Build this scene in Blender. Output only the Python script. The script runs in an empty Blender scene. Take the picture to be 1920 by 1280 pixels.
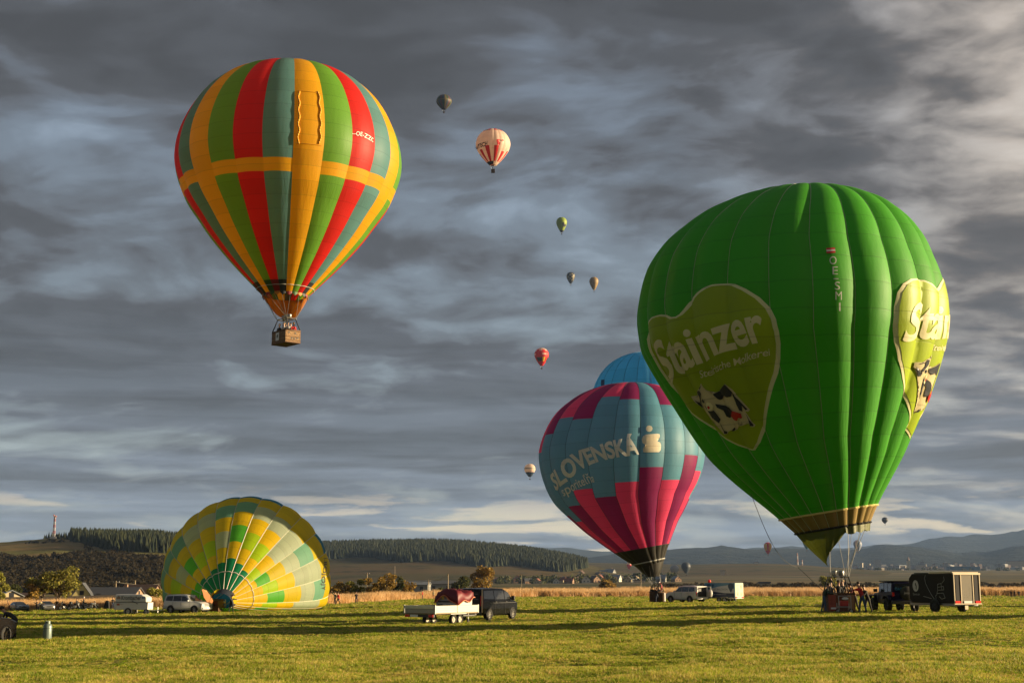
import bpy, bmesh, math, random
from mathutils import Vector, Matrix, Quaternion, noise
from mathutils.bvhtree import BVHTree
R = math.radians
PI = math.pi
rnd = random.Random(7)
scn = bpy.context.scene
COL = scn.collection

# ------------------------------------------------------------------ camera
F = 2560.0
PITCH = math.atan(450 / F)
EYE = Vector((0, 0, 1.7))
cd = bpy.data.cameras.new('camera')
cam = bpy.data.objects.new('camera', cd)
COL.objects.link(cam)
cam.location = EYE
cam.rotation_euler = (PI / 2 + PITCH, 0, 0)
cd.sensor_width = 36
cd.lens = 48
cd.clip_start = 0.3
cd.clip_end = 60000
scn.camera = cam
CAMROT = cam.rotation_euler.to_matrix()

# ------------------------------------------------------------------ sun, exposure
SUN_AZ, SUN_EL = 89.0, 9.5
S = Vector((math.sin(R(SUN_AZ)) * math.cos(R(SUN_EL)), math.cos(R(SUN_AZ)) * math.cos(R(SUN_EL)), math.sin(R(SUN_EL))))
ld = bpy.data.lights.new('sun', 'SUN')
ld.energy = 5.0
ld.angle = R(0.5)
ld.color = (1.0, 0.77, 0.46)
sun = bpy.data.objects.new('sun', ld)
COL.objects.link(sun)
sun.rotation_euler = S.to_track_quat('Z', 'Y').to_euler()
scn.view_settings.view_transform = 'Standard'
scn.view_settings.look = 'None'
scn.view_settings.gamma = 1
scn.view_settings.use_curve_mapping = False
scn.view_settings.exposure = 1.4
scn.render.engine = 'CYCLES'
try:
    scn.cycles.volume_bounces = 0
    scn.cycles.max_bounces = 6
    scn.cycles.transparent_max_bounces = 8
    scn.cycles.volume_max_steps = 64
except Exception:
    pass

# ------------------------------------------------------------------ node helper
class NT:
    def __init__(s, tree):
        s.t = tree
        tree.nodes.clear()
    def n(s, typ, ins=None, **kw):
        nd = s.t.nodes.new(typ)
        for k, v in kw.items():
            setattr(nd, k, v)
        if ins:
            for k, v in ins.items():
                sk = nd.inputs[k]
                if isinstance(v, bpy.types.NodeSocket):
                    s.t.links.new(v, sk)
                else:
                    sk.default_value = v
        return nd
    def m(s, op, a, b=0.0, c=None, clamp=False):
        ins = {0: a, 1: b}
        if c is not None:
            ins[2] = c
        return s.n('ShaderNodeMath', ins, operation=op, use_clamp=clamp).outputs[0]
    def vm(s, op, a, b=(0, 0, 0)):
        return s.n('ShaderNodeVectorMath', {0: a, 1: b}, operation=op).outputs[0]
    def ramp(s, fac, stops, interp='LINEAR'):
        nd = s.n('ShaderNodeValToRGB', {0: fac})
        cr = nd.color_ramp
        cr.interpolation = interp
        while len(cr.elements) < len(stops):
            cr.elements.new(0.5)
        for e, (p, c) in zip(cr.elements, stops):
            e.position = p
            if isinstance(c, (int, float)):
                c = (c, c, c)
            e.color = (*c, 1)
        return nd.outputs[0]
    def mix(s, f, a, b, mode='MIX'):
        nd = s.t.nodes.new('ShaderNodeMix')
        nd.data_type = 'RGBA'
        nd.blend_type = mode
        for idx, v in ((0, f), (6, a), (7, b)):
            if isinstance(v, bpy.types.NodeSocket):
                s.t.links.new(v, nd.inputs[idx])
            else:
                nd.inputs[idx].default_value = v if idx == 0 else (*v[:3], 1)
        return nd.outputs[2]
    def noise(s, vec, scale, detail=4, rough=0.55, dist=0.0, lac=2.0):
        return s.n('ShaderNodeTexNoise', {'Vector': vec, 'Scale': scale, 'Detail': detail, 'Roughness': rough,
                                         'Distortion': dist, 'Lacunarity': lac}).outputs[0]

# ------------------------------------------------------------------ sky: dark cloud deck over a Nishita sky
SKYOFF = (1.3, 0.4, 0.0)
SKYK = 0.34
w = bpy.data.worlds.new('World')
scn.world = w
w.use_nodes = True
k = NT(w.node_tree)
tc = k.n('ShaderNodeTexCoord').outputs['Generated']
sep = k.n('ShaderNodeSeparateXYZ', {0: tc})
X_, Y_, Z_ = sep.outputs
zc = k.m('MAXIMUM', Z_, 0.0)
zd = k.m('ADD', zc, 0.21)
px_ = k.m('DIVIDE', X_, zd)
py_ = k.m('DIVIDE', Y_, zd)
P = k.n('ShaderNodeCombineXYZ', {0: px_, 1: k.m('MULTIPLY', py_, 1.25), 2: 3.7}).outputs[0]
P = k.vm('ADD', P, SKYOFF)
def wnoise(vec, scale, amt, detail=2.0):
    wq = k.n('ShaderNodeTexNoise', {'Vector': vec, 'Scale': scale, 'Detail': detail}).outputs['Color']
    c0 = k.vm('SUBTRACT', wq, (0.5, 0.5, 0.5))
    sc = k.n('ShaderNodeVectorMath', {0: c0}, operation='SCALE'); sc.inputs['Scale'].default_value = amt
    return k.vm('ADD', vec, sc.outputs[0])
P2 = wnoise(wnoise(P, 0.7, 0.55), 3.5, 0.14)
nbig = k.noise(P2, 0.80, 2, 0.5)
nmid = k.noise(P2, 2.3, 9, 0.54)
P3 = k.vm('ADD', P2, (0.09, -0.10, 0.0))
nmid2 = k.noise(P3, 2.3, 7, 0.52)
rel = k.m('SUBTRACT', nmid, nmid2)
# rounded lumps on the underside of the deck
PB = wnoise(P2, 2.2, 0.30)
lum = k.noise(PB, 6.0, 5, 0.5)
lum2 = k.noise(k.vm('ADD', PB, (0.05, -0.04, 0.0)), 6.0, 3, 0.5)
lrel = k.m('SUBTRACT', lum, lum2)
dens = k.m('ADD', k.m('MULTIPLY', nbig, 0.50), k.m('MULTIPLY', nmid, 0.50))
dens = k.m('ADD', dens, k.m('MULTIPLY', rel, 0.42))
dens = k.m('ADD', dens, k.m('MULTIPLY', lrel, 0.22))
dens = k.m('ADD', dens, k.m('MULTIPLY', k.m('SUBTRACT', lum, 0.5), 0.10))
cl = k.ramp(dens, [(0.37, (0.076, 0.079, 0.088)), (0.47, (0.100, 0.106, 0.120)), (0.555, (0.138, 0.149, 0.174)),
                   (0.63, (0.185, 0.206, 0.250)), (0.75, (0.31, 0.35, 0.43))], 'EASE')
# sun side of the deck is warmer and paler
sd = k.n('ShaderNodeVectorMath', {0: tc, 1: tuple(S)}, operation='DOT_PRODUCT').outputs['Value']
glow = k.ramp(sd, [(0.18, 0.0), (0.29, 0.20), (0.40, 0.95), (0.75, 1.0)])
gl = k.m('MULTIPLY', glow, k.ramp(dens, [(0.42, 0.30), (0.60, 1.0)]))
cl = k.mix(k.m('MULTIPLY', gl, 0.85), cl, k.mix(k.ramp(dens, [(.46, 0), (.68, 1)]), (0.25, 0.22, 0.20), (0.98, 0.80, 0.62)))
# layered, paler cloud and sunlit breaks low over the hills
PS = k.n('ShaderNodeCombineXYZ', {0: k.m('MULTIPLY', X_, 8.0), 1: k.m('MULTIPLY', Z_, 62.0), 2: 1.7}).outputs[0]
PS = wnoise(PS, 0.7, 0.9)
st = k.noise(PS, 1.0, 7, 0.58)
stm = k.ramp(st, [(0.53, 0.0), (0.575, 0.7), (0.62, 1.0)])
band = k.ramp(Z_, [(0.004, 0.3), (0.020, 1.0), (0.042, 0.95), (0.070, 0.0)])
PS2 = k.noise(k.vm('MULTIPLY', PS, (0.45, 1.0, 1.0)), 1.0, 6, 0.6)
pale = k.ramp(PS2, [(0.38, 0.10), (0.64, 1.0)])
lowband = k.ramp(Z_, [(0.0, 0.85), (0.04, 0.75), (0.11, 0.35), (0.20, 0.0)])
cl = k.mix(k.m('MULTIPLY', lowband, pale), cl, (0.36, 0.43, 0.53))
cl = k.mix(k.m('MULTIPLY', k.m('MULTIPLY', stm, band), 0.72), cl, (1.25, 0.98, 0.58))
bg1 = k.n('ShaderNodeBackground', {'Color': cl, 'Strength': SKYK}).outputs[0]
sky = k.n('ShaderNodeTexSky', sky_type='NISHITA')
sky.sun_disc = False
sky.sun_elevation = R(SUN_EL)
sky.sun_rotation = R(SUN_AZ)
bg2 = k.n('ShaderNodeBackground', {'Color': sky.outputs[0], 'Strength': 0.08}).outputs[0]
gap = k.ramp(dens, [(0.50, 0.0), (0.75, 0.35)])
ms = k.n('ShaderNodeMixShader', {0: gap, 1: bg1, 2: bg2}).outputs[0]
k.n('ShaderNodeOutputWorld', {0: ms})

# ------------------------------------------------------------------ pixel helpers (1920x1280 photograph)
def ray(px, py):
    d = CAMROT @ Vector(((px - 960) / F, (640 - py) / F, -1))
    return d.normalized()
def at(px, py, Y):
    d = ray(px, py)
    return EYE + d * (Y / d.y)
def ss(a, b, x):
    t = min(1, max(0, (x - a) / (b - a)))
    return t * t * (3 - 2 * t)
def lerp(a, b, t):
    return a + (b - a) * t
def interp(tab, x):
    if x <= tab[0][0]:
        return tab[0][1]
    for (x0, y0), (x1, y1) in zip(tab, tab[1:]):
        if x <= x1:
            return lerp(y0, y1, (x - x0) / (x1 - x0))
    return tab[-1][1]

# ------------------------------------------------------------------ ground height
GP = [-500, 0, 480, 960, 1440, 1920, 2400]
GY = [20, 56, 80, 140, 190, 350, 600, 1000, 2000, 4500, 7000, 12000, 20000]
GT = [[-.3, -.3, -.2, -.1, 0, .05, .1], [-.8, -.7, -.5, -.4, -.1, 0.05, .1], [-1., -.75, -.7, -.55, -.1, 0, 0],
      [-2., -1.75, -1.35, -.7, -.4, -.5, -.5], [-3.2, -2.6, -1.7, -.9, -.9, -1., -1], [-4, -3.4, -2.6, -1.9, -2.0, -2.1, -2.1],
      [-4.5, -4, -3, -1.6, -1.3, -1.3, -1.3], [-5, -5, -3.5, -1.4, -1, -1, -1], [-6, -6, -3, 0, 5, 5, 5], [10, 10, 15, 26, 38, 36, 36],
      [30, 30, 40, 50, 60, 60, 60], [80] * 7, [120] * 7]
def ground(x, y):
    yy = max(y, 20.0)
    p = min(max(960 + F * x / yy, GP[0]), GP[-1] - .001)
    i = 0
    while GP[i + 1] <= p: i += 1
    u = (p - GP[i]) / (GP[i + 1] - GP[i])
    yy = min(yy, GY[-1] - 1)
    j = 0
    while GY[j + 1] <= yy: j += 1
    v = math.log(yy / GY[j]) / math.log(GY[j + 1] / GY[j])
    u = lerp(u, u * u * (3 - 2 * u), .6); v = lerp(v, v * v * (3 - 2 * v), .4)
    a = lerp(GT[j][i], GT[j][i + 1], u); b = lerp(GT[j + 1][i], GT[j + 1][i + 1], u)
    z = lerp(a, b, v)
    z += .10 * noise.noise(Vector((x * .045, y * .045, 3))) + .03 * noise.noise(Vector((x * .3, y * .3, 5)))
    if y > 500:
        z += min(6, (y - 500) * .0012) * noise.noise(Vector((x * .0025, y * .0025, 9)))
    return z
def foot(px, Y):
    x = (px - 960) / F * Y
    # keep the pixel column under the pitched lens
    for _ in range(3):
        z = ground(x, Y)
        v = CAMROT.transposed() @ (Vector((x, Y, z)) - EYE)
        x += ((px - 960) / F - v.x / -v.z) * -v.z
    return Vector((x, Y, ground(x, Y)))
def proj(p):
    v = CAMROT.transposed() @ (Vector(p) - EYE)
    return (960 + F * v.x / -v.z, 640 - F * v.y / -v.z)

# ------------------------------------------------------------------ mesh builder
class MB:
    def __init__(s, off=None):
        s.v = []; s.f = []; s.mi = []; s.cur = 0; s.off = Vector(off) if off is not None else Vector((0, 0, 0)); s.M = None
    def add(s, vs, fs):
        b = len(s.v)
        for p in vs:
            p = Vector(p)
            if s.M is not None: p = s.M @ p
            s.v.append(p - s.off)
        for f in fs:
            s.f.append([b + i for i in f]); s.mi.append(s.cur)
        return s
    def box(s, c, d, rz=0, taper=1.0, rx=0, ry=0):
        cx, cy, cz = c; hx, hy, hz = d[0] / 2, d[1] / 2, d[2] / 2
        M = Matrix.Rotation(rz, 3, 'Z') @ Matrix.Rotation(ry, 3, 'Y') @ Matrix.Rotation(rx, 3, 'X')
        vs = []
        for z, t in ((-hz, 1), (hz, taper)):
            for x, y in ((-hx, -hy), (hx, -hy), (hx, hy), (-hx, hy)):
                vs.append(Vector((cx, cy, cz)) + M @ Vector((x * t, y * t, z)))
        return s.add(vs, [(3, 2, 1, 0), (4, 5, 6, 7), (0, 1, 5, 4), (1, 2, 6, 5), (2, 3, 7, 6), (3, 0, 4, 7)])
    def tube(s, p0, p1, r0, r1=None, n=6, caps=True):
        if r1 is None: r1 = r0
        p0 = Vector(p0); p1 = Vector(p1); d = p1 - p0
        if d.length < 1e-6: return s
        q = d.to_track_quat('Z', 'Y'); vs = []
        for p, r in ((p0, r0), (p1, r1)):
            for i in range(n):
                a = 2 * PI * i / n
                vs.append(p + q @ Vector((r * math.cos(a), r * math.sin(a), 0)))
        fs = [(i, (i + 1) % n, n + (i + 1) % n, n + i) for i in range(n)]
        if caps: fs += [tuple(range(n - 1, -1, -1)), tuple(range(n, 2 * n))]
        return s.add(vs, fs)
    def path(s, pts, r, n=5):
        for a, b in zip(pts, pts[1:]): s.tube(a, b, r, r, n)
        return s
    def prism(s, poly, a, b, axis='y'):
        n = len(poly); vs = []
        for t in (a, b):
            for (u, v) in poly:
                vs.append({'y': (u, t, v), 'x': (t, u, v), 'z': (u, v, t)}[axis])
        fs = [tuple(range(n)), tuple(range(2 * n - 1, n - 1, -1))]
        fs += [(i, n + i, n + (i + 1) % n, (i + 1) % n) for i in range(n)]
        return s.add(vs, fs)
    def ball(s, c, r, seg=10, rings=6):
        if not isinstance(r, (tuple, list)): r = (r, r, r)
        vs = [(c[0], c[1], c[2] + r[2])]; fs = []
        for j in range(1, rings):
            a = PI * j / rings
            for i in range(seg):
                b = 2 * PI * i / seg
                vs.append((c[0] + r[0] * math.sin(a) * math.cos(b), c[1] + r[1] * math.sin(a) * math.sin(b), c[2] + r[2] * math.cos(a)))
        vs.append((c[0], c[1], c[2] - r[2])); L = len(vs) - 1
        for i in range(seg):
            i2 = (i + 1) % seg
            fs.append((0, 1 + i, 1 + i2)); fs.append((L, 1 + (rings - 2) * seg + i2, 1 + (rings - 2) * seg + i))
            for j in range(rings - 2):
                a = 1 + j * seg
                fs.append((a + i, a + seg + i, a + seg + i2, a + i2))
        return s.add(vs, fs)
    def lathe(s, prof, n=16, c=(0, 0, 0)):
        vs = []; fs = []
        for (r, z) in prof:
            for i in range(n):
                a = 2 * PI * i / n
                vs.append((c[0] + r * math.cos(a), c[1] + r * math.sin(a), c[2] + z))
        for j in range(len(prof) - 1):
            for i in range(n):
                i2 = (i + 1) % n
                fs.append((j * n + i, j * n + i2, (j + 1) * n + i2, (j + 1) * n + i))
        fs.append(tuple(range(n - 1, -1, -1))); fs.append(tuple(range((len(prof) - 1) * n, len(prof) * n)))
        return s.add(vs, fs)
    def mesh(s, name, mats, smooth=False, fixn=True):
        me = bpy.data.meshes.new(name)
        me.from_pydata([tuple(v) for v in s.v], [], s.f)
        if not isinstance(mats, (list, tuple)): mats = [mats]
        for m in mats: me.materials.append(m)
        if len(mats) > 1: me.polygons.foreach_set('material_index', s.mi)
        if fixn:
            bm = bmesh.new(); bm.from_mesh(me); bmesh.ops.recalc_face_normals(bm, faces=bm.faces); bm.to_mesh(me); bm.free()
        if smooth: me.polygons.foreach_set('use_smooth', [True] * len(me.polygons))
        me.update()
        return me
    def build(s, name, mats, parent=None, smooth=False, bevel=0, fixn=True):
        o = bpy.data.objects.new(name, s.mesh(name, mats, smooth, fixn)); COL.objects.link(o)
        if parent is not None: o.parent = parent
        if bevel:
            b = o.modifiers.new('bevel', 'BEVEL'); b.width = bevel; b.segments = 2; b.limit_method = 'ANGLE'; b.angle_limit = R(40)
        return o

def tag(o, label=None, cat=None, group=None, kind=None):
    if label: o['label'] = label
    if cat: o['category'] = cat
    if group: o['group'] = group
    if kind: o['kind'] = kind
    return o
def thing(name, label, cat, loc, rz=0, group=None):
    o = bpy.data.objects.new(name, None); COL.objects.link(o)
    o.empty_display_size = .3
    o.location = loc; o.rotation_euler = (0, 0, rz)
    return tag(o, label, cat, group)
def dup(root, loc, rz, label, group=None, scale=None):
    def cp(o, par):
        c = o.copy(); COL.objects.link(c)
        if par is not None: c.parent = par
        for ch in o.children: cp(ch, c)
        return c
    r = cp(root, None); r.location = loc; r.rotation_euler = (0, 0, rz)
    if scale: r.scale = scale
    r['label'] = label
    if group: r['group'] = group
    return r

# ------------------------------------------------------------------ materials
MATS = {}
def mat(name, col, rough=0.6, metal=0.0, var=0.08, vs=3.0, spec=0.5, bump=0.0, bs=20.0, coat=0.0, emit=None):
    if name in MATS: return MATS[name]
    m = bpy.data.materials.new(name); m.use_nodes = True
    k = NT(m.node_tree)
    tcn = k.n('ShaderNodeTexCoord').outputs['Object']
    nz = k.noise(tcn, vs, 5, 0.6)
    c = k.mix(nz, tuple(max(0, x * (1 - 2 * var)) for x in col), tuple(min(1, x * (1 + 2 * var)) for x in col))
    ins = {'Base Color': c, 'Roughness': rough, 'Metallic': metal, 'Specular IOR Level': spec, 'Coat Weight': coat}
    if emit: ins['Emission Color'] = (*emit[:3], 1); ins['Emission Strength'] = emit[3]
    if bump:
        ins['Normal'] = k.n('ShaderNodeBump', {'Strength': bump, 'Distance': 0.02, 'Height': k.noise(tcn, bs, 4, 0.6)}).outputs[0]
    b = k.n('ShaderNodeBsdfPrincipled', ins)
    k.n('ShaderNodeOutputMaterial', {0: b.outputs[0]})
    MATS[name] = m
    return m
def glassm(name='window_glass', col=(0.02, 0.025, 0.03)):
    return mat(name, col, rough=0.06, var=0.02, spec=0.9)
def fabric(name, col, trans=0.50, rough=0.55, opaque=False, sheen=0.45):
    """ripstop nylon: lets part of the light through, faint sewn panel lines along v, light wrinkles"""
    if name in MATS: return MATS[name]
    m = bpy.data.materials.new(name); m.use_nodes = True
    k = NT(m.node_tree)
    uv = k.n('ShaderNodeUVMap', uv_map='UVMap').outputs[0]
    sp = k.n('ShaderNodeSeparateXYZ', {0: uv}); U, V = sp.outputs[0], sp.outputs[1]
    fr = k.m('FRACT', V)
    line = k.ramp(k.m('ABSOLUTE', k.m('SUBTRACT', fr, 0.5)), [(0.47, 0.0), (0.492, 1.0)])
    oi = k.n('ShaderNodeObjectInfo').outputs['Random']
    wn = k.n('ShaderNodeTexWhiteNoise', {'Vector': k.n('ShaderNodeCombineXYZ', {0: k.m('FLOOR', V), 1: oi}).outputs[0]}, noise_dimensions='2D').outputs[0]
    c = k.mix(wn, tuple(x * .93 for x in col), tuple(min(1, x * 1.06) for x in col))
    c = k.mix(k.m('MULTIPLY', line, 0.38), c, tuple(x * .35 for x in col))
    tcn = k.n('ShaderNodeTexCoord').outputs['Object']
    c = k.mix(k.noise(tcn, 0.35, 4, 0.6), k.mix(0.12, c, (0, 0, 0)), c)
    wr = k.noise(k.vm('MULTIPLY', tcn, (1.0, 1.0, 0.35)), 1.6, 5, 0.6, 0.6)
    wr2 = k.noise(k.n('ShaderNodeCombineXYZ', {0: k.m('MULTIPLY', U, 5.0), 1: k.m('MULTIPLY', V, 0.7), 2: oi}).outputs[0], 1.0, 3, 0.5)
    h = k.m('ADD', k.m('MULTIPLY', wr, 0.6), k.m('MULTIPLY', wr2, 0.5))
    pk = k.noise(k.n('ShaderNodeCombineXYZ', {0: k.m('MULTIPLY', U, 16.0), 1: k.m('MULTIPLY', V, 0.9), 2: oi}).outputs[0], 1.0, 4, 0.6)
    h = k.m('ADD', h, k.m('MULTIPLY', k.m('MULTIPLY', pk, k.ramp(k.m('DIVIDE', V, 20.0), [(0.60, 0.0), (0.74, 1.0), (0.84, 0.35), (1.0, 0.2)])), 0.9))
    h = k.m('SUBTRACT', h, k.m('MULTIPLY', line, 0.14))
    nb = k.n('ShaderNodeBump', {'Strength': 0.30, 'Distance': 0.10, 'Height': h}).outputs[0]
    p = k.n('ShaderNodeBsdfPrincipled', {'Base Color': c, 'Roughness': rough, 'Specular IOR Level': sheen, 'Normal': nb}).outputs[0]
    if opaque:
        k.n('ShaderNodeOutputMaterial', {0: p})
    else:
        t = k.n('ShaderNodeBsdfTranslucent', {'Color': k.mix(0.25, c, tuple(min(1, x * 1.5) for x in col)), 'Normal': nb}).outputs[0]
        mx = k.n('ShaderNodeMixShader', {0: trans, 1: p, 2: t}).outputs[0]
        k.n('ShaderNodeOutputMaterial', {0: mx})
    MATS[name] = m
    return m

TYRE = mat('tyre_rubber', (0.018, 0.018, 0.018), 0.85)
RIM = mat('alloy_rim', (0.42, 0.42, 0.42), 0.35, 0.8)
GLASS = glassm()
BLACKP = mat('black_plastic', (0.02, 0.02, 0.021), 0.55)
STEEL = mat('bare_steel', (0.38, 0.38, 0.37), 0.4, 0.85)
REDL = mat('red_lamp', (0.55, 0.02, 0.015), 0.25)
HEADL = mat('headlamp_glass', (0.55, 0.57, 0.58), 0.12, 0.3)
WHITEP = mat('white_paint', (0.72, 0.72, 0.70), 0.28, coat=0.2, var=0.03)
PLATE = mat('plate_white', (0.7, 0.7, 0.68), 0.4)
SKIN = mat('skin', (0.45, 0.26, 0.18), 0.55)
HAIR = mat('hair_dark', (0.035, 0.022, 0.015), 0.7)
HAIRB = mat('hair_fair', (0.30, 0.20, 0.10), 0.7)
# ================================================================== SETTING: ground
def ground_mat():
    m = bpy.data.materials.new('meadow_ground'); m.use_nodes = True
    k = NT(m.node_tree)
    pos = k.n('ShaderNodeNewGeometry').outputs['Position']
    sp = k.n('ShaderNodeSeparateXYZ', {0: pos}); Y = sp.outputs[1]
    n1 = k.noise(pos, 0.22, 6, 0.6); n2 = k.noise(pos, 2.6, 5, 0.65)
    near = k.mix(k.ramp(n1, [(0.40, 0), (0.62, 1)]), (0.075, 0.105, 0.010), (0.19, 0.18, 0.030))
    near = k.mix(k.ramp(n2, [(0.50, 0), (0.72, 0.8)]), near, (0.28, 0.21, 0.075))
    # far plain: strips of stubble, pasture and ploughed land
    fp = k.vm('MULTIPLY', pos, (0.0009, 0.0052, 0.0))
    f1 = k.noise(fp, 1.0, 3, 0.45, 0.4)
    far = k.ramp(f1, [(0.30, (0.055, 0.075, 0.025)), (0.42, (0.17, 0.125, 0.06)), (0.47, (0.055, 0.065, 0.025)),
                      (0.54, (0.21, 0.15, 0.07)), (0.60, (0.09, 0.10, 0.035)), (0.68, (0.15, 0.10, 0.05))], 'EASE')
    far = k.mix(k.ramp(k.noise(k.vm('MULTIPLY', pos, (0.004, 0.02, 0)), 1.0, 6, 0.6), [(0.50, 0), (0.64, 1)]), far, (0.035, 0.042, 0.018))
    t = k.n('ShaderNodeMapRange', {'Value': Y, 'From Min': 420, 'From Max': 640}).outputs[0]
    c = k.mix(t, near, far)
    bp = k.n('ShaderNodeBump', {'Strength': 0.8, 'Distance': 0.12, 'Height': k.noise(pos, 3.0, 6, 0.7)}).outputs[0]
    p = k.n('ShaderNodeBsdfPrincipled', {'Base Color': c, 'Roughness': 0.95, 'Specular IOR Level': 0.1, 'Normal': bp}).outputs[0]
    k.n('ShaderNodeOutputMaterial', {0: p})
    return m
def sinhs(a, b, n, s):
    lo = math.asinh(a / s); hi = math.asinh(b / s)
    return [s * math.sinh(lerp(lo, hi, i / (n - 1))) for i in range(n)]
xs = sinhs(-9000, 9000, 190, 30); ys = sinhs(-400, 15000, 230, 40)
g = MB(); NX = len(xs)
g.v = [Vector((x, y, ground(x, y))) for y in ys for x in xs]
g.f = [(j * NX + i, j * NX + i + 1, (j + 1) * NX + i + 1, (j + 1) * NX + i) for j in range(len(ys) - 1) for i in range(NX - 1)]
g.mi = [0] * len(g.f)
tag(g.build('ground', ground_mat(), smooth=True, fixn=False), kind='structure')

# ================================================================== hills
def land_mat(name, ca, cb, cc, sc, rough=0.95, sx=1.0, sy=1.0, bump=0.6, bd=3.0):
    m = bpy.data.materials.new(name); m.use_nodes = True
    k = NT(m.node_tree)
    pos = k.n('ShaderNodeNewGeometry').outputs['Position']
    q = k.vm('MULTIPLY', pos, (sx, sy, 1.0))
    n1 = k.noise(q, sc, 5, 0.6, 0.3); n2 = k.noise(pos, sc * 7, 5, 0.65)
    c = k.mix(k.ramp(n1, [(0.42, 0), (0.58, 1)]), ca, cb)
    c = k.mix(k.ramp(n2, [(0.52, 0), (0.66, 0.85)]), c, cc)
    bp = k.n('ShaderNodeBump', {'Strength': bump, 'Distance': bd, 'Height': n2}).outputs[0]
    p = k.n('ShaderNodeBsdfPrincipled', {'Base Color': c, 'Roughness': rough, 'Specular IOR Level': 0.05, 'Normal': bp}).outputs[0]
    k.n('ShaderNodeOutputMaterial', {0: p}); return m
FIELD = land_mat('dry_pasture', (0.24, 0.165, 0.065), (0.16, 0.15, 0.045), (0.09, 0.075, 0.03), 0.006, sx=.5, sy=2.0)
FIELDG = land_mat('cloud_shade_green_pasture', (0.075, 0.070, 0.024), (0.115, 0.080, 0.036), (0.035, 0.038, 0.016), 0.0025, sx=.4, sy=2.5)  # colour lowered to stand in for cloud shade over the hills
WOODM = land_mat('wooded_mountain', (0.014, 0.020, 0.022), (0.024, 0.030, 0.026), (0.042, 0.044, 0.030), 0.0016, bump=1.0, bd=60)
SCRUBG = land_mat('scrub_ground', (0.075, 0.060, 0.030), (0.05, 0.05, 0.022), (0.035, 0.03, 0.015), 0.01, bump=.25)

class Hill:
    def __init__(s, name, ridge, Y0, Y1, Y2, mats, pick=None, rough=0.0, npx=90, nrow=34, power=1.0):
        s.ridge = ridge; s.Y0, s.Y1, s.Y2 = Y0, Y1, Y2; s.rough = rough; s.power = power
        p0, p1 = ridge[0][0], ridge[-1][0]
        mb = MB(); nr = nrow
        for j in range(nr + 1):
            Y = Y0 + (Y2 - Y0) * j / nr
            for i in range(npx + 1):
                p = lerp(p0, p1, i / npx); x = (p - 960) / F * Y
                mb.v.append(Vector((x, Y, s.h(x, Y))))
        for j in range(nr):
            for i in range(npx):
                a = j * (npx + 1) + i
                mb.f.append((a, a + 1, a + npx + 2, a + npx + 1))
                c = (mb.v[a] + mb.v[a + npx + 2]) / 2
                mb.mi.append(pick(960 + F * c.x / c.y, c.y) if pick else 0)
        o = mb.build(name, mats, smooth=True, fixn=False); tag(o, kind='structure')
    def h(s, x, Y):
        p = 960 + F * x / Y
        top = EYE.z + (1090 - interp(s.ridge, p)) * s.Y1 / F * 1.0
        e = ss(s.ridge[0][0], s.ridge[0][0] + 60, p) * (1 - ss(s.ridge[-1][0] - 60, s.ridge[-1][0], p))
        g0 = ground(x, Y) - 3
        if Y <= s.Y1:
            t = (Y - s.Y0) / (s.Y1 - s.Y0); t = max(0, t)
            sh = lerp(t, math.sin(t * PI / 2), .6) ** s.power
        else:
            t = (Y - s.Y1) / (s.Y2 - s.Y1); sh = 1 - ss(0, 1, t)
        z = g0 + (max(top, g0) - g0) * sh * e
        if s.rough:
            z += s.rough * sh * e * noise.fractal(Vector((x, Y, 0)) / (s.Y1 * .035), 1.0, 2.0, 4) * (.4 if Y < s.Y1 else 1)
        return z

# far mountain ranges
Hill('mountain_range', [(760, 1045), (900, 1038), (990, 1031), (1040, 1029), (1080, 1031), (1110, 1033), (1150, 1036), (1230, 1040), (1330, 1032), (1480, 1026), (1560, 1030), (1700, 1022), (1760, 1010), (1830, 1008), (1880, 1002), (1930, 994), (2150, 975), (2300, 990)],
     8800, 11500, 13500, WOODM, rough=42, npx=150, nrow=36)
Hill('mountain_range', [(880, 1052), (1000, 1050), (1100, 1046), (1170, 1038), (1240, 1034), (1300, 1029), (1350, 1027), (1400, 1031), (1470, 1030), (1540, 1033), (1600, 1032), (1650, 1024), (1700, 1026), (1740, 1032), (1790, 1040), (1840, 1038), (1890, 1027), (1950, 1020), (2150, 1010), (2300, 1030)],
     5600, 7600, 8700, WOODM, rough=30, npx=170, nrow=36)
# low pasture slope in the middle distance
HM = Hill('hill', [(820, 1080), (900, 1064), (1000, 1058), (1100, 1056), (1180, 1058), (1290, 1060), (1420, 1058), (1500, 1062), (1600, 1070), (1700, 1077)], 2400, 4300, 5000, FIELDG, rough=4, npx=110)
def pick_left(p, Y):
    x = (p - 960) / F * Y
    return 1 if proj((x, Y, HLh(x, Y)))[1] > 1044 + 4 * math.sin(p / 40) else 0
HLh = None
class _H(Hill):
    def __init__(s, *a, **k):
        global HLh
        HLh = s.h; super().__init__(*a, **k)
HL = _H('hill', [(-700, 1040), (-200, 1024), (0, 1018), (60, 1015), (110, 1012), (150, 1013), (200, 1014), (300, 1016), (350, 1022), (440, 1036), (520, 1062), (600, 1092)], 620, 1550, 2000, [FIELD, SCRUBG], pick_left, rough=3.0, npx=120, nrow=50, power=1.25)
def pick_c(p, Y):
    return 0
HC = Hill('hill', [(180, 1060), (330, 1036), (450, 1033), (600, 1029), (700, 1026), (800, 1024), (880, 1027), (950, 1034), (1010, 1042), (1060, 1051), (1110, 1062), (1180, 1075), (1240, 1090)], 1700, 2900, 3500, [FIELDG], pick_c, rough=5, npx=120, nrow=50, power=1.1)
HC2 = HC

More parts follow.
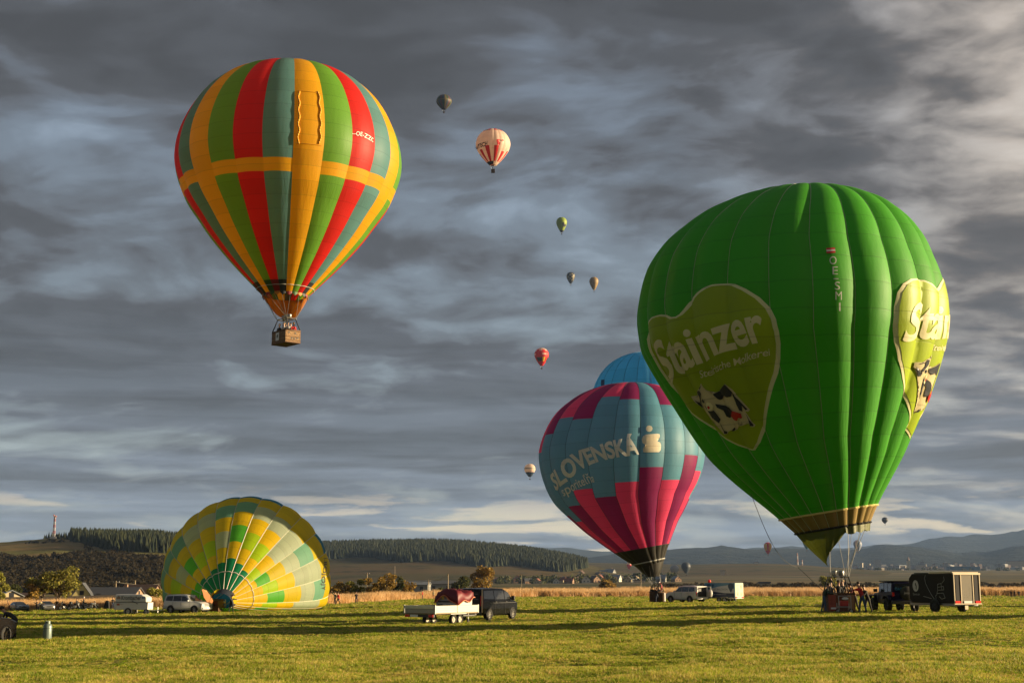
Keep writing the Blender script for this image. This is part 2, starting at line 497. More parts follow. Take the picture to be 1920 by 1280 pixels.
# ================================================================== woods (one mass each)
def leafmat(name, a, b, trans=0.25):
    m = bpy.data.materials.new(name); m.use_nodes = True
    k = NT(m.node_tree)
    at_ = k.n('ShaderNodeAttribute', attribute_name='tint').outputs['Fac']
    c = k.mix(at_, a, b)
    p = k.n('ShaderNodeBsdfPrincipled', {'Base Color': c, 'Roughness': 0.8, 'Specular IOR Level': 0.15}).outputs[0]
    t = k.n('ShaderNodeBsdfTranslucent', {'Color': c}).outputs[0]
    k.n('ShaderNodeOutputMaterial', {0: k.n('ShaderNodeMixShader', {0: trans, 1: p, 2: t}).outputs[0]})
    return m
CONIF = leafmat('spruce_needles', (0.012, 0.020, 0.010), (0.042, 0.047, 0.018), 0.1)
BROAD = leafmat('scrub_leaves', (0.032, 0.026, 0.013), (0.050, 0.038, 0.018), 0.45)
LEAFY = leafmat('olive_leaves', (0.10, 0.115, 0.018), (0.30, 0.26, 0.055), 0.3)
LEAFO = leafmat('autumn_leaves', (0.16, 0.12, 0.025), (0.36, 0.22, 0.05), 0.3)
LEAFD = leafmat('dark_green_leaves', (0.03, 0.045, 0.012), (0.09, 0.09, 0.03), 0.2)
LEAFG = leafmat('yellow_green_leaves', (0.14, 0.15, 0.02), (0.34, 0.31, 0.07), 0.35)
BARK = mat('bark', (0.11, 0.085, 0.06), 0.9, var=.2)
def with_tint(o, tints):
    a = o.data.attributes.new('tint', 'FLOAT', 'FACE'); a.data.foreach_set('value', tints); return o
def forest(name, pts, mt, kind, hs):
    mb = MB(); tn = []
    for (x, y, z) in pts:
        h = hs * (rnd.uniform(.6, 1.12) if kind == 'conifer' else rnd.uniform(.6, 1.25)); t = rnd.random()
        if kind == 'conifer':
            r = h * rnd.uniform(.20, .28); a0 = rnd.random() * 6
            for (zb, zt, rr) in ((.05, .62, 1.0), (.35, 1.0, .66)):
                n = 6; vs = [(x + r * rr * math.cos(a0 + 2 * PI * i / n), y + r * rr * math.sin(a0 + 2 * PI * i / n), z + h * zb) for i in range(n)] + [(x, y, z + h * zt)]
                mb.add(vs, [(i, (i + 1) % n, n) for i in range(n)]); tn += [min(1, max(0, t + rnd.uniform(-.2, .2))) for _ in range(n)]
        else:
            r = h * .6
            for _ in range(64):
                d = Vector((rnd.gauss(0, 1), rnd.gauss(0, 1), rnd.gauss(0, 1))).normalized() * rnd.uniform(.55, 1.0)
                c = Vector((x + d.x * r, y + d.y * r, z + h * .45 + d.z * h * .5)); s_ = h * .17
                q = Quaternion(Vector((rnd.gauss(0, 1), rnd.gauss(0, 1), rnd.gauss(0, 1))).normalized(), rnd.uniform(0, 6))
                mb.add([c + q @ Vector(p) * s_ for p in ((-1, -.6, 0), (1, -.6, 0), (0, 1, 0))], [(0, 1, 2)])
                tn.append(min(1, max(0, t * .6 + rnd.uniform(0, .4))))
    o = mb.build(name, mt, fixn=False); with_tint(o, tn); tag(o, kind='stuff'); return o
pts = []
while len(pts) < 3600:
    p = rnd.uniform(140, 560); Y = rnd.uniform(1050, 1750)
    # wood edge runs down to the right
    edge = 1500 - 290 * ss(190, 330, p) - 100 * ss(330, 450, p)
    x = (p - 960) / F * Y
    if proj((x, Y, HL.h(x, Y)))[1] < interp([(140, 1015), (175, 1021), (215, 1033), (330, 1038), (560, 1060)], p): pts.append((x, Y, HL.h(x, Y)))
for i in range(90):
    p = 90 + i * .9; Y = 1570 + rnd.uniform(-10, 25); x = (p - 960) / F * Y; pts.append((x, Y, HL.h(x, Y) - 6 + 4 * (i / 90)))
tag(forest('spruce_wood', pts, CONIF, 'conifer', 13), label='dark spruce wood along the crest of the left hill', cat='wood')
pts = []
while len(pts) < 15000:
    p = rnd.uniform(330, 1100); Y = rnd.uniform(1950, 3100)
    edge = 2900 - 150 * ss(560, 640, p) - 640 * ss(700, 1060, p)
    edge += 420 * ss(1030, 1105, p)
    edge += 50 * math.sin(p / 37) + 25 * math.sin(p / 11)
    x = (p - 960) / F * Y
    if proj((x, Y, HC.h(x, Y)))[1] < interp([(330, 1046), (640, 1046), (800, 1053), (950, 1063), (1060, 1070), (1100, 1066)], p) + 3 * math.sin(p / 23): pts.append((x, Y, HC.h(x, Y)))
tag(forest('spruce_wood', pts, CONIF, 'conifer', 16), label='broad dark spruce wood covering the hill in the middle', cat='wood')
pts = []
while len(pts) < 3000:
    p = rnd.uniform(-120, 420); Y = rnd.uniform(640, 1060) + 30 * math.sin(p / 30); x = (p - 960) / F * Y
    if noise.noise(Vector((x * .012, Y * .012, 1))) > -.35 and proj((x, Y, HL.h(x, Y)))[1] > 1046 + 4 * math.sin(p / 40): pts.append((x, Y, HL.h(x, Y) - .5))
for _ in range(34):
    p = rnd.choice([rnd.gauss(95, 22), rnd.gauss(190, 30), rnd.uniform(100, 300), rnd.gauss(215, 15)]); Y = rnd.uniform(1120, 1420) if p > 130 else rnd.gauss(1320, 12)
    x = (p - 960) / F * Y; pts.append((x, Y, HL.h(x, Y) - 2.0))
tag(forest('hillside_scrub', pts, BROAD, 'broad', 5.2), label='brownish scrub and low trees on the slope of the left hill', cat='scrub')
# hedges and field trees of the plain
pts = []
for _ in range(900):
    kind = rnd.random()
    if kind < .22: p = rnd.uniform(1240, 2050); Y = rnd.gauss(640, 22); hh = 1
    elif kind < .40: p = rnd.uniform(1230, 2050); Y = rnd.gauss(1000, 30)
    elif kind < .60: p = rnd.uniform(930, 2050); Y = rnd.gauss(3900, 60)
    elif kind < .80: p = rnd.uniform(600, 1250); Y = rnd.gauss(2450, 90)
    else: p = rnd.uniform(930, 1260); Y = rnd.uniform(1500, 2300)
    x = (p - 960) / F * Y; pts.append((x, Y, ground(x, Y) - .5, Y))
tag(forest('field_bushes', [q[:3] for q in pts if q[3] < 1200], BROAD, 'broad', 2.6), label='low brown bushes scattered across the plain behind the reeds', cat='bushes')
tag(forest('field_trees', [q[:3] for q in pts if q[3] >= 1200], LEAFD, 'broad', 9), label='dark trees scattered round the village and the far town', cat='trees')

# ================================================================== individual trees
def tree(px, Y, h, wd, leaf, name, label, cat='tree', n=1500, ls=.35, lobes=9, trunk=.25, group=None, crown_lo=.22, round_=False):
    b = foot(px, Y); root = thing(name, label, cat, b, rnd.uniform(0, 6), group)
    t = MB(); tr = h * .022
    t.tube((0, 0, -.3), (0, 0, h * crown_lo * 1.3), tr * 1.3, tr, 7)
    L = []
    for i in range(lobes):
        a = 2.4 * i + rnd.uniform(-.4, .4); zz = h * rnd.uniform(crown_lo + .12, .86)
        env = math.sin(PI * min(1, max(.05, (zz / h - crown_lo + .1) / (1.08 - crown_lo)))) ** .6
        rr = wd / 2 * env * (.62 if i % 3 else .25)
        c = Vector((rr * math.cos(a), rr * math.sin(a), zz)); L.append((c, wd * rnd.uniform(.17, .26)))
        t.tube((0, 0, h * rnd.uniform(crown_lo * .7, crown_lo * 1.25)), c, tr * .6, tr * .15, 5)
    t.build('trunk', BARK, root, smooth=True)
    mb = MB(); tn = []
    for _ in range(n):
        c, r = rnd.choice(L); u = Vector((rnd.gauss(0, 1), rnd.gauss(0, 1), rnd.gauss(0, 1))).normalized() * rnd.uniform(.35, 1.0) ** .6 * r
        u.z *= .8; p = c + u
        if round_: p = Vector((u.x / r * wd / 2, u.y / r * wd / 2, h * .5 + u.z / r * h * .5))
        if p.z < h * crown_lo * .8: continue
        s_ = ls * rnd.uniform(.6, 1.3)
        q = Quaternion(Vector((rnd.gauss(0, 1), rnd.gauss(0, 1), rnd.gauss(0, 1))).normalized(), rnd.uniform(0, 6))
        mb.add([p + q @ Vector(v) * s_ for v in ((-.7, -.5, 0), (.7, -.5, .15), (.5, .6, 0), (-.5, .6, .15))], [(0, 1, 2, 3)]); tn.append(rnd.random())
    o = mb.build('crown', leaf, root, fixn=False); with_tint(o, tn)
    return root
G1 = 'trees beside the farm at the left'
tree(78, 262, 7.6, 6.6, LEAFY, 'broadleaf_tree', 'left trunk of the wide olive green tree clump before the farm', n=2600, ls=.24, lobes=14, group=G1)
tree(110, 258, 8.0, 7.6, LEAFY, 'broadleaf_tree', 'tall right hand tree of the wide olive green clump before the farm', n=3400, ls=.24, lobes=16, group=G1)
tree(62, 256, 4.6, 3.4, LEAFO, 'broadleaf_tree', 'small brownish tree at the left foot of the wide clump', n=900, ls=.2, lobes=8, group=G1)
tree(-6, 250, 7.2, 4.6, LEAFG, 'broadleaf_tree', 'yellow green tree cut by the left edge of the photo', n=2200, ls=.24, lobes=10, group=G1, crown_lo=.12)
tree(24, 300, 4.9, 3.9, LEAFD, 'round_tree', 'small round dark tree behind the pale barn', n=1500, ls=.22, lobes=6, group=G1, round_=True, crown_lo=.1)
tree(291, 230, 3.6, 3.6, LEAFG, 'bush', 'yellow green bush between the white trailer and the lying balloon', 'bush', n=1100, ls=.2, lobes=7, crown_lo=.02)
G2 = 'autumn trees behind the reeds right of the lying balloon'
for i, (p, h, wd, lf, lb) in enumerate([(622, 3.9, 5.0, LEAFO, 'rusty bush nearest the lying balloon in the autumn row'), (640, 4.6, 4.0, LEAFO, 'second rounded brown tree of the autumn row'), (657, 4.3, 3.8, LEAFY, 'olive tree third in the autumn row'),
      (674, 4.6, 3.2, LEAFY, 'narrow pointed olive tree in the autumn row'), (694, 4.9, 4.4, LEAFO, 'golden tree in the middle of the autumn row'), (715, 5.2, 3.9, LEAFO, 'broad golden tree left of the dark one'),
      (731, 6.1, 4.6, LEAFO, 'tallest golden tree of the autumn row'), (749, 5.2, 3.6, LEAFD, 'dark green conical tree near the end of the autumn row'), (764, 3.8, 4.2, LEAFO, 'low rusty bush at the right end of the autumn row')]):
    tree(p, 330 + 4 * (i % 3), h, wd * 1.15, lf, 'autumn_tree', lb, n=950, ls=.26, lobes=8, group=G2, crown_lo=.05)
tree(906, 420, 8.2, 9.0, LEAFO, 'autumn_tree', 'large rounded orange tree behind the dark van', n=2200, ls=.36, lobes=12, crown_lo=.05)
tree(862, 415, 5.0, 8.0, LEAFD, 'dark_bush', 'dark green bush mass left of the orange tree', 'bush', n=1500, ls=.34, lobes=9, crown_lo=.02)
tree(829, 400, 3.0, 4.0, LEAFD, 'low_bush', 'low green bush just left of the red covered load', 'bush', n=600, ls=.28, lobes=5, crown_lo=.02)
tree(1137, 620, 4.6, 9.0, LEAFO, 'autumn_bush', 'yellow brown bush at the village edge behind the reeds', 'bush', n=900, ls=.5, lobes=7, crown_lo=.02)
tree(1556, 520, 7.5, 8.0, LEAFG, 'field_tree', 'pale yellow tree beyond the reeds behind the grounded basket', n=1400, ls=.4, lobes=8, crown_lo=.05)
tree(1775, 620, 6, 8.0, LEAFD, 'field_tree', 'green bush on the plain behind the black trailer', n=900, ls=.5, lobes=7, crown_lo=.05)

# ================================================================== grass and reeds
def bladeclump(name, n, rad, h, wd, bend, mats, seed):
    r_ = random.Random(seed); mb = MB()
    for i in range(n):
        a = r_.uniform(0, 6.3); d = rad * math.sqrt(r_.random()); x, y = d * math.cos(a), d * math.sin(a)
        hh = h * r_.uniform(.45, 1.15); b = r_.uniform(0, 6.3); ww = wd * r_.uniform(.7, 1.3); l = r_.uniform(.2, 1) * bend * hh
        dx, dy = math.cos(b), math.sin(b); c = r_.uniform(0, 6.3); wx, wy = math.cos(c) * ww, math.sin(c) * ww
        mb.cur = 0 if r_.random() < .72 else 1
        mb.add([(x - wx, y - wy, 0), (x + wx, y + wy, 0), (x + wx * .7 + dx * l * .35, y + wy * .7 + dy * l * .35, hh * .6), (x - wx * .7 + dx * l * .35, y - wy * .7 + dy * l * .35, hh * .6), (x + dx * l, y + dy * l, hh)],
               [(0, 1, 2, 3), (3, 2, 4)])
    return bpy.data.objects.new(name, mb.mesh(name, mats, fixn=False))
def instmat(name, stops, trans=.35):
    m = bpy.data.materials.new(name); m.use_nodes = True
    k = NT(m.node_tree)
    r = k.n('ShaderNodeObjectInfo').outputs['Random']
    pos = k.n('ShaderNodeNewGeometry').outputs['Position']
    f = k.m('ADD', k.m('MULTIPLY', r, .5), k.m('MULTIPLY', k.ramp(k.noise(pos, .45, 6, .65), [(.32, 0), (.68, 1)]), .5))
    c = k.ramp(f, stops)
    p = k.n('ShaderNodeBsdfPrincipled', {'Base Color': c, 'Roughness': 0.5, 'Specular IOR Level': 0.3}).outputs[0]
    t = k.n('ShaderNodeBsdfTranslucent', {'Color': c}).outputs[0]
    k.n('ShaderNodeOutputMaterial', {0: k.n('ShaderNodeMixShader', {0: trans, 1: p, 2: t}).outputs[0]})
    return m
GR = instmat('grass_blade', [(.18, (0.09, 0.15, 0.006)), (.42, (0.20, 0.32, 0.010)), (.62, (0.38, 0.44, 0.022)), (.84, (0.66, 0.54, 0.11))], .45)
GS = instmat('dry_grass_blade', [(.2, (0.38, 0.36, 0.05)), (.7, (0.62, 0.46, 0.16))], .45)
RD = instmat('reed_straw', [(.1, (0.42, 0.25, 0.10)), (.5, (0.60, 0.38, 0.16)), (.9, (0.72, 0.48, 0.23))], .3)
RD2 = instmat('reed_plume', [(.1, (0.50, 0.33, 0.16)), (.9, (0.75, 0.52, 0.28))], .3)
def scatter(name, pts, scales, protos, label, cat):
    me = bpy.data.meshes.new(name); me.from_pydata(pts, [], [])
    a = me.attributes.new('sc', 'FLOAT_VECTOR', 'POINT'); a.data.foreach_set('vector', [c for s_ in scales for c in s_])
    o = bpy.data.objects.new(name, me); COL.objects.link(o); tag(o, label, cat, kind='stuff')
    ng = bpy.data.node_groups.new(name, 'GeometryNodeTree')
    ng.interface.new_socket('Geometry', in_out='INPUT', socket_type='NodeSocketGeometry')
    ng.interface.new_socket('Geometry', in_out='OUTPUT', socket_type='NodeSocketGeometry')
    gi = ng.nodes.new('NodeGroupInput'); go = ng.nodes.new('NodeGroupOutput')
    iop = ng.nodes.new('GeometryNodeInstanceOnPoints'); ng.links.new(gi.outputs[0], iop.inputs['Points'])
    gti = ng.nodes.new('GeometryNodeJoinGeometry')
    for pr in protos:
        oi = ng.nodes.new('GeometryNodeObjectInfo'); oi.inputs['Object'].default_value = pr
        oi.inputs['As Instance'].default_value = True
        ng.links.new(oi.outputs['Geometry'], gti.inputs[0])
    ng.links.new(gti.outputs[0], iop.inputs['Instance'])
    iop.inputs['Pick Instance'].default_value = True
    ri = ng.nodes.new('FunctionNodeRandomValue'); ri.data_type = 'INT'; ri.inputs['Min'].default_value = 0; ri.inputs['Max'].default_value = len(protos) - 1
    ng.links.new(ri.outputs[2], iop.inputs['Instance Index'])
    rr = ng.nodes.new('FunctionNodeRandomValue'); rr.data_type = 'FLOAT_VECTOR'; rr.inputs[0].default_value = (-.1, -.1, 0); rr.inputs[1].default_value = (.1, .1, 6.283)
    ng.links.new(rr.outputs[0], iop.inputs['Rotation'])
    na = ng.nodes.new('GeometryNodeInputNamedAttribute'); na.data_type = 'FLOAT_VECTOR'; na.inputs['Name'].default_value = 'sc'
    ng.links.new(na.outputs['Attribute'], iop.inputs['Scale'])
    ng.links.new(iop.outputs[0], go.inputs[0])
    md = o.modifiers.new('scatter', 'NODES'); md.node_group = ng
    return o
def reed_front(p):
    return interp([(-600, 230), (0, 212), (300, 205), (620, 207), (700, 232), (790, 282), (900, 318), (1000, 335), (1500, 362), (1920, 375), (2600, 380)], p)
r2 = random.Random(3); pts = []; scs = []
for i in range(210000):
    p = r2.uniform(-160, 2080)
    v = r2.random(); Y = 1 / lerp(1 / 19.0, 1 / 400.0, v ** .9)
    if Y > reed_front(p) + 2: continue
    x = (p - 960) / F * Y; g_ = noise.noise(Vector((x * .09, Y * .09, 7))); g2 = noise.noise(Vector((x * .5, Y * .5, 2)))
    if g_ + .9 * g2 < -.35 and r2.random() < .75: continue
    pts.append((x, Y, ground(x, Y) - .01)); sx = max(1, min(6, Y / 38)) * r2.uniform(.8, 1.25)
    scs.append((sx, sx, max(.35, .80 + .8 * g_ + .9 * g2) * r2.uniform(.6, 1.5) * min(2.0, max(1, Y / 90))))
scatter('grass', pts, scs, [bladeclump('grass_tuft', 26, .12, .085, .009, 1.1, [GR, GS], s_) for s_ in (1, 2, 3, 4)], 'short sunlit meadow grass with straw yellow patches across the foreground', 'grass')
pts = []; scs = []
for i in range(42000):
    p = r2.uniform(-160, 2080); f = reed_front(p) + .6 * noise.noise(Vector((p * .05, 0, 0)))
    Y = f + (r2.random() ** 2.2) * (130 if p > 800 else 60)
    x = (p - 960) / F * Y; pts.append((x, Y, ground(x, Y) - .05))
    g_ = noise.noise(Vector((x * .06, Y * .06, 17)))
    sx = r2.uniform(.8, 1.3) * (1.0 + (Y - 200) / 250); hh = (1.15 + .5 * g_ + .3 * noise.noise(Vector((x * .3, Y * .3, 7)))) * r2.uniform(.6, 1.2) * interp([(0, 1.0), (640, .95), (1000, 1.15), (1920, 1.15)], p)
    scs.append((sx, sx, hh))
scatter('reeds', pts, scs, [bladeclump('reed_tuft', 46, .55, 1.05, .022, .22, [RD, RD2], s_) for s_ in (11, 12, 13)], 'golden dry reeds in a long strip behind the meadow', 'reeds')
# ================================================================== hot air balloons
STD = [(0, .86), (.2, .848), (.42, .785), (.64, .66), (.82, .47), (.94, .24), (.995, .02), (.985, -.2), (.89, -.48), (.76, -.70), (.66, -.86), (.50, -1.08), (.37, -1.24), (.25, -1.38), (.2, -1.44)]
class Env:
    def __init__(s, C, Rr, N, phase, bulge=.012, prof=STD, off=None, ez=(0, 0, 1), ex=(1, 0, 0), zs=1.0, clampf=None, shear=None):
        s.shear = shear
        s.C = Vector(C); s.R = Rr; s.N = N; s.phase = R(phase); s.b = bulge; s.off = off or (lambda z: (0, 0))
        s.ez = Vector(ez).normalized(); e = Vector(ex); s.ex = (e - s.ez * e.dot(s.ez)).normalized(); s.ey = s.ez.cross(s.ex)
        s.zs = zs; s.clampf = clampf; s.set(prof)
    def set(s, prof):
        s.prof = prof; n = len(prof); pts = []
        for i in range(n - 1):
            p0 = prof[max(0, i - 1)]; p1 = prof[i]; p2 = prof[i + 1]; p3 = prof[min(n - 1, i + 2)]
            if i == 0: p0 = (-p2[0], p2[1])
            for q in range(10):
                t = q / 10
                f = lambda a, b, c, d: .5 * (2 * b + (c - a) * t + (2 * a - 5 * b + 4 * c - d) * t * t + (3 * b - a - 3 * c + d) * t ** 3)
                pts.append((max(0, f(p0[0], p1[0], p2[0], p3[0])), f(p0[1], p1[1], p2[1], p3[1])))
        pts.append(prof[-1]); L = [0]
        for a, b in zip(pts, pts[1:]): L.append(L[-1] + math.hypot(a[0] - b[0], a[1] - b[1]))
        s.tab = [(l / L[-1], p[0], p[1]) for l, p in zip(L, pts)]
    def rz(s, t):
        T = s.tab; lo, hi = 0, len(T) - 1
        t = min(1, max(0, t))
        while hi - lo > 1:
            m = (lo + hi) // 2
            if T[m][0] <= t: lo = m
            else: hi = m
        a, b = T[lo], T[hi]; u = (t - a[0]) / max(1e-9, b[0] - a[0])
        z = lerp(a[2], b[2], u)
        return lerp(a[1], b[1], u), (z if z > 0 else z * s.zs)
    def t_of_z(s, z):
        lo, hi = 0, 1
        for _ in range(22):
            m = (lo + hi) / 2
            if s.rz(m)[1] > z: lo = m
            else: hi = m
        return (lo + hi) / 2
    def pt(s, th, t, out=0.0):
        r, z = s.rz(t)
        u = (th - s.phase) / (2 * PI / s.N); u -= math.floor(u)
        bl = s.b * (1 - (2 * u - 1) ** 2) * min(1, r * 1.6) ** .8
        rr = r + bl + out / s.R
        ox, oy = s.off(z)
        p = s.C + s.R * (s.ex * (rr * math.sin(th) + ox) - s.ey * (rr * math.cos(th) + oy) + s.ez * (z + (out / s.R) * (z if r < .8 else 0)))
        if s.shear: p = p + s.ez * (s.R * s.shear(z) * r * math.sin(th))
        if s.clampf: p = s.clampf(p)
        return p
    def fit(s, left, right, top, bottom=None, tb=1.0, tgt='max'):
        for it in range(14):
            P = [proj(s.pt(2 * PI * i / 48, j / 40)) for j in range(41) for i in range(48)]
            l = min(p[0] for p in P); r = max(p[0] for p in P); tp = min(p[1] for p in P)
            k = (right - left) / (r - l); s.R *= k
            D = s.C.y / F
            s.C.x += ((left + right) / 2 - (l + r) / 2) * D
            P = [proj(s.pt(2 * PI * i / 48, j / 40)) for j in range(41) for i in range(48)]
            tp = min(p[1] for p in P); s.C.z -= (top - tp) * D
            if bottom is not None:
                B = [proj(s.pt(2 * PI * i / 24, tb))[1] for i in range(24)]
                b = max(B) if tgt == 'max' else sum(B) / 24
                H = bottom - proj(s.C)[1]; h = b - proj(s.C)[1]
                s.zs *= 1 + .8 * (H / h - 1)
        return s
    def bvh(s):
        V = []; Fc = []; n = s.N * 8; m = 110; b0, N0, ph = s.b, s.N, s.phase
        def smooth(th, t):
            # cloth without its bulges, so that valleys between gores are not skipped
            g = 2 * PI / N0; k_ = .5 - .5 * math.sqrt(1 / 3); q = s.phase + k_ * g - s.phase
            p = s.pt(th, t); s.b = 0; p = s.pt(th, t, s.R * b0 * .67 * min(1, s.rz(t)[0] * 1.6) ** .8); s.b = b0
            return p
        for j in range(m + 1):
            for i in range(n): V.append(smooth(s.phase + 2 * PI * i / n, j / m))
        for j in range(m):
            for i in range(n):
                i2 = (i + 1) % n; Fc.append((j * n + i, j * n + i2, (j + 1) * n + i2, (j + 1) * n + i))
        s._b = BVHTree.FromPolygons(V, Fc)
    def hit(s, px, py):
        h = s._b.ray_cast(EYE, ray(px, py))[0]
        if h is None: return None
        q = h - s.C; z = q.dot(s.ez) / s.R; ox, oy = s.off(z)
        th = math.atan2(q.dot(s.ex) / s.R - ox, -(q.dot(s.ey) / s.R) - oy)
        if s.shear:
            z0 = z
            for _ in range(4):
                t = s.t_of_z(z); z = z0 - s.shear(z) * s.rz(t)[0] * math.sin(th)
            ox, oy = s.off(z); th = math.atan2(q.dot(s.ex) / s.R - ox, -(q.dot(s.ey) / s.R) - oy)
        return (th, s.t_of_z(z))
    def z_at(s, th, py):
        lo, hi = s.tab[0][2] * .98, s.tab[-1][2] * s.zs
        for _ in range(24):
            m = (lo + hi) / 2
            if proj(s.pt(th, s.t_of_z(m)))[1] < py: lo = m
            else: hi = m
        return (lo + hi) / 2
    def gores(s, root, runs, rows=44, cols=6, panels=16, single='gore', multi='fabric_panel', only=None):
        dth = 2 * PI / s.N
        for g in range(s.N):
            if only and not only(g): continue
            rr = runs(g, s.phase + (g + .5) * dth)
            for (t0, t1, m) in rr:
                n = max(2, round(rows * (t1 - t0))); mb = MB(root.location); uv = []
                for j in range(n + 1):
                    t = lerp(t0, t1, j / n)
                    for i in range(cols + 1):
                        u = i / cols; mb.v.append(s.pt(s.phase + (g + min(.9999, max(.0001, u))) * dth, t) - root.location)
                        uv.append((u, t * panels))
                for j in range(n):
                    for i in range(cols):
                        a = j * (cols + 1) + i
                        mb.f.append((a, a + cols + 1, a + cols + 2, a + 1)); mb.mi.append(0)
                me = mb.mesh(single if len(rr) == 1 else multi, m, True, False)
                ul = me.uv_layers.new(name='UVMap')
                for l in me.loops: ul.data[l.index].uv = uv[l.vertex_index]
                o = bpy.data.objects.new(single if len(rr) == 1 else multi, me); COL.objects.link(o); o.parent = root
    def tapes(s, root, m, r, t0=.0, t1=1.0, n=44, name='load_tape', out=.01, step=1):
        for g in range(0, s.N, step):
            th = s.phase + g * 2 * PI / s.N; mb = MB(root.location)
            P = [s.pt(th, lerp(t0, t1, j / n), out) for j in range(n + 1)]
            W = []
            for j, p in enumerate(P):
                d = (P[min(n, j + 1)] - P[max(0, j - 1)]).normalized()
                oo = (s.pt(th, lerp(t0, t1, j / n), .5) - p).normalized(); sd = d.cross(oo).normalized()
                W += [p - sd * r - oo * r, p + oo * r * .8, p + sd * r - oo * r]
            fs = []
            for j in range(n):
                a = 3 * j; fs += [(a, a + 1, a + 4, a + 3), (a + 1, a + 2, a + 5, a + 4)]
            mb.add(W, fs); mb.build(name, m, root, fixn=False)
    def ring(s, root, t, m, r, name='ring_tape', out=.02, th0=0, th1=2 * PI, n=96):
        mb = MB(root.location); P = [s.pt(lerp(th0, th1, i / n), t, out) for i in range(n + 1)]
        mb.path(P, r, 4); mb.build(name, m, root)
    def skirt(s, root, tipf, th0, th1, m, name='scoop', n=26, rows=10, bow=.0, t=1.0):
        """cloth hanging from the mouth ring between th0 and th1; tipf(u, P) gives the lower edge point"""
        mb = MB(root.location); uv = []
        for j in range(rows + 1):
            q = j / rows
            for i in range(n + 1):
                u = i / n; P = s.pt(lerp(th0, th1, u), t); Q = tipf(u, P)
                p = P.lerp(Q, q); c = s.pt(0, t).lerp(s.pt(PI, t), .5)
                d = (p - c); d -= s.ez * d.dot(s.ez)
                p = p + (d.normalized() if d.length > 1e-4 else Vector()) * bow * s.R * math.sin(PI * q)
                if s.clampf: p = s.clampf(p)
                mb.v.append(p - root.location); uv.append((u * 6, q * 2))
        for j in range(rows):
            for i in range(n):
                a = j * (n + 1) + i; mb.f.append((a, a + n + 1, a + n + 2, a + 1)); mb.mi.append(0)
        me = mb.mesh(name, m, True, False); ul = me.uv_layers.new(name='UVMap')
        for l in me.loops: ul.data[l.index].uv = uv[l.vertex_index]
        o = bpy.data.objects.new(name, me); COL.objects.link(o); o.parent = root; return o

# ------------------------------------------------------------------ flat print, lettering
def flatpoly(polys, step):
    bm = bmesh.new()
    for poly in polys:
        vs = [bm.verts.new((x, y, 0)) for x, y in poly]
        bm.faces.new(vs)
    bmesh.ops.triangulate(bm, faces=bm.faces[:])
    return gridcut(bm, step)
def gridcut(bm, step):
    xs_ = [v.co.x for v in bm.verts]; ys_ = [v.co.y for v in bm.verts]
    for ax, (lo, hi) in ((0, (min(xs_), max(xs_))), (1, (min(ys_), max(ys_)))):
        q = lo + step
        while q < hi:
            co = [0, 0, 0]; co[ax] = q; no = [0, 0, 0]; no[ax] = 1
            bmesh.ops.bisect_plane(bm, geom=bm.verts[:] + bm.edges[:] + bm.faces[:], plane_co=co, plane_no=no, dist=1e-5)
            q += step
    bmesh.ops.triangulate(bm, faces=bm.faces[:])
    bm.verts.index_update()
    V = [(v.co.x, v.co.y) for v in bm.verts]; Fc = [tuple(v.index for v in f.verts) for f in bm.faces]; bm.free()
    return V, Fc
def textmesh(body, step=.12, bold=0.0, space=1.0, res=4, shear=0.0):
    cu = bpy.data.curves.new('lettering', 'FONT'); cu.body = body; cu.size = 1; cu.offset = bold; cu.space_character = space; cu.resolution_u = res; cu.shear = shear
    o = bpy.data.objects.new('lettering', cu); COL.objects.link(o)
    dg = bpy.context.evaluated_depsgraph_get(); me = bpy.data.meshes.new_from_object(o.evaluated_get(dg))
    bpy.data.objects.remove(o); bpy.data.curves.remove(cu)
    bm = bmesh.new(); bm.from_mesh(me); bpy.data.meshes.remove(me)
    V, Fc = gridcut(bm, step) if step else (None, None)
    if not step:
        V = [(v.co.x, v.co.y) for v in bm.verts]; Fc = [tuple(v.index for v in f.verts) for f in bm.faces]; bm.free()
    x0 = min(v[0] for v in V); x1 = max(v[0] for v in V)
    return [((x - x0), y) for x, y in V], Fc, x1 - x0
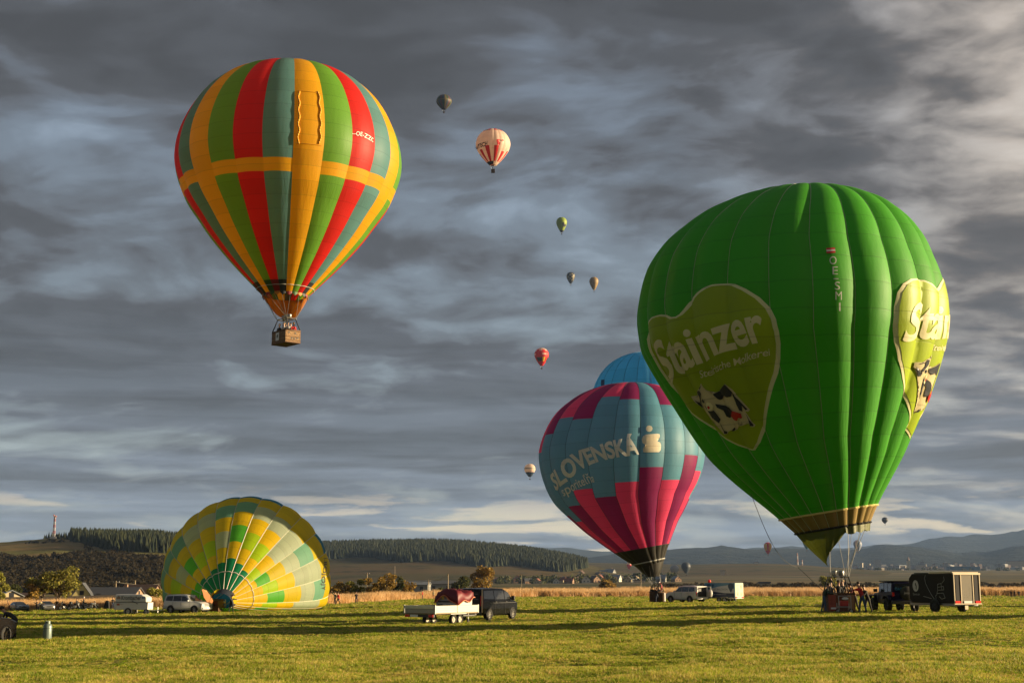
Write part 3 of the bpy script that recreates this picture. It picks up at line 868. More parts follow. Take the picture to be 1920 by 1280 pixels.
def decal(env, name, V, Fc, m, root, out=.03, dth=(0,), surf=False):
    """print traced on the cloth: points (in photo pixels) are put on the envelope's own (angle, length) coordinates"""
    H = [(R(x), y / 100) for x, y in V] if surf else [env.hit(x, y) for x, y in V]
    bm = bmesh.new(); idx = {}
    for f in Fc:
        if any(H[i] is None for i in f): continue
        th = [H[i][0] for i in f]
        if max(th) - min(th) > 1: continue
        for i in f:
            if i not in idx: idx[i] = bm.verts.new((H[i][0], H[i][1] * 3, 0))
        try: bm.faces.new([idx[i] for i in f])
        except ValueError: pass
    if not bm.faces: bm.free(); return
    g_ = 2 * PI / env.N / 8
    for ax, st_ in ((0, g_), (1, .05)):
        vals = [v.co[ax] for v in bm.verts]; q = env.phase + math.ceil((min(vals) - env.phase) / g_) * g_ if ax == 0 else min(vals) + st_
        while q < max(vals):
            co = [0, 0, 0]; co[ax] = q; no = [0, 0, 0]; no[ax] = 1
            bmesh.ops.bisect_plane(bm, geom=bm.verts[:] + bm.edges[:] + bm.faces[:], plane_co=co, plane_no=no, dist=1e-6); q += st_
    bmesh.ops.triangulate(bm, faces=bm.faces[:]); bm.verts.index_update()
    VV = [(v.co.x, v.co.y / 3) for v in bm.verts]; FF = [tuple(v.index for v in f.verts) for f in bm.faces]; bm.free()
    for d in dth:
        mb = MB(root.location)
        # the second heart was sewn on higher up
        rm = (lambda t: .799 - interp([(-.1, -.1), (0, 0), (.14, .195), (.33, .38), (.5, .55)], .799 - t)) if abs(d - R(108.75)) < 1e-6 else (lambda t: t)
        mb.v = [env.pt(a + d, rm(t), out) - root.location for a, t in VV]; mb.f = FF; mb.mi = [0] * len(FF)
        me = mb.mesh(name, m, True, False); ul = me.uv_layers.new(name='UVMap')
        for l in me.loops: ul.data[l.index].uv = (.5, VV[l.vertex_index][1] * 19)
        o = bpy.data.objects.new(name, me); COL.objects.link(o); o.parent = root
def warp_text(body, base, xh, xheight=.52, step=.1, bold=0., space=1., shear=0.):
    """lettering whose baseline follows polyline base and whose x-height line follows xh (both in photo pixels)"""
    V, Fc, W = textmesh(body, step, bold, space, shear=shear)
    out = []
    def along(pl, u):
        n = len(pl) - 1; k = min(n - 1, int(u * n)); f = u * n - k
        def cr(c):
            p0 = pl[max(0, k - 1)][c]; p1 = pl[k][c]; p2 = pl[k + 1][c]; p3 = pl[min(n, k + 2)][c]
            return .5 * (2 * p1 + (p2 - p0) * f + (2 * p0 - 5 * p1 + 4 * p2 - p3) * f * f + (3 * p1 - p0 - 3 * p2 + p3) * f ** 3)
        return cr(0), cr(1)
    for x, y in V:
        u = min(.9999, max(0, x / W)); b = along(base, u); t = along(xh, u); q = y / xheight
        out.append((b[0] + (t[0] - b[0]) * q, b[1] + (t[1] - b[1]) * q))
    return out, Fc
def flat_text(body, m, root, M, height, name='lettering', bold=0., width=None, space=1.0, shear=0.):
    """flat lettering: M maps (x right, y up, z out) to the thing's local space; height is the cap height"""
    V, Fc, W = textmesh(body, 0, bold, space, 3, shear)
    k = height / .69; kx = (width / W) if width else k
    mb = MB(); mb.add([M @ Vector((x * kx, y * k, 0)) for x, y in V], Fc)
    return mb.build(name, m, root, fixn=False)

# ------------------------------------------------------------------ basket, burner
def wicker_mat(name, col):
    m = bpy.data.materials.new(name); m.use_nodes = True
    k = NT(m.node_tree)
    tcn = k.n('ShaderNodeTexCoord').outputs['Object']
    sp = k.n('ShaderNodeSeparateXYZ', {0: tcn})
    h = k.n('ShaderNodeCombineXYZ', {0: k.m('ADD', sp.outputs[0], sp.outputs[1]), 1: sp.outputs[2], 2: 0.0}).outputs[0]
    br = k.n('ShaderNodeTexBrick', {'Vector': h, 'Scale': 9.0, 'Mortar Size': 0.03, 'Color1': (*col, 1), 'Color2': (*[c * .6 for c in col], 1), 'Mortar': (*[c * .2 for c in col], 1), 'Row Height': .22})
    nb = k.n('ShaderNodeBump', {'Strength': .8, 'Distance': .02, 'Height': br.outputs['Fac']}, invert=True).outputs[0]
    p = k.n('ShaderNodeBsdfPrincipled', {'Base Color': br.outputs[0], 'Roughness': .6, 'Normal': nb}).outputs[0]
    k.n('ShaderNodeOutputMaterial', {0: p}); return m
WICK = wicker_mat('wicker', (0.42, 0.24, 0.10)); WICKD = wicker_mat('dark_wicker', (0.16, 0.085, 0.04))
SUEDE = mat('brown_leather', (0.12, 0.06, 0.03), .8)
CABLE = mat('steel_cable', (0.25, 0.25, 0.25), .45, .6)
BLACKF = mat('black_cloth', (0.015, 0.015, 0.017), .8)
def basket(root, w, d, h, wick, frame_h=.95, burners=2, poles=True, frame_t=.05):
    mb = MB(); t = .06; ta = 1.04
    for (cx, cy, sx, sy) in ((0, -d / 2, w, t), (0, d / 2, w, t), (-w / 2, 0, t, d), (w / 2, 0, t, d)):
        mb.box((cx, cy, h / 2 + .04), (sx + (t if sx > sy else 0), sy - (t if sy > sx else 0), h - .08))
    mb.build('wicker_body', wick, root, bevel=.02)
    MB().box((0, 0, .06), (w + .1, d + .1, .1)).build('floor', SUEDE, root, bevel=.02)
    r = MB()
    for a, b in (((-1, -1), (1, -1)), ((1, -1), (1, 1)), ((1, 1), (-1, 1)), ((-1, 1), (-1, -1))):
        r.tube((a[0] * w / 2, a[1] * d / 2, h), (b[0] * w / 2, b[1] * d / 2, h), .055, n=8)
    r.build('padded_rim', SUEDE, root, smooth=True)
    if poles:
        for sx in (-1, 1):
            for sy in (-1, 1):
                MB().tube((sx * w / 2, sy * d / 2, h), (sx * w * .33, sy * d * .30, h + frame_h), .045, .035, 8).build('upright', BLACKF, root, smooth=True)
    z = h + frame_h; f = MB()
    for a, b in (((-1, -1), (1, -1)), ((1, -1), (1, 1)), ((1, 1), (-1, 1)), ((-1, 1), (-1, -1)), ((-1, 0), (1, 0))):
        f.tube((a[0] * w * .36, a[1] * d * .33, z), (b[0] * w * .36, b[1] * d * .33, z), .035, n=6)
    f.build('burner_frame', STEEL, root)
    for i in range(burners):
        x = (i - (burners - 1) / 2) * .42; b = MB()
        b.lathe([(.09, -.12), (.10, 0), (.17, .02), (.17, .30), (.15, .32), (.13, .10)], 12, (x, 0, z + .05))
        for q in range(4): b.lathe([(.155 - .02 * (q % 2), .05 + q * .06), (.185, .06 + q * .06), (.155, .09 + q * .06)], 12, (x, 0, z + .05))
        b.build('burner', STEEL, root, smooth=True)
        b = MB(); b.tube((x, -.05, z - .05), (x * 1.5, -.1, h - .2), .02, n=5); b.build('fuel_hose', BLACKP, root)
    return z
def rig(root, env, z, w, d, n=12, r=.012, ths=None):
    """suspension cables from the mouth ring to the four corners of the burner frame, a part of the balloon"""
    M = Matrix.Translation(root.location) @ Matrix.Rotation(root.rotation_euler.z, 4, 'Z')
    cs = [M @ Vector((sx * w * .36, sy * d * .33, z)) for sx in (-1, 1) for sy in (-1, 1)]
    Mi = M.inverted()
    for i in range(n):
        th = env.phase + (i + .5) * 2 * PI / n; p = env.pt(th, 1)
        c = min(cs, key=lambda q: (q - p).length)
        MB().tube(Mi @ p, Mi @ c, r, n=4).build('suspension_cable', CABLE, root)

# ================================================================== people
def person(loc, rz, label, top, legs, pose='stand', hair=HAIR, h=1.75, shoes=None, group=None, scale_arm=1.0, name='person', cap=None):
    k = h / 1.75
    J = {}; 
    fw = Vector((0, -1, 0))     # faces local -Y
    lean = {'stand': 0, 'walk': .06, 'reach': .35, 'bend': 1.15, 'phone': 0, 'arms_up': 0, 'sit': .25, 'lean': .45, 'hips': 0}.get(pose, 0)
    hipz = .92 if pose != 'sit' else .62
    hip = Vector((0, 0, hipz))
    up = Vector((0, -math.sin(lean), math.cos(lean)))
    chest = hip + up * .32; neck = hip + up * .52
    hu = Vector((0, -math.sin(lean * .6), math.cos(lean * .6)))
    head0 = neck + hu * .10; head1 = neck + hu * .20; head2 = neck + hu * .29
    V = []; E = []; RD_ = []; TG = []
    def v(p, r): V.append(Vector(p) * k); RD_.append(r * k); return len(V) - 1
    def e(a, b, t): E.append((a, b)); TG.append(t)
    P = v(hip, (.135)); Bl = v(hip + up * .16, .120); Ch = v(chest, .145); Nk = v(neck, .062); H0 = v(head0, .068); H1 = v(head1 + Vector((0, -.01, 0)), .095); H2 = v(head2, .075)
    e(P, Bl, 1); e(Bl, Ch, 1); e(Ch, Nk, 1); e(Nk, H0, 0); e(H0, H1, 0); e(H1, H2, 0)
    ns = v(head1 + Vector((0, -.105, -.01)), .018); e(H1, ns, 0)
    spread = {'walk': (.30, -.26), 'stand': (.03, -.02), 'reach': (.14, -.16), 'bend': (.02, .02), 'lean': (.1, -.2), 'sit': (.4, .38)}.get(pose, (.02, .0))
    for sgn, st in ((-1, spread[0]), (1, spread[1])):
        hj = v(hip + Vector((sgn * .095, 0, -.06)), .098)
        if pose == 'sit':
            kn = v((sgn * .16, -.40, .60), .065); an = v((sgn * .16, -.38, .12), .045); to = v((sgn * .17, -.56, .04), .04)
        else:
            kn = v((sgn * .11, -st * .55 - .03, .49), .066); an = v((sgn * .12, -st, .10), .046); to = v((sgn * .14, -st - .15, .035), .040)
        e(P, hj, 2); e(hj, kn, 2); e(kn, an, 2); e(an, to, 3)
        shp = chest + up * .12 + Vector((sgn * .185, 0, 0)); sh = v(shp, .060); e(Ch, sh, 1)
        if pose in ('reach',):
            el = shp + Vector((sgn * .03, -.26, -.08)); ha = el + Vector((0, -.27, .02))
        elif pose == 'bend':
            el = shp + Vector((0, -.10, -.27)); ha = el + Vector((0, -.12, -.24))
        elif pose == 'phone':
            el = shp + Vector((sgn * .05, -.08, -.26)); ha = el + Vector((-sgn * .10, -.22, .16))
        elif pose == 'arms_up' and sgn < 0:
            el = shp + Vector((sgn * .18, -.10, .18)); ha = el + Vector((sgn * .12, -.06, .22))
        elif pose == 'hips':
            el = shp + Vector((sgn * .16, .05, -.24)); ha = el + Vector((-sgn * .14, -.06, -.18))
        elif pose in ('lean', 'sit'):
            el = shp + Vector((sgn * .05, -.16, -.20)); ha = el + Vector((0, -.24, -.04))
        elif pose == 'walk':
            el = shp + Vector((sgn * .06, sgn * .10, -.26)); ha = el + Vector((0, sgn * .08 - .08, -.22))
        else:
            el = shp + Vector((sgn * .07, .02, -.27)); ha = el + Vector((-sgn * .01, -.06, -.24))
        eli = v(el, .046); hi = v(ha, .034); e(sh, eli, 1); e(eli, hi, 1)
        d = (ha - el).normalized(); sd = d.cross(Vector((1, 0, 0)) if abs(d.x) < .8 else Vector((0, 0, 1))).normalized()
        pm = v(ha + d * .07, .030); e(hi, pm, 0)
        for q, ln in ((-1.5, .065), (-.5, .08), (.5, .075), (1.5, .055)):
            f0 = v(ha + d * .11 + sd * q * .018, .0095); f1 = v(ha + d * (.11 + ln) + sd * q * .021 + Vector((-sgn * .015, 0, 0)), .008); e(pm, f0, 0); e(f0, f1, 0)
        t0 = v(ha + d * .05 + sd * .05, .011); t1 = v(ha + d * .085 + sd * .062, .009); e(hi, t0, 0); e(t0, t1, 0)
    me = bpy.data.meshes.new('body'); me.from_pydata([tuple(p) for p in V], E, []); o = bpy.data.objects.new('body', me); COL.objects.link(o)
    sk = o.modifiers.new('s', 'SKIN'); sk.use_smooth_shade = True; sb = o.modifiers.new('u', 'SUBSURF'); sb.levels = 1; sb.render_levels = 1
    for i, r in enumerate(RD_): me.skin_vertices[0].data[i].radius = (r, r)
    me.skin_vertices[0].data[0].use_root = True
    # torso wider than deep
    for i in (P, Bl, Ch): me.skin_vertices[0].data[i].radius = (RD_[i] * 1.18, RD_[i] * .82)
    dg = bpy.context.evaluated_depsgraph_get(); nm = bpy.data.meshes.new_from_object(o.evaluated_get(dg)); bpy.data.objects.remove(o)
    sh_ = shoes or BLACKP
    nm.materials.clear()
    for m in (SKIN, top, legs, sh_): nm.materials.append(m)
    segs = [(V[a], V[b], t) for (a, b), t in zip(E, TG)]
    mi = []
    for pl in nm.polygons:
        c = pl.center; best = 9e9; bt = 1
        for a, b, t in segs:
            ab = b - a; u = max(0, min(1, (c - a).dot(ab) / max(1e-9, ab.dot(ab)))); dd = (c - a - ab * u).length
            if dd < best: best = dd; bt = t
        mi.append(bt)
    nm.polygons.foreach_set('material_index', mi); nm.polygons.foreach_set('use_smooth', [True] * len(nm.polygons))
    root = thing(name, label, 'person', loc, rz, group)
    b = bpy.data.objects.new('body', nm); COL.objects.link(b); b.parent = root
    hm = MB(); c = (head1 + hu * .055 + Vector((0, .018, 0))) * k; hm.ball(c, (.098 * k, .108 * k, .090 * k), 12, 8)
    hm.build('cap' if cap else 'hair', cap or hair, root, smooth=True)
    return root
def cloth(name, c): return mat(name, c, .85, var=.12, vs=14)
C_BLK = cloth('cloth_black', (.018, .018, .020)); C_NAVY = cloth('cloth_navy', (.02, .03, .06)); C_JEAN = cloth('denim', (.06, .10, .16)); C_RED = cloth('cloth_red', (.55, .03, .03))
C_GRN = cloth('cloth_dark_green', (.03, .06, .04)); C_KHA = cloth('cloth_khaki', (.32, .27, .15)); C_GRY = cloth('cloth_grey', (.12, .12, .13)); C_WHT = cloth('cloth_white', (.6, .58, .55)); C_BRN = cloth('cloth_brown', (.22, .11, .05))
C_PNK = cloth('cloth_pink', (.55, .09, .12)); C_TEAL = cloth('cloth_teal', (.04, .10, .10))
# ================================================================== 1. striped balloon in flight, upper left
f_red = fabric('red_nylon', (.72, .018, .012)); f_yel = fabric('golden_nylon', (.92, .46, .008)); f_grn = fabric('leaf_green_nylon', (.16, .42, .04)); f_blu = fabric('grey_teal_nylon', (.13, .32, .34))
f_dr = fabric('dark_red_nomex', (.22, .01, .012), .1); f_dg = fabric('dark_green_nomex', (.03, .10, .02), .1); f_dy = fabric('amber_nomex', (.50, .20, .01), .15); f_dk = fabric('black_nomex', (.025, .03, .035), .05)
f_or = fabric('orange_scoop_cloth', (.45, .14, .01), .25)
TAPE = mat('white_load_tape', (.62, .60, .52), .6); TAPED = mat('grey_load_tape', (.46, .50, .32), .6)
Y0 = 106.0
e1 = Env(at(540, 275, Y0), 8.8, 24, 11.3, .016); e1.fit(327, 752, 109, 563)
yb0 = e1.t_of_z(e1.z_at(R(4), 294)); yb1 = e1.t_of_z(e1.z_at(R(4), 320)); yb2 = e1.t_of_z(e1.z_at(R(4), 523))
bk = at(536, 646, Y0)
root1 = thing('striped_balloon', 'large flying balloon with red, yellow, green and teal stripes crossed by a yellow ring', 'hot air balloon', bk, R(-32))
root1.rotation_euler.z = 0
def runs1(g, th):
    # gore 0 begins at the seam just right of the middle: yellow, then green, red, teal ...
    q = g % 4
    if q == 0: return [(0, 1, f_yel)] if g != 20 else [(0, 1, f_yel)]
    a, d = {1: (f_grn, f_grn), 2: (f_red, f_red), 3: (f_blu, f_dk)}[q]
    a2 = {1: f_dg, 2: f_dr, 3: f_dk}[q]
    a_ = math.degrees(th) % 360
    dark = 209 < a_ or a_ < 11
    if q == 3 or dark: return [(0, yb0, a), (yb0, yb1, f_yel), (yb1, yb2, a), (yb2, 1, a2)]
    return [(0, yb0, a), (yb0, yb1, f_yel), (yb1, 1, a)]
e1.gores(root1, runs1, rows=60, cols=6, panels=22)
e1.ring(root1, e1.t_of_z(e1.z_at(R(4), 532)), TAPE, .02)
# scoop round the back and right side of the mouth
def tip1(u, P):
    s_ = math.sin(PI * u) ** .45
    c = at(541, 597, Y0 + .3); c.z = P.z
    low = at(541, 598, Y0 + .8).z
    q = P.lerp(Vector((c.x, c.y, P.z)), .45 * s_ + .1); q.z = lerp(P.z - .1, low, s_); return q
e1.skirt(root1, tip1, R(70), R(290), f_or, 'scoop', 36, 10, bow=.004)
tb = MB(root1.location)
for i in range(24):
    th = e1.phase + (i + .5) * 2 * PI / 24
    if True:
        mb = MB(root1.location); ps = [e1.pt(th + dx * R(15) * .49, 1.0, .0) for dx in (-1, -.5, 0, .5, 1)]
        lo = [p - Vector((0, 0, .30 - .18 * abs(j - 2) / 2)) for j, p in enumerate(ps)]
        mb.add(ps + lo, [(j, j + 1, j + 6, j + 5) for j in range(4)]); o = mb.build('mouth_flap', [f_dr, f_dg, f_dy, f_dk][i % 4] if True else None, root1, fixn=False)
        ul = o.data.uv_layers.new(name='UVMap')
# turning vent: a column of laced openings on each edge of the middle yellow gore
for th, nm in ((e1.phase + R(2.6), 0), (e1.phase + R(12.2), 1)):
    ta, tb_ = e1.t_of_z(e1.z_at(th, 172)), e1.t_of_z(e1.z_at(th, 270))
    P = []
    n = 22
    for j in range(n + 1):
        t = lerp(ta, tb_, j / n); w = .5 - .5 * math.cos(j / n * 2 * PI * 4)
        P.append(e1.pt(th + R(.8) * w * (1 if nm else -1), t, .02 + .03 * w))
    MB(root1.location).path(P, .07, 6).build('vent_pleat', f_yel if False else mat('golden_hem', (.72, .33, .02), .5), root1, smooth=True)
for py in (172, 270):
    P = [e1.pt(e1.phase + R(lerp(1, 14, i / 8)), e1.t_of_z(e1.z_at(e1.phase + R(7), py)), .03) for i in range(9)]
    MB(root1.location).path(P, .022, 4).build('vent_hem', mat('golden_hem', (.72, .33, .02), .5), root1)
e1.bvh()
WH = mat('white_print', (.80, .78, .70), .6, var=.02)
V, Fc = warp_text('—OE-ZZC', [(661, 253.5), (678, 256.5), (699, 267)], [(661, 246), (679, 248.5), (700, 259.5)], .7, .3, .004)
decal(e1, 'registration_lettering', V, Fc, WH, root1, .05)
# basket (its own tilt: seen by its corner)
bkt = MB
Mz = R(40)
def basket_at(root, rot, *a, **kw):
    pass
    n0 = set(root.children); z = basket(root, *a, **kw)
    for c in root.children:
        if c not in n0: c.data.transform(Matrix.Rotation(rot, 4, 'Z'))
    return z
zf = basket_at(root1, R(-50), 2.05, 1.30, 1.02, WICK, frame_h=1.0, burners=3)
bw = MB(); bw.M = Matrix.Rotation(R(-50), 4, 'Z')
for y_, z_ in ((-.38, .80), (.20, .78), (.40, .42), (-.12, .38), (.12, .36)):
    bw = MB(); bw.M = Matrix.Rotation(R(-50), 4, 'Z'); bw.box((1.075, y_, z_), (.02, .14, .10)); bw.build('step_hole', BLACKP, root1)
b2 = MB(); b2.M = Matrix.Rotation(R(-50), 4, 'Z'); b2.box((-.15, -.70, .58), (.48, .02, .62)); b2.build('white_panel', PLATE, root1)
b2 = MB(); b2.M = Matrix.Rotation(R(-50), 4, 'Z'); b2.ball((-.15, -.715, .60), (.09, .01, .13), 8, 6); b2.tube((-.15, -.715, .48), (-.05, -.715, .76), .03); b2.build('emblem', BLACKP, root1)
b3 = MB(); b3.M = Matrix.Rotation(R(-50), 4, 'Z')
for z_ in (.22, .5, .94): b3.box((0, -.69, z_), (2.12, .02, .03)); b3.box((1.085, 0, z_), (.02, 1.30, .03))
b3.build('leather_strap', SUEDE, root1)
for i in range(16):
    th = e1.phase + (i + .5) * 2 * PI / 16; p = e1.pt(th, 1) - root1.location
    cs = [Matrix.Rotation(R(-50), 3, 'Z') @ Vector((sx * .75, sy * .43, zf)) for sx in (-1, 1) for sy in (-1, 1)]
    MB().tube(p, min(cs, key=lambda q: (q - p).length), .014, n=4).build('suspension_cable', CABLE, root1)
for i, (x, y, tp, lb, hh) in enumerate([(-.62, -.25, C_BLK, 'passenger in black at the left end of the flying basket', HAIR), (-.3, .15, C_GRY, 'passenger in grey, second from the left in the flying basket', HAIR), (.0, -.2, C_WHT, 'pilot in a pale shirt under the burner of the flying basket', HAIRB),
                                    (.25, .25, C_BRN, 'passenger in brown right of the pilot in the flying basket', HAIR), (.45, -.1, C_WHT, 'passenger in white near the sunny end of the flying basket', HAIR), (.62, .3, C_RED, 'passenger in red at the sunny corner of the flying basket', HAIRB)]):
    p = Matrix.Rotation(R(-50), 3, 'Z') @ Vector((x, y, .1)); person(root1.location + p, rnd.uniform(-1, 1), lb, tp, C_JEAN, 'stand', hh, 1.62, group='passengers in the flying basket')

# ================================================================== 2. big green balloon, right
g_g = fabric('emerald_nylon', (.055, .36, .010), .34, .60, sheen=.45); g_tan = fabric('tan_nomex', (.26, .18, .055), .05); g_ol = fabric('olive_nomex', (.085, .10, .012), .15)
g_lo = fabric('logo_green_print', (.40, .54, .012), .34, .5); g_cr = fabric('cream_print', (.90, .84, .52), .28, .5)
PR2 = [(0, .85), (.2, .84), (.42, .78), (.645, .66), (.83, .48), (.945, .26), (1.0, .02), (.99, -.15), (.957, -.28), (.81, -.58), (.60, -.93), (.34, -1.24), (.23, -1.385)]
o2 = lambda z: (interp([(-1.5, .25), (-1.24, .185), (-.93, .095), (-.58, .045), (-.28, 0), (0, 0), (.3, .0), (.5, .03), (.66, .07), (.86, .125)], z), 0)
Y2 = 84.0
e2 = Env(at(1486, 590, Y2), 9.6, 24, -3.3, .034, PR2, o2, shear=lambda z: interp([(-1.4, .17), (-1.2, .14), (-.6, .03), (-.3, 0)], z)); e2.fit(1195, 1777, 343, 1000)
bl2 = foot(1574, 83.0)
root2 = thing('green_balloon', 'huge emerald green balloon with pale heart shaped dairy logos, standing at the right', 'hot air balloon', bl2)
tanz = e2.t_of_z(e2.z_at(R(-12), 958))
def runs2(g, th): return [(0, tanz, g_g), (tanz, 1, g_tan)]
_gores2 = e2.gores(root2, runs2, rows=64, cols=8, panels=19, multi='gore')
e2.tapes(root2, TAPED, .036, .03, 1, 60)
e2.ring(root2, tanz, mat('gold_ring_tape', (.75, .60, .25), .5), .06)
e2.ring(root2, 1.0, BLACKP, .07)
tipP = at(1553, 1062, Y2 - 1.4)
def tip2(u, P):
    s_ = min(1, math.sin(PI * min(1, max(0, (u - 0.0)))) ** .55 * 1.0)
    q = P.lerp(tipP, s_); 
    return q if s_ > .1 else P.lerp(tipP, .1)
e2.skirt(root2, tip2, R(-177), R(16), g_ol, 'scoop', 40, 14, bow=.010)
def tip2b(u, P): return P + Vector((.06, .0, -.45 - .12 * abs(math.sin(u * PI * 9)))) + (Vector((e2.pt(0, 1).x, P.y, P.z)) - P) * .06
e2.skirt(root2, tip2b, R(6), R(186), g_ol, 'skirt', 45, 4)
e2.bvh()
HRT = [(1337, 534), (1322, 541), (1308, 549), (1297, 557), (1289, 568), (1281, 583), (1275, 592), (1270, 596), (1262, 596), (1250, 590), (1238, 588), (1226, 592), (1218, 600), (1213, 612), (1211, 628), (1212, 650), (1218, 680), (1228, 706), (1242, 735), (1258, 759), (1276, 775), (1300, 793), (1330, 805), (1352, 818), (1372, 832), (1392, 839), (1410, 843), (1418, 841), (1426, 829), (1437, 800), (1446, 770), (1457, 730), (1463, 690), (1464, 665), (1463, 630), (1456, 602), (1444, 578), (1425, 560), (1400, 546), (1372, 536), (1355, 533)]
def inset(poly, d):
    n = len(poly); out = []
    ar = sum(poly[i][0] * poly[(i + 1) % n][1] - poly[(i + 1) % n][0] * poly[i][1] for i in range(n)); sg = 1 if ar > 0 else -1
    for i in range(n):
        a = Vector(poly[i - 1]); b = Vector(poly[i]); c = Vector(poly[(i + 1) % n])
        nn = Vector((-(c - a).y, (c - a).x)).normalized() * sg; out.append(tuple(b + nn * d))
    return out
D3 = (0, R(108.75), R(-120))
# the heart in the cloth's own coordinates: (angle in degrees, length from the crown in percent)
HST = [(-33, 46.9), (-38.3, 46.9), (-41.5, 47.3), (-44.7, 48.0), (-47.3, 48.7), (-49.4, 49.6), (-51.5, 50.8), (-53.4, 51.6), (-55.2, 51.9), (-57.5, 51.8), (-60.9, 51.0), (-64.9, 50.5), (-70.0, 50.6), (-74.6, 51.2), (-78.2, 52.4), (-80.4, 54.2), (-81.4, 57.0), (-81.4, 60.5), (-80.2, 64.2), (-77.6, 67.4), (-73.2, 70.3), (-67.0, 72.8), (-62.5, 74.8), (-57.5, 76.6), (-52.5, 78.1), (-48.5, 79.0), (-44.8, 79.6), (-42.5, 79.7), (-40.5, 79.2), (-37.4, 78.2), (-34.5, 76.6), (-31.2, 74.6), (-26.8, 71.2), (-22.8, 67.8), (-19.4, 65.0), (-17.3, 62.2), (-16.0, 59.4), (-15.7, 57.0), (-16.3, 54.6), (-18.1, 52.4), (-21.4, 50.4), (-25.9, 48.6), (-29.8, 47.4)]
def inset2(poly, d):
    q = inset([(x * .20, y) for x, y in poly], d); return [(x / .20, y) for x, y in q]
V, Fc = flatpoly([HST], 3); decal(e2, 'logo_border', V, Fc, g_cr, root2, .03, D3, True)
V, Fc = flatpoly([inset2(HST, .36)], 3); decal(e2, 'logo_field', V, Fc, g_lo, root2, .055, D3, True)
base = [(-77.5, 64.2), (-68.5, 62.8), (-61.0, 62.2), (-53.0, 61.6), (-44.8, 60.7), (-37.6, 59.9), (-31.6, 59.4), (-26.3, 59.0), (-20.8, 58.7)]
xh = [(-74.5, 58.2), (-67.0, 57.0), (-60.5, 56.5), (-53.0, 56.1), (-45.5, 55.5), (-37.9, 54.6), (-32.4, 53.9), (-27.3, 53.5), (-21.3, 53.2)]
V, Fc = warp_text('Stainzer', base, xh, .54, .12, .024, .97); decal(e2, 'logo_lettering', V, Fc, g_cr, root2, .09, D3, True)
def deg(pl): return [(math.degrees(h[0]), h[1] * 100) for h in (e2.hit(*p) for p in pl)]
base = deg([(1318, 709), (1340, 700), (1362, 691), (1386, 683), (1412, 674), (1446, 666)]); xh = deg([(1314, 699), (1336, 690), (1358, 681), (1382, 673), (1409, 663), (1443, 656)])
V, Fc = warp_text('Steirische Molkerei', base, xh, .54, .2, .007, .95, .22); decal(e2, 'logo_small_lettering', V, Fc, g_cr, root2, .09, D3, True)
# cow: traced in the enlarged crop (origin 1290,690 scale 9.143)
def cz(pts): return [(1290 + x / 9.143, 690 + y / 9.143) for x, y in pts]
cowA = cz([(262, 262), (300, 330), (345, 380), (362, 465), (410, 475), (480, 415), (660, 275), (790, 370), (930, 540), (1060, 690), (1035, 730), (990, 720), (1060, 830), (1100, 900), (1155, 950), (1135, 985), (1085, 985), (1050, 930), (985, 800), (950, 840), (935, 870), (968, 930), (950, 965), (900, 970), (855, 940), (860, 870), (790, 860), (730, 795), (650, 830), (700, 920), (790, 980), (795, 1030), (760, 1060), (730, 1040), (700, 1070), (690, 1105), (640, 1115), (625, 1060), (570, 980), (545, 900), (430, 830), (350, 720), (290, 620), (250, 610), (240, 660), (200, 650), (110, 555), (70, 485), (150, 460), (180, 400), (235, 350)])
cowB = [cz(q) for q in ([(450, 450), (660, 285), (795, 420), (770, 470), (700, 480), (620, 470), (545, 520), (480, 490)], [(480, 590), (540, 600), (620, 615), (700, 650), (765, 710), (735, 780), (690, 820), (650, 800), (600, 700), (510, 650)],
      [(300, 610), (345, 650), (360, 700), (430, 715), (470, 700), (580, 850), (560, 920), (440, 830), (370, 720)], [(190, 400), (240, 390), (270, 440), (260, 490), (240, 590), (210, 570), (220, 500), (185, 440)],
      [(790, 420), (870, 530), (1030, 680), (1000, 695), (940, 620), (880, 540), (870, 600), (955, 720), (900, 700), (850, 600)], [(275, 535), (300, 525), (325, 555), (310, 582), (280, 565)], [(125, 495), (165, 455), (205, 470), (180, 462), (150, 490)], [(240, 350), (270, 300), (262, 345), (245, 380)],
      [(120, 540), (220, 640), (245, 600), (240, 650), (210, 650)], [(570, 900), (640, 1040), (690, 1060), (690, 1095), (645, 1095), (640, 1060), (590, 960)], [(740, 1050), (775, 1020), (770, 980), (785, 1010), (775, 1045)], [(870, 870), (870, 935), (930, 950), (955, 930), (930, 880), (945, 930), (900, 945), (880, 930)], [(1000, 740), (1060, 860), (1130, 940), (1125, 965), (1075, 965), (1120, 955), (1050, 870)])]
cowR = [cz([(770, 700), (930, 745), (955, 815), (935, 830), (890, 815), (855, 870), (830, 815), (790, 850), (730, 780)]), cz([(375, 620), (400, 625), (418, 655), (395, 680), (370, 650)])]
V, Fc = flatpoly([cowA], 5); decal(e2, 'logo_cow', V, Fc, fabric('pale_print', (.66, .58, .34), .12, .45), root2, .09, D3)
V, Fc = flatpoly(cowB, 5); decal(e2, 'logo_cow_patch', V, Fc, fabric('dark_blue_print', (.014, .02, .032), .03, .45), root2, .13, D3)
V, Fc = flatpoly([cz([(370, 560), (420, 565), (460, 620), (455, 680), (420, 710), (370, 700), (350, 650), (350, 600)])], 5); decal(e2, 'logo_bell', V, Fc, g_cr, root2, .15, D3)
V, Fc = flatpoly(cowR, 5); decal(e2, 'logo_cow_udder', V, Fc, fabric('red_print', (.50, .01, .01), .06, .45), root2, .17, D3)
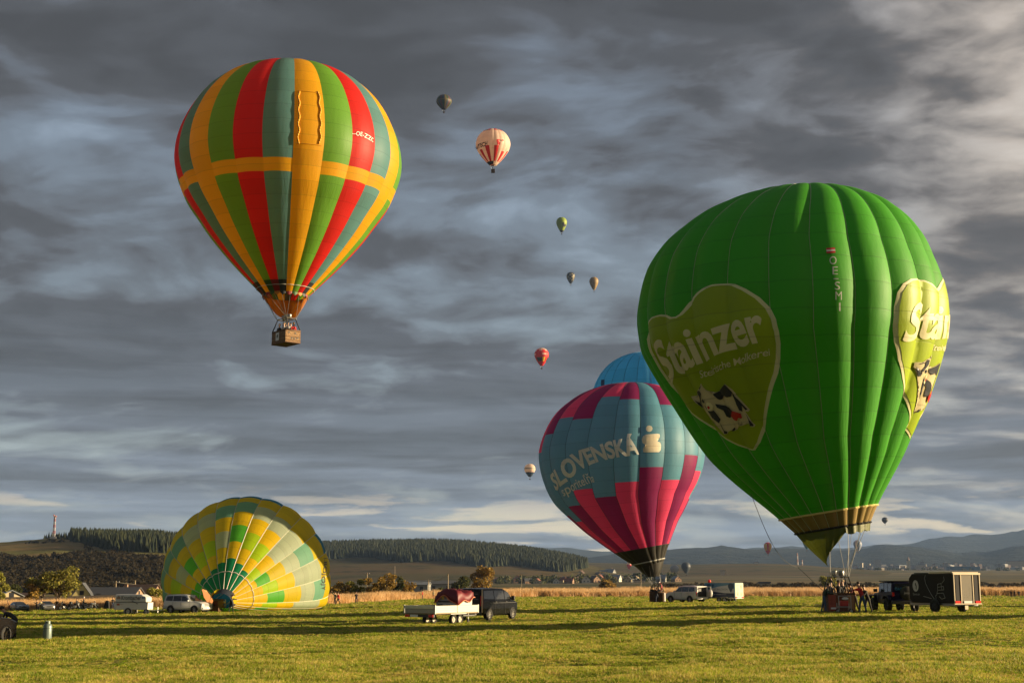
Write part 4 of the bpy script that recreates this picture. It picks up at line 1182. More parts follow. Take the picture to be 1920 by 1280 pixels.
# registration running down a gore, flag above
WHF = fabric('white_print_cloth', (.72, .70, .64), .15, .5); REDF = fabric('flag_red_cloth', (.60, .01, .02), .1, .5)
for ch, px, py, hh, ww in (('O', 1560.5, 489, 15, 13), ('E', 1564.5, 508, 15, 10), ('-', 1566, 521, 15, 9), ('S', 1568.5, 536.5, 15, 10), ('M', 1571, 555, 16, 12), ('I', 1573, 576, 16, 3)):
    V, Fc, W = textmesh(ch, .3, .0); y0 = min(v[1] for v in V); y1 = max(v[1] for v in V)
    k_ = hh / .7; V = [(px + (x / W - .5) * ww + (.35 - y) * -0.10 * 0, py - (y - .35) * k_) for x, y in V]
    decal(e2, 'registration_letter', V, Fc, WHF, root2, .05)
V, Fc = flatpoly([[(1548, 466), (1564, 465), (1565, 475), (1549, 476)]], 4); decal(e2, 'flag', V, Fc, REDF, root2, .04)
V, Fc = flatpoly([[(1548.3, 469.3), (1564.3, 468.3), (1564.7, 471.8), (1548.7, 472.8)]], 4); decal(e2, 'flag_stripe', V, Fc, WHF, root2, .06)
zf = basket_at(root2, R(4), 1.55, 1.15, 1.12, wicker_mat('red_brown_wicker', (.30, .11, .05)), frame_h=1.0, burners=2)
for i in range(12):
    th = e2.phase + (i + .5) * 2 * PI / 12; p = e2.pt(th, 1) - root2.location
    if 190 < math.degrees(th) % 360 < 320: continue
    cs = [Vector((sx * .55, sy * .38, zf)) for sx in (-1, 1) for sy in (-1, 1)]
    MB().tube(p, min(cs, key=lambda q: (q - p).length), .016, n=4).build('suspension_cable', CABLE, root2)
hl = MB(root2.location); a = at(1408, 925, Y2 - 3); b = foot(1500, 120) + Vector((0, 0, 2)); b = at(1496, 1063, 88)
P = [a.lerp(b, t) + Vector((0, 0, -1.1 * math.sin(PI * t))) for t in [i / 14 for i in range(15)]]
P.append(Vector((P[-1].x + 1.2, P[-1].y - 2, ground(P[-1].x, P[-1].y) + 1.2))); P.append(root2.location + Vector((-.5, 0, zf - .3)))
hl.path(P, .018, 4).build('crown_line', mat('dark_rope', (.06, .06, .06), .8), root2)

# ================================================================== 3. blue and crimson balloon, centre right
s_b = fabric('petrol_nylon', (.12, .36, .48)); s_p = fabric('crimson_nylon', (.88, .07, .19)); s_u = fabric('plum_nylon', (.30, .018, .12)); s_k = fabric('black_skirt_cloth', (.018, .016, .012), .04)
PR3 = [(0, .84), (.2, .83), (.42, .775), (.64, .66), (.83, .47), (.945, .25), (1.0, .02), (.985, -.2), (.91, -.45), (.79, -.66), (.58, -.93), (.29, -1.28), (.16, -1.44)]
o3 = lambda z: (interp([(-1.6, .47), (-1.44, .36), (-1.28, .27), (-.93, .11), (-.6, .01), (-.3, 0), (0, 0), (.5, .05), (.85, .13)], z), 0)
Y3 = 157.0
e3 = Env(at(1165, 845, Y3), 9.3, 20, 7.8, .024, PR3, o3, shear=lambda z: interp([(-1.5, .25), (-1.28, .20), (-.8, .10), (-.3, .04), (.3, 0)], z)); e3.fit(1010, 1321, 716, 1063)
root3 = thing('blue_crimson_balloon', 'petrol blue balloon with crimson and plum blocks and white bank lettering, tethered at its basket', 'hot air balloon', foot(1232, 156.5))
top3 = {-1: 748, -2: 743, -3: 785, -4: 783, -5: 815, -6: 850, 0: 0, 1: 759, 2: 765, 3: 800}
low3 = {-1: 903, -2: 931, -3: 917, -4: 948, -5: 978, -6: 967, -7: 959, 0: 875, 1: 899, 2: 853, 3: 883, 4: 935}
kb = e3.t_of_z(e3.z_at(R(3), 1026))
def runs3(g, th):
    gg = g if g <= 9 else g - 20
    tp = top3.get(gg, 760 + 6 * abs(gg)); lw = low3.get(gg, 930)
    c1 = s_u if gg % 2 else s_p; c2 = s_p if gg % 2 else s_u
    out = []; a = 0
    thc = th if abs(gg) < 5 else th
    if tp:
        t_ = e3.t_of_z(e3.z_at(thc, tp)) if -7 <= gg <= 4 else .22 + .04 * (gg % 2)
        out.append((0, t_, c1)); a = t_
    t2 = e3.t_of_z(e3.z_at(thc, lw)) if -7 <= gg <= 4 else .62 + .05 * (gg % 3)
    t2 = max(a + .1, t2)
    out += [(a, t2, s_b), (t2, kb, c2), (kb, 1, s_k)]
    return out
e3.gores(root3, runs3, rows=64, cols=6, panels=20)
e3.tapes(root3, mat('dark_seam_tape', (.04, .07, .09), .7), .028, .02, kb, 50)
lowp = at(1229, 1083, Y3 - .5)
e3.skirt(root3, lambda u, P: P.lerp(Vector((lowp.x, lowp.y, lowp.z)), .9) + (P - Vector((lowp.x, lowp.y, P.z))) * .32, 0, 2 * PI, s_k, 'skirt', 40, 6, bow=.004)
e3.ring(root3, .985, mat('pale_hoop', (.45, .45, .42), .5), .07)
e3.ring(root3, kb, mat('dark_hem', (.03, .03, .03), .7), .04)
e3.bvh()
txt = fabric('pale_letter_cloth', (.92, .88, .80), .35, .5)
V, Fc = warp_text('SLOVENSKÁ', [(1042, 919), (1056, 907), (1076, 890), (1094, 876), (1113, 867), (1134, 861), (1155, 856), (1178, 853), (1198, 850)],
                  [(1031, 891), (1043, 879), (1058, 862), (1080, 848), (1100, 840), (1124, 834), (1148, 826), (1168, 823), (1192, 821)], .7, .14, .036, .98)
decal(e3, 'bank_lettering', V, Fc, txt, root3, .08)
V, Fc = warp_text('sporiteľňa', [(1059, 930), (1072, 922), (1084, 915), (1095, 910), (1106, 905), (1115, 903)], [(1053, 918), (1066, 909), (1078, 903), (1090, 898), (1100, 893), (1112, 891)], .54, .2, .010, 1.0)
decal(e3, 'bank_small_lettering', V, Fc, txt, root3, .08)
def z8(p): return [(990 + x / 4.572, 640 + y / 4.572) for x, y in p]
circ = [(1036 + 27 * math.cos(a * PI / 8), 747 + 27 * math.sin(a * PI / 8)) for a in range(16)]
Sp = [z8(circ), z8([(985, 812), (1010, 797), (1105, 790), (1125, 795), (1126, 818), (1015, 823), (1008, 842), (1015, 858), (1105, 855), (1130, 866), (1138, 890), (1134, 930), (1118, 948), (1000, 950), (986, 945), (986, 920), (1095, 917), (1103, 900), (1095, 880), (1005, 882), (982, 870), (976, 840)])]
V, Fc = flatpoly(Sp, 4); decal(e3, 'bank_emblem', V, Fc, fabric('cream_emblem_cloth', (.92, .82, .62), .35, .5), root3, .08)
V, Fc = flatpoly([z8([(860, 1035 - 225), (885, 1000 - 225), (897, 775), (872, 812)])], 4)
zf = basket_at(root3, R(-14), 1.5, 1.1, 1.15, WICKD, frame_h=.8, burners=2)
for i in range(10):
    th = e3.phase + (i + .5) * 2 * PI / 10; p = e3.pt(th, 1) - root3.location
    cs = [Vector((sx * .5, sy * .35, zf)) for sx in (-1, 1) for sy in (-1, 1)]
    MB().tube(p, min(cs, key=lambda q: (q - p).length), .02, n=4).build('suspension_cable', CABLE, root3)
bb = MB(); bb.M = Matrix.Rotation(R(-14), 4, 'Z'); bb.box((.86, -.05, .62), (.14, .55, .98)); o = bb.build('white_side_pad', PLATE, root3, bevel=.04)

# ================================================================== 4. pale blue balloon behind
l_b = fabric('sky_blue_nylon', (.12, .42, .68), .55)
Y4 = 215
e4 = Env(at(1205, 770, Y4), 8.8, 24, 0, .010, STD, None); e4.fit(1108, 1316, 659)
root4 = thing('sky_blue_balloon', 'plain sky blue balloon mostly hidden behind the blue and crimson one', 'hot air balloon', e4.pt(0, 1) - Vector((0, 0, 3.8)))
e4.gores(root4, lambda g, th: [(0, 1, l_b)], rows=36, cols=4, panels=13)
e4.tapes(root4, mat('blue_seam_tape', (.05, .16, .28), .7), .04, .02, 1, 30)
e4.bvh()
V, Fc = flatpoly([[(1128, 712), (1134, 711), (1134, 722), (1127, 723)]], 4); decal(e4, 'dark_patch', V, Fc, fabric('dark_blue_patch', (.02, .06, .14), .05), root4, .06)
basket(root4, 1.5, 1.1, 1.1, WICKD)

# ================================================================== 5. patchwork balloon lying on its side, being inflated
p_y = fabric('mustard_panel', (.78, .58, .012), .6, sheen=.3); p_o = fabric('amber_panel', (.95, .62, .006), .6, sheen=.3); p_t = fabric('sea_green_panel', (.20, .45, .30), .55, sheen=.3); p_g = fabric('grass_green_panel', (.12, .55, .04), .6, sheen=.3)
p_l = fabric('lime_panel', (.50, .74, .01), .6, sheen=.3); p_d = fabric('dark_green_panel', (.01, .24, .10), .5, sheen=.3); p_b = fabric('blue_panel', (.015, .22, .48), .5, sheen=.3); p_s = fabric('pale_grey_green_panel', (.52, .60, .42), .6, sheen=.3)
def clamp5(p):
    gz = ground(p.x, p.y) + .03
    d = p.z - gz
    if d < 1.2:
        p = p.copy(); p.z = gz + (1.2 * math.exp((d - 1.2) / 1.2) if d > -20 else 0)
    return p
mouth5 = foot(413, 138.8) + Vector((0, 0, 1.4))
c5 = at(462, 1078, 152.8)
e5 = Env(c5, 9.45, 24, -4, .015, [(0, .80), (.2, .79), (.42, .74), (.64, .63), (.82, .46), (.94, .24), (1.0, 0), (.985, -.2), (.90, -.46), (.78, -.68), (.62, -.90), (.44, -1.12), (.27, -1.3), (.13, -1.42)],
         None, ez=(c5 - mouth5), ex=(1, 0, 0), clampf=clamp5)
for _ in range(8):
    P = [proj(e5.pt(2 * PI * i / 72, j / 50)) for j in range(51) for i in range(72)]
    l = min(p[0] for p in P); r = max(p[0] for p in P); tp = min(p[1] for p in P)
    e5.R *= (620 - 302) / (r - l); e5.C.x += (461 - (l + r) / 2) * 155 / F; e5.C.z -= (930 - tp) * 155 / F
root5 = thing('patchwork_balloon', 'yellow, green and blue patchwork balloon lying half inflated on the meadow at the left', 'hot air balloon', foot(450, 150))
seq = [p_b, p_y, p_t, p_o, p_l, p_o, p_d]
def runs5(g, th):
    # distances from the crown; the blocks step round the envelope gore by gore
    a = math.degrees(th) % 360
    st = [0, .035, .07, .105, .075, .04][g % 6]
    bl = a < 22 or a > 338 or 50 < a < 78
    st = [0, .03, .06, .085, .06, .03][g % 6]
    ed = [(.495 if bl else .40), .545 + st * .8, .625 + st, .705 + st, .79 + st * .9, .87 + st * .6]
    k5 = [p_b, p_y, [p_t, p_s, p_s, p_t][g % 4] if a < 180 or a > 300 else p_t, p_o if a < 120 or a > 340 else p_y, [p_g, p_l, p_l, p_s][g % 4] if a < 180 or a > 270 else [p_g, p_d, p_g, p_l][g % 4], p_o if a < 200 else p_y, p_d if a < 60 or a > 300 else p_g]
    if 45 < a < 150:
        k5 = [p_b, p_y, p_s if g % 2 else p_t, p_s, p_o if g % 2 else p_y, p_l if g % 2 else p_g, p_o]
    out = []; t = 0
    for q, c in zip(ed + [1.0], k5): out.append((t, q, c)); t = q
    return out
e5.gores(root5, runs5, rows=70, cols=6, panels=22)
e5.tapes(root5, TAPE, .045, .04, 1, 60)
e5.ring(root5, .93, TAPE, .04)
e5.skirt(root5, lambda u, P: P + (mouth5 - e5.C).normalized() * 1.8 + Vector((0, 0, -.2)), R(-140), R(140), fabric('navy_mouth_cloth', (.02, .025, .04), .1), 'mouth_skirt', 30, 6, bow=.01)
e5.skirt(root5, lambda u, P: P + (mouth5 - e5.C).normalized() * 1.6, R(60), R(100), p_y, 'mouth_flap', 8, 5, bow=.02)
e5.skirt(root5, lambda u, P: P + (mouth5 - e5.C).normalized() * 1.6, R(-60), R(-20), p_y, 'mouth_flap', 8, 5, bow=.02)
e5.bvh()
V, Fc = warp_text('I-BOJOJY', [(606, 1046), (604.5, 1075), (602, 1105)], [(611.5, 1046), (610.5, 1075), (608, 1105)], .7, .3, 0.01); 
V = [(x, y) for x, y in V]; decal(e5, 'registration_lettering', V, Fc, mat('black_print', (.02, .02, .02), .6), root5, .08)
# burner lying at the mouth, its flame
bk5 = thing('lying_basket', 'small tipped basket at the mouth of the lying patchwork balloon', 'balloon basket', foot(398, 140.2) + Vector((0, 0, .62)))
bz = basket(bk5, 1.2, 1.0, 1.05, WICKD, frame_h=.7, burners=1); bk5.rotation_euler = (R(-80), 0, R(-20))
FLM = mat('burner_flame', (.5, .20, .06), .8, emit=(1.0, .36, .10, .40))
fl = MB(); pr = [(.05, 0), (.22, .25), (.34, .7), (.30, 1.1), (.20, 1.5), (.05, 1.9)]
fl.lathe(pr, 10); fo = fl.build('burner_flame', FLM, smooth=True)
for v_ in fo.data.vertices:
    v_.co += Vector(noise.noise_vector(v_.co * 3.1)) * .12
fo.location = at(397, 1131, 139.2); fo.rotation_euler = (R(-20), R(-38), 0); tag(fo, 'bright orange burner flame blown into the mouth of the lying balloon', 'flame')

# ================================================================== unseen balloons added outside the right edge to cast shadow bands on the meadow
for (x_, y_, R_, lb_) in ((56, 66.5, 8.6, 'red and yellow balloon added unseen outside the right edge to cast shadow, nearer'), (80, 110, 9.0, 'red and yellow balloon added unseen outside the right edge to cast shadow, farther')):
    gz_ = ground(x_, y_); eo = Env((x_, y_, gz_ + R_ * 1.44 + 3.2), R_, 16, 0, .02)
    ro = thing('shadow_balloon', lb_, 'hot air balloon', (x_, y_, gz_), 0, 'unseen shadow casting balloons outside the right edge')
    eo.gores(ro, lambda g, th: [(0, 1, f_red if g % 2 else f_yel)], rows=30, cols=4); basket(ro, 1.5, 1.1, 1.1, WICK)

# ================================================================== small balloons in the distance
def small(px0, px1, top, D, label, pick, N=12, bulge=.02, name='distant_balloon', basketh=1.0, skirt=BLACKF, zs=1.05, hang=.30, single=True, rows=24, bot=None):
    e = Env(at((px0 + px1) / 2, top + (px1 - px0) * .43, D), (px1 - px0) / 2 / F * D, N, 5, bulge, zs=zs); e.fit(px0, px1, top, bot)
    mo = (e.pt(0, 1) + e.pt(PI, 1)) / 2; Rr = e.R
    root = thing(name, label, 'hot air balloon', mo - Vector((0, 0, Rr * hang + 1.3 * basketh)), 0, 'small balloons far off in the sky')
    e.gores(root, pick(e), rows=rows, cols=3, panels=12)
    b = MB(); s_ = Rr * .105 * basketh; b.box((0, 0, s_), (s_ * 2.1, s_ * 1.8, s_ * 1.9)); b.build('basket', WICKD, root)
    b = MB(); b.tube((0, 0, s_ * 2.6), (0, 0, s_ * 3.3), s_ * .35, n=6); b.build('burner', BLACKP, root)
    for a in range(4):
        q = e.pt(PI / 4 + a * PI / 2, 1) - root.location; sx, sy = ((1, -1), (1, 1), (-1, 1), (-1, -1))[a]
        MB().tube(q, (sx * s_ * .9, sy * s_ * .8, s_ * 2), max(.02, D / 30000), n=3).build('suspension_cable', CABLE, root)
    return e, root
def const(*ms): return lambda e: (lambda g, th: [(0, 1, ms[g % len(ms)])])
def bandp(bands): return lambda e: (lambda g, th: [(a, b, m[g % len(m)] if isinstance(m, list) else m) for a, b, m in bands])
k_r = fabric('shade_dulled_red_cloth', (.07, .012, .012), .08); k_g = fabric('shade_dulled_green_cloth', (.012, .045, .02), .08); k_b = fabric('shade_dulled_blue_cloth', (.014, .028, .055), .08); k_y = fabric('shade_dulled_gold_cloth', (.10, .07, .012), .08); k_k = fabric('near_black_cloth', (.012, .013, .015), .03)  # dull cloths darkened to stand in for cloud shade on the topmost balloon
small(818, 847, 177, 1500, 'striped balloon darkened for cloud shade, the topmost small one in the sky', bandp([(0, .45, [k_y, k_g, k_r, k_b]), (.45, .5, k_y), (.5, .93, [k_y, k_b, k_r, k_g]), (.93, 1, k_k)]), N=20, bot=207)
w_ = fabric('cream_nylon', (.88, .68, .56), .45); rr_ = fabric('scarlet_nylon', (.62, .02, .02), .2); gy_ = fabric('beige_nylon', (.42, .36, .28), .2)
def pk_ski(e):
    def f(g, th):
        a = rr_ if g % 2 == 0 else w_
        lo = .60 + .05 * (g % 3)
        return [(0, .24, rr_ if g % 2 == 0 else (gy_ if g % 4 == 1 else w_)), (.24, lo, w_), (lo, .93, rr_ if g % 2 == 0 else w_), (.93, 1, w_ if math.sin(th) > .1 else k_k)]
    return f
es, rs = small(892, 957, 241, 670, 'cream and red balloon with company lettering, the largest of the small ones', pk_ski, N=20, bulge=.03, bot=312)
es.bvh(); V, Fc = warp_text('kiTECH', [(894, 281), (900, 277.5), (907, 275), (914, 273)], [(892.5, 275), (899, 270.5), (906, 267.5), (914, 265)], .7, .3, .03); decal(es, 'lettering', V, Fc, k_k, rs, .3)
V, Fc = flatpoly([[(931, 262), (937, 261), (937, 263.5), (934, 264), (938, 268), (937, 272), (932, 272), (932, 269.5), (935, 269), (931, 265.5)], [(941, 262), (944, 262.5), (943.5, 265), (941, 264.5)]], 3); decal(es, 'emblem', V, Fc, rr_, rs, .3)
y_l = fabric('lime_cloth', (.25, .34, .03), .15)
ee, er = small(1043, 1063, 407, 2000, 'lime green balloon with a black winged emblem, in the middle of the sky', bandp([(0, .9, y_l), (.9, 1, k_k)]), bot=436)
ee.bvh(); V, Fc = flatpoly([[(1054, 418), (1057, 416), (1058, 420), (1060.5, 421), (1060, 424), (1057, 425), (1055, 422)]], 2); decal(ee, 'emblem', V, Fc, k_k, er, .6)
c_l = fabric('khaki_cloth', (.22, .19, .12), .1)
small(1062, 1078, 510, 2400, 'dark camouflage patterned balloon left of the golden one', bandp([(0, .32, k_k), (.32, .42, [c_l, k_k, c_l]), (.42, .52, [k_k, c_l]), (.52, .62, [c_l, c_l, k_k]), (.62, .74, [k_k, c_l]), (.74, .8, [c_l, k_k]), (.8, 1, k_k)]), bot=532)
small(1105, 1122, 519, 2300, 'plain golden brown balloon right of the camouflage one', const(fabric('bronze_cloth', (.28, .18, .06), .1)), bot=544)
small(1002, 1029, 652, 1500, 'bright red and yellow balloon with a cream top, above the blue ones', bandp([(0, .26, w_), (.26, .34, [rr_, w_]), (.34, .46, rr_), (.46, .52, [w_, rr_, rr_]), (.52, .62, rr_), (.62, .8, [fabric('yellow_cloth', (.75, .5, .03), .2), rr_, k_g, k_r]), (.8, 1, rr_)]), bot=686)
small(983, 1004, 869, 1700, 'cream balloon with a navy base, left of the bank balloon', bandp([(0, .42, w_), (.42, .50, gy_), (.5, .68, w_), (.68, 1, [fabric('navy_cloth', (.03, .05, .08), .1)])]), bot=894)
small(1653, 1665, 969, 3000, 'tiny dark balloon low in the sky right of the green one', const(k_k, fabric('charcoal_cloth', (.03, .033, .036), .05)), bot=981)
lb = fabric('pale_blue_cloth', (.25, .32, .45), .2)
small(1600, 1616, 1012, 2600, 'blue and white balloon seen between the cables of the green one', const(lb, lb, w_, fabric('mid_blue_cloth', (.10, .16, .30), .2)), bot=1033)
small(1432, 1447, 1016, 2600, 'yellow and red balloon low over the far town', bandp([(0, .3, rr_), (.3, .75, [fabric('orange_cloth', (.75, .33, .04), .2), fabric('yellow_cloth', (.75, .5, .03), .2), rr_]), (.75, 1, rr_)]), bot=1038)
small(1504, 1520, 1005, 2600, 'teal balloon half hidden by the scoop of the green one', const(fabric('teal_cloth', (.03, .16, .19), .15)), bot=1029)
small(1256, 1273, 1058, 2000, 'silver grey balloon over the fields beside the dark one', const(fabric('silver_cloth', (.38, .36, .34), .1, .3)), bot=1078)
small(1277, 1295, 1053, 2000, 'slate grey balloon over the fields right of the silver one', const(fabric('slate_cloth', (.05, .06, .07), .05)), bot=1074)
small(1175, 1184, 1053, 2600, 'tiny red and white balloon low left of the black skirt', bandp([(0, .5, [w_, gy_]), (.5, 1, rr_)]), bot=1067)
mk = MB(); mk.ball((0, 0, 0), .19, 12, 8); mk.tube((0, 0, -.25), (0, 0, -.32), .03, .06, 6); mo_ = mk.build('marker_balloon', mat('marker_red', (.6, .02, .02), .35), smooth=True); mo_.location = at(1330, 1089, 158); tag(mo_, 'small round red toy balloon above the trailer printed with balloons', 'balloon')
# ================================================================== vehicles
def paint(name, c, metal=.3, rough=.25): return mat(name, c, rough, metal, var=.02, spec=.35, coat=.15)
def wheel(root, x, y, r, w=.24, n=20, rim=None, side=1, spokes=7):
    t = MB(); prof = [(r * .62, -w / 2), (r * .93, -w / 2), (r, -w * .36), (r, w * .36), (r * .93, w / 2), (r * .62, w / 2)]
    t.M = Matrix.Translation((x, y, r)) @ Matrix.Rotation(PI / 2, 4, 'X')
    vs = []; 
    n_ = n
    for (rr, z) in prof:
        for i in range(n_): a = 2 * PI * i / n_; vs.append((rr * math.cos(a), rr * math.sin(a), z))
    m_ = len(prof); fs = [(j * n_ + i, j * n_ + (i + 1) % n_, ((j + 1) % m_) * n_ + (i + 1) % n_, ((j + 1) % m_) * n_ + i) for j in range(m_) for i in range(n_)]
    t.add(vs, fs); wo = t.build('wheel', TYRE, root, smooth=False)
    q = MB(); q.M = t.M; q.lathe([(r * .63, -w * .32), (r * .63, w * .32)], n_)
    z = w * .40 * (-1 if side > 0 else 1) * -1
    for i in range(spokes):
        a = 2 * PI * i / spokes; q.tube((0, 0, w * .35), (r * .62 * math.cos(a), r * .62 * math.sin(a), w * .35), r * .10, r * .07, 4); q.tube((0, 0, -w * .35), (r * .62 * math.cos(a), r * .62 * math.sin(a), -w * .35), r * .10, r * .07, 4)
    q.lathe([(r * .16, -w * .42), (r * .16, w * .42)], 10)
    o = q.build('rim', rim or RIM, wo); return wo
def carbody(root, st, W, pm, glass=GLASS, name='body'):
    """st: stations (x, z_bottom, z_belt, z_top, half width at belt, half width at roof)"""
    mb = MB(); n = 0; K = 12
    for (x, zb, zl, zt, hw, hr) in st:
        sec = [(0, zb), (hw * .82, zb), (hw * .97, zb + .12 * (zl - zb)), (hw, zb + .45 * (zl - zb)), (hw * .985, zl - .03), (hw * .95, zl)]
        if zt > zl + .03:
            sec += [(lerp(hw * .95, hr, .5) + .01, lerp(zl, zt, .5)), (hr, zt - .07), (hr * .90, zt - .015), (hr * .5, zt), (0, zt + .01)]
        else:
            sec += [(hw * .93, zl + .002), (hw * .88, zl + .015), (hw * .7, zl + .03), (hw * .4, zl + .04), (0, zl + .045)]
        full = [(x, y, z) for y, z in sec] + [(x, -y, z) for y, z in sec[-2:0:-1]]
        mb.v += [Vector(p) for p in full]; K = len(full)
    m = len(st)
    for j in range(m - 1):
        for i in range(K):
            mb.f.append((j * K + i, j * K + (i + 1) % K, (j + 1) * K + (i + 1) % K, (j + 1) * K + i)); mb.mi.append(0)
    mb.f.append(tuple(range(K))); mb.f.append(tuple(range((m - 1) * K, m * K))[::-1]); mb.mi += [0, 0]
    return mb.build(name, pm, root, smooth=False, bevel=.03)
def sidepane(root, pts, hb, hr, zl, zt, m=GLASS, name='side_window', out=.012, both=True):
    for s_ in ((1, -1) if both else (1,)):
        vs = []
        for (x, z) in pts:
            u = (z - zl) / (zt - zl); y = lerp(hb * .95, hr, u) + out + .012; vs += [(x, s_ * y, z)]
        vs2 = [(x, y - s_ * .03, z) for x, y, z in vs]
        n = len(pts); MB().add(vs + vs2, [tuple(range(n)), tuple(range(2 * n - 1, n - 1, -1))] + [(i, (i + 1) % n, n + (i + 1) % n, n + i) for i in range(n)]).build(name, m, root)
def arch(root, x, y, r, m=BLACKP, s_=1):
    mb = MB(); mb.M = Matrix.Translation((x, y, r * .95)); P = [(r * 1.13 * math.cos(a * PI / 10), 0, r * 1.13 * math.sin(a * PI / 10)) for a in range(-1, 12)]
    mb.path(P, .045, 5); mb.build('wheel_arch', m, root)
    d = MB(); d.prism([(x + r * 1.12 * math.cos(a * PI / 10), r * .95 + r * 1.12 * math.sin(a * PI / 10)) for a in range(-1, 12)], y - .012, y + .012); d.build('wheel_well', BLACKP, root)
def suv(name, label, px, Y, yaw, pm, taildoor=False, group=None, spare=True):
    """five door off-roader, front towards +x, 4.8 m"""
    root = thing(name, label, 'car', foot(px, Y), R(yaw), group)
    st = [(2.38, .42, .82, .82, .74, .6), (2.32, .34, .95, .95, .86, .7), (2.05, .30, 1.06, 1.06, .92, .7), (1.45, .30, 1.13, 1.13, .93, .7), (1.02, .30, 1.15, 1.15, .93, .72), (.98, .30, 1.15, 1.20, .93, .84),
          (.45, .30, 1.14, 1.76, .93, .72), (0, .30, 1.13, 1.83, .93, .72), (-1.2, .30, 1.13, 1.84, .93, .72), (-2.0, .32, 1.13, 1.80, .93, .71), (-2.28, .40, 1.12, 1.70, .91, .69), (-2.36, .46, 1.08, 1.30, .88, .76)]
    carbody(root, st, 1.86, pm)
    for pts in ([(.78, 1.20), (.30, 1.66), (-.15, 1.70), (-.15, 1.20)], [(-.21, 1.20), (-.21, 1.70), (-1.18, 1.70), (-1.18, 1.20)], [(-1.26, 1.20), (-1.26, 1.70), (-2.0, 1.67), (-2.12, 1.25)]):
        sidepane(root, pts, .93, .72, 1.13, 1.83)
    ws = MB(); ws.add([(1.0, -.76, 1.20), (1.0, .76, 1.20), (.47, .64, 1.735), (.47, -.64, 1.735), (.96, -.76, 1.17), (.96, .76, 1.17), (.43, .64, 1.70), (.43, -.64, 1.70)], [(0, 1, 2, 3), (4, 5, 6, 7), (0, 1, 5, 4), (2, 3, 7, 6), (1, 2, 6, 5), (0, 3, 7, 4)]).build('windscreen', mat('lit_glass', (.12, .12, .09), .08, var=.02), root)
    for x in (1.48, -1.42):
        for s_ in (1, -1):
            arch(root, x, s_ * .925, .37, BLACKP); wheel(root, x, s_ * .84, .37, .26)
    for s_ in (1, -1):
        MB().box((2.24, s_ * .66, .86), (.22, .36, .20)).build('headlight', HEADL, root, bevel=.03)
        MB().box((-2.34, s_ * .80, .98), (.08, .14, .34)).build('tail_light', REDL, root, bevel=.02)
        MB().box((.80, s_ * 1.03, 1.24), (.12, .22, .17)).build('door_mirror', pm, root, bevel=.03)
        for x in (-.05, -1.05): MB().box((x, s_ * .945, 1.03), (.20, .03, .04)).build('door_handle', RIM, root)
        MB().box((0, s_ * .945, .60), (2.1, .03, .10)).build('side_moulding', pm, root, bevel=.01)
        MB().box((0, s_ * .90, .30), (2.2, .14, .07)).build('side_step', BLACKP, root, bevel=.01)
        MB().tube((.2, s_ * .62, 1.88), (-1.9, s_ * .62, 1.87), .02, n=6).build('roof_rail', BLACKP, root)
        for x in (.88, -.18, -1.22): MB().box((x, s_ * .944, .78), (.012, .012, .62)).build('door_seam', BLACKP, root)
    g = MB()
    for z in (.74, .82, .90): g.box((2.39, 0, z), (.04, .78, .035))
    g.build('grille', RIM, root); MB().box((2.35, 0, .82), (.06, .82, .26)).build('grille_opening', BLACKP, root)
    MB().box((2.40, 0, .50), (.10, 1.5, .18)).build('front_bumper', pm, root, bevel=.04)
    MB().box((2.46, 0, .52), (.02, .50, .11)).build('number_plate', PLATE, root)
    MB().box((-2.42, 0, .50), (.14, 1.74, .24)).build('rear_bumper', pm, root, bevel=.05)
    if not taildoor:
        MB().box((-2.345, 0, 1.42), (.03, 1.2, .42), ry=R(-10)).build('rear_window', GLASS, root)
    else:
        # side hinged rear door opened, load bay dark inside
        MB().box((-2.375, 0, 1.18), (.04, 1.34, 1.04)).build('load_bay', BLACKP, root)
        MB().box((-2.37, 0, 1.72), (.10, 1.46, .10)).build('door_frame', pm, root, bevel=.02)
        for s_ in (1, -1): MB().box((-2.37, s_ * .72, 1.2), (.10, .10, 1.1)).build('door_frame', pm, root, bevel=.02)
        d = MB(); d.M = Matrix.Translation((-2.42, -.74, 0)) @ Matrix.Rotation(R(62), 4, 'Z') @ Matrix.Translation((0, .70, 0))
        d.box((0, 0, .92), (.10, 1.38, .60)); d.box((0, 0, 1.70), (.07, 1.24, .08)); d.box((0, .62, 1.45), (.07, .08, .5)); d.box((0, -.62, 1.45), (.07, .08, .5)); do = d.build('rear_door', pm, root, bevel=.03)
        c = MB(); c.M = d.M @ Matrix.Translation((-.17, 0, 1.02)) @ Matrix.Rotation(PI / 2, 4, 'Y'); c.lathe([(.36, -.12), (.39, -.06), (.39, .06), (.34, .12), (.1, .13)], 20); c.build('spare_wheel_cover', pm, root, smooth=True)
    if spare and not taildoor:
        c = MB(); c.M = Matrix.Translation((-2.46, 0, 1.02)) @ Matrix.Rotation(-PI / 2, 4, 'Y'); c.lathe([(.36, -.08), (.39, -.02), (.39, .08), (.34, .13), (.1, .14)], 20); c.build('spare_wheel_cover', pm, root, smooth=True)
    for y in (-.35, .35): MB().box((.1, y, 1.25), (.5, .40, .5)).build('seat', mat('seat_pale', (.35, .33, .30), .8), root, bevel=.05) if False else None
    return root
silver = paint('silver_white_paint', (.55, .56, .57), .2); white = paint('car_white_paint', (.62, .62, .60), .05)
suv('white_off_roader', 'silver white off-roader facing right, parked before the lying balloon with a trailer hitched', 352, 139, -25, silver)
suv('white_off_roader', 'white off-roader facing left with its spare wheel door swung open, beside the bank balloon basket', 1287, 152, 128, white, taildoor=True)

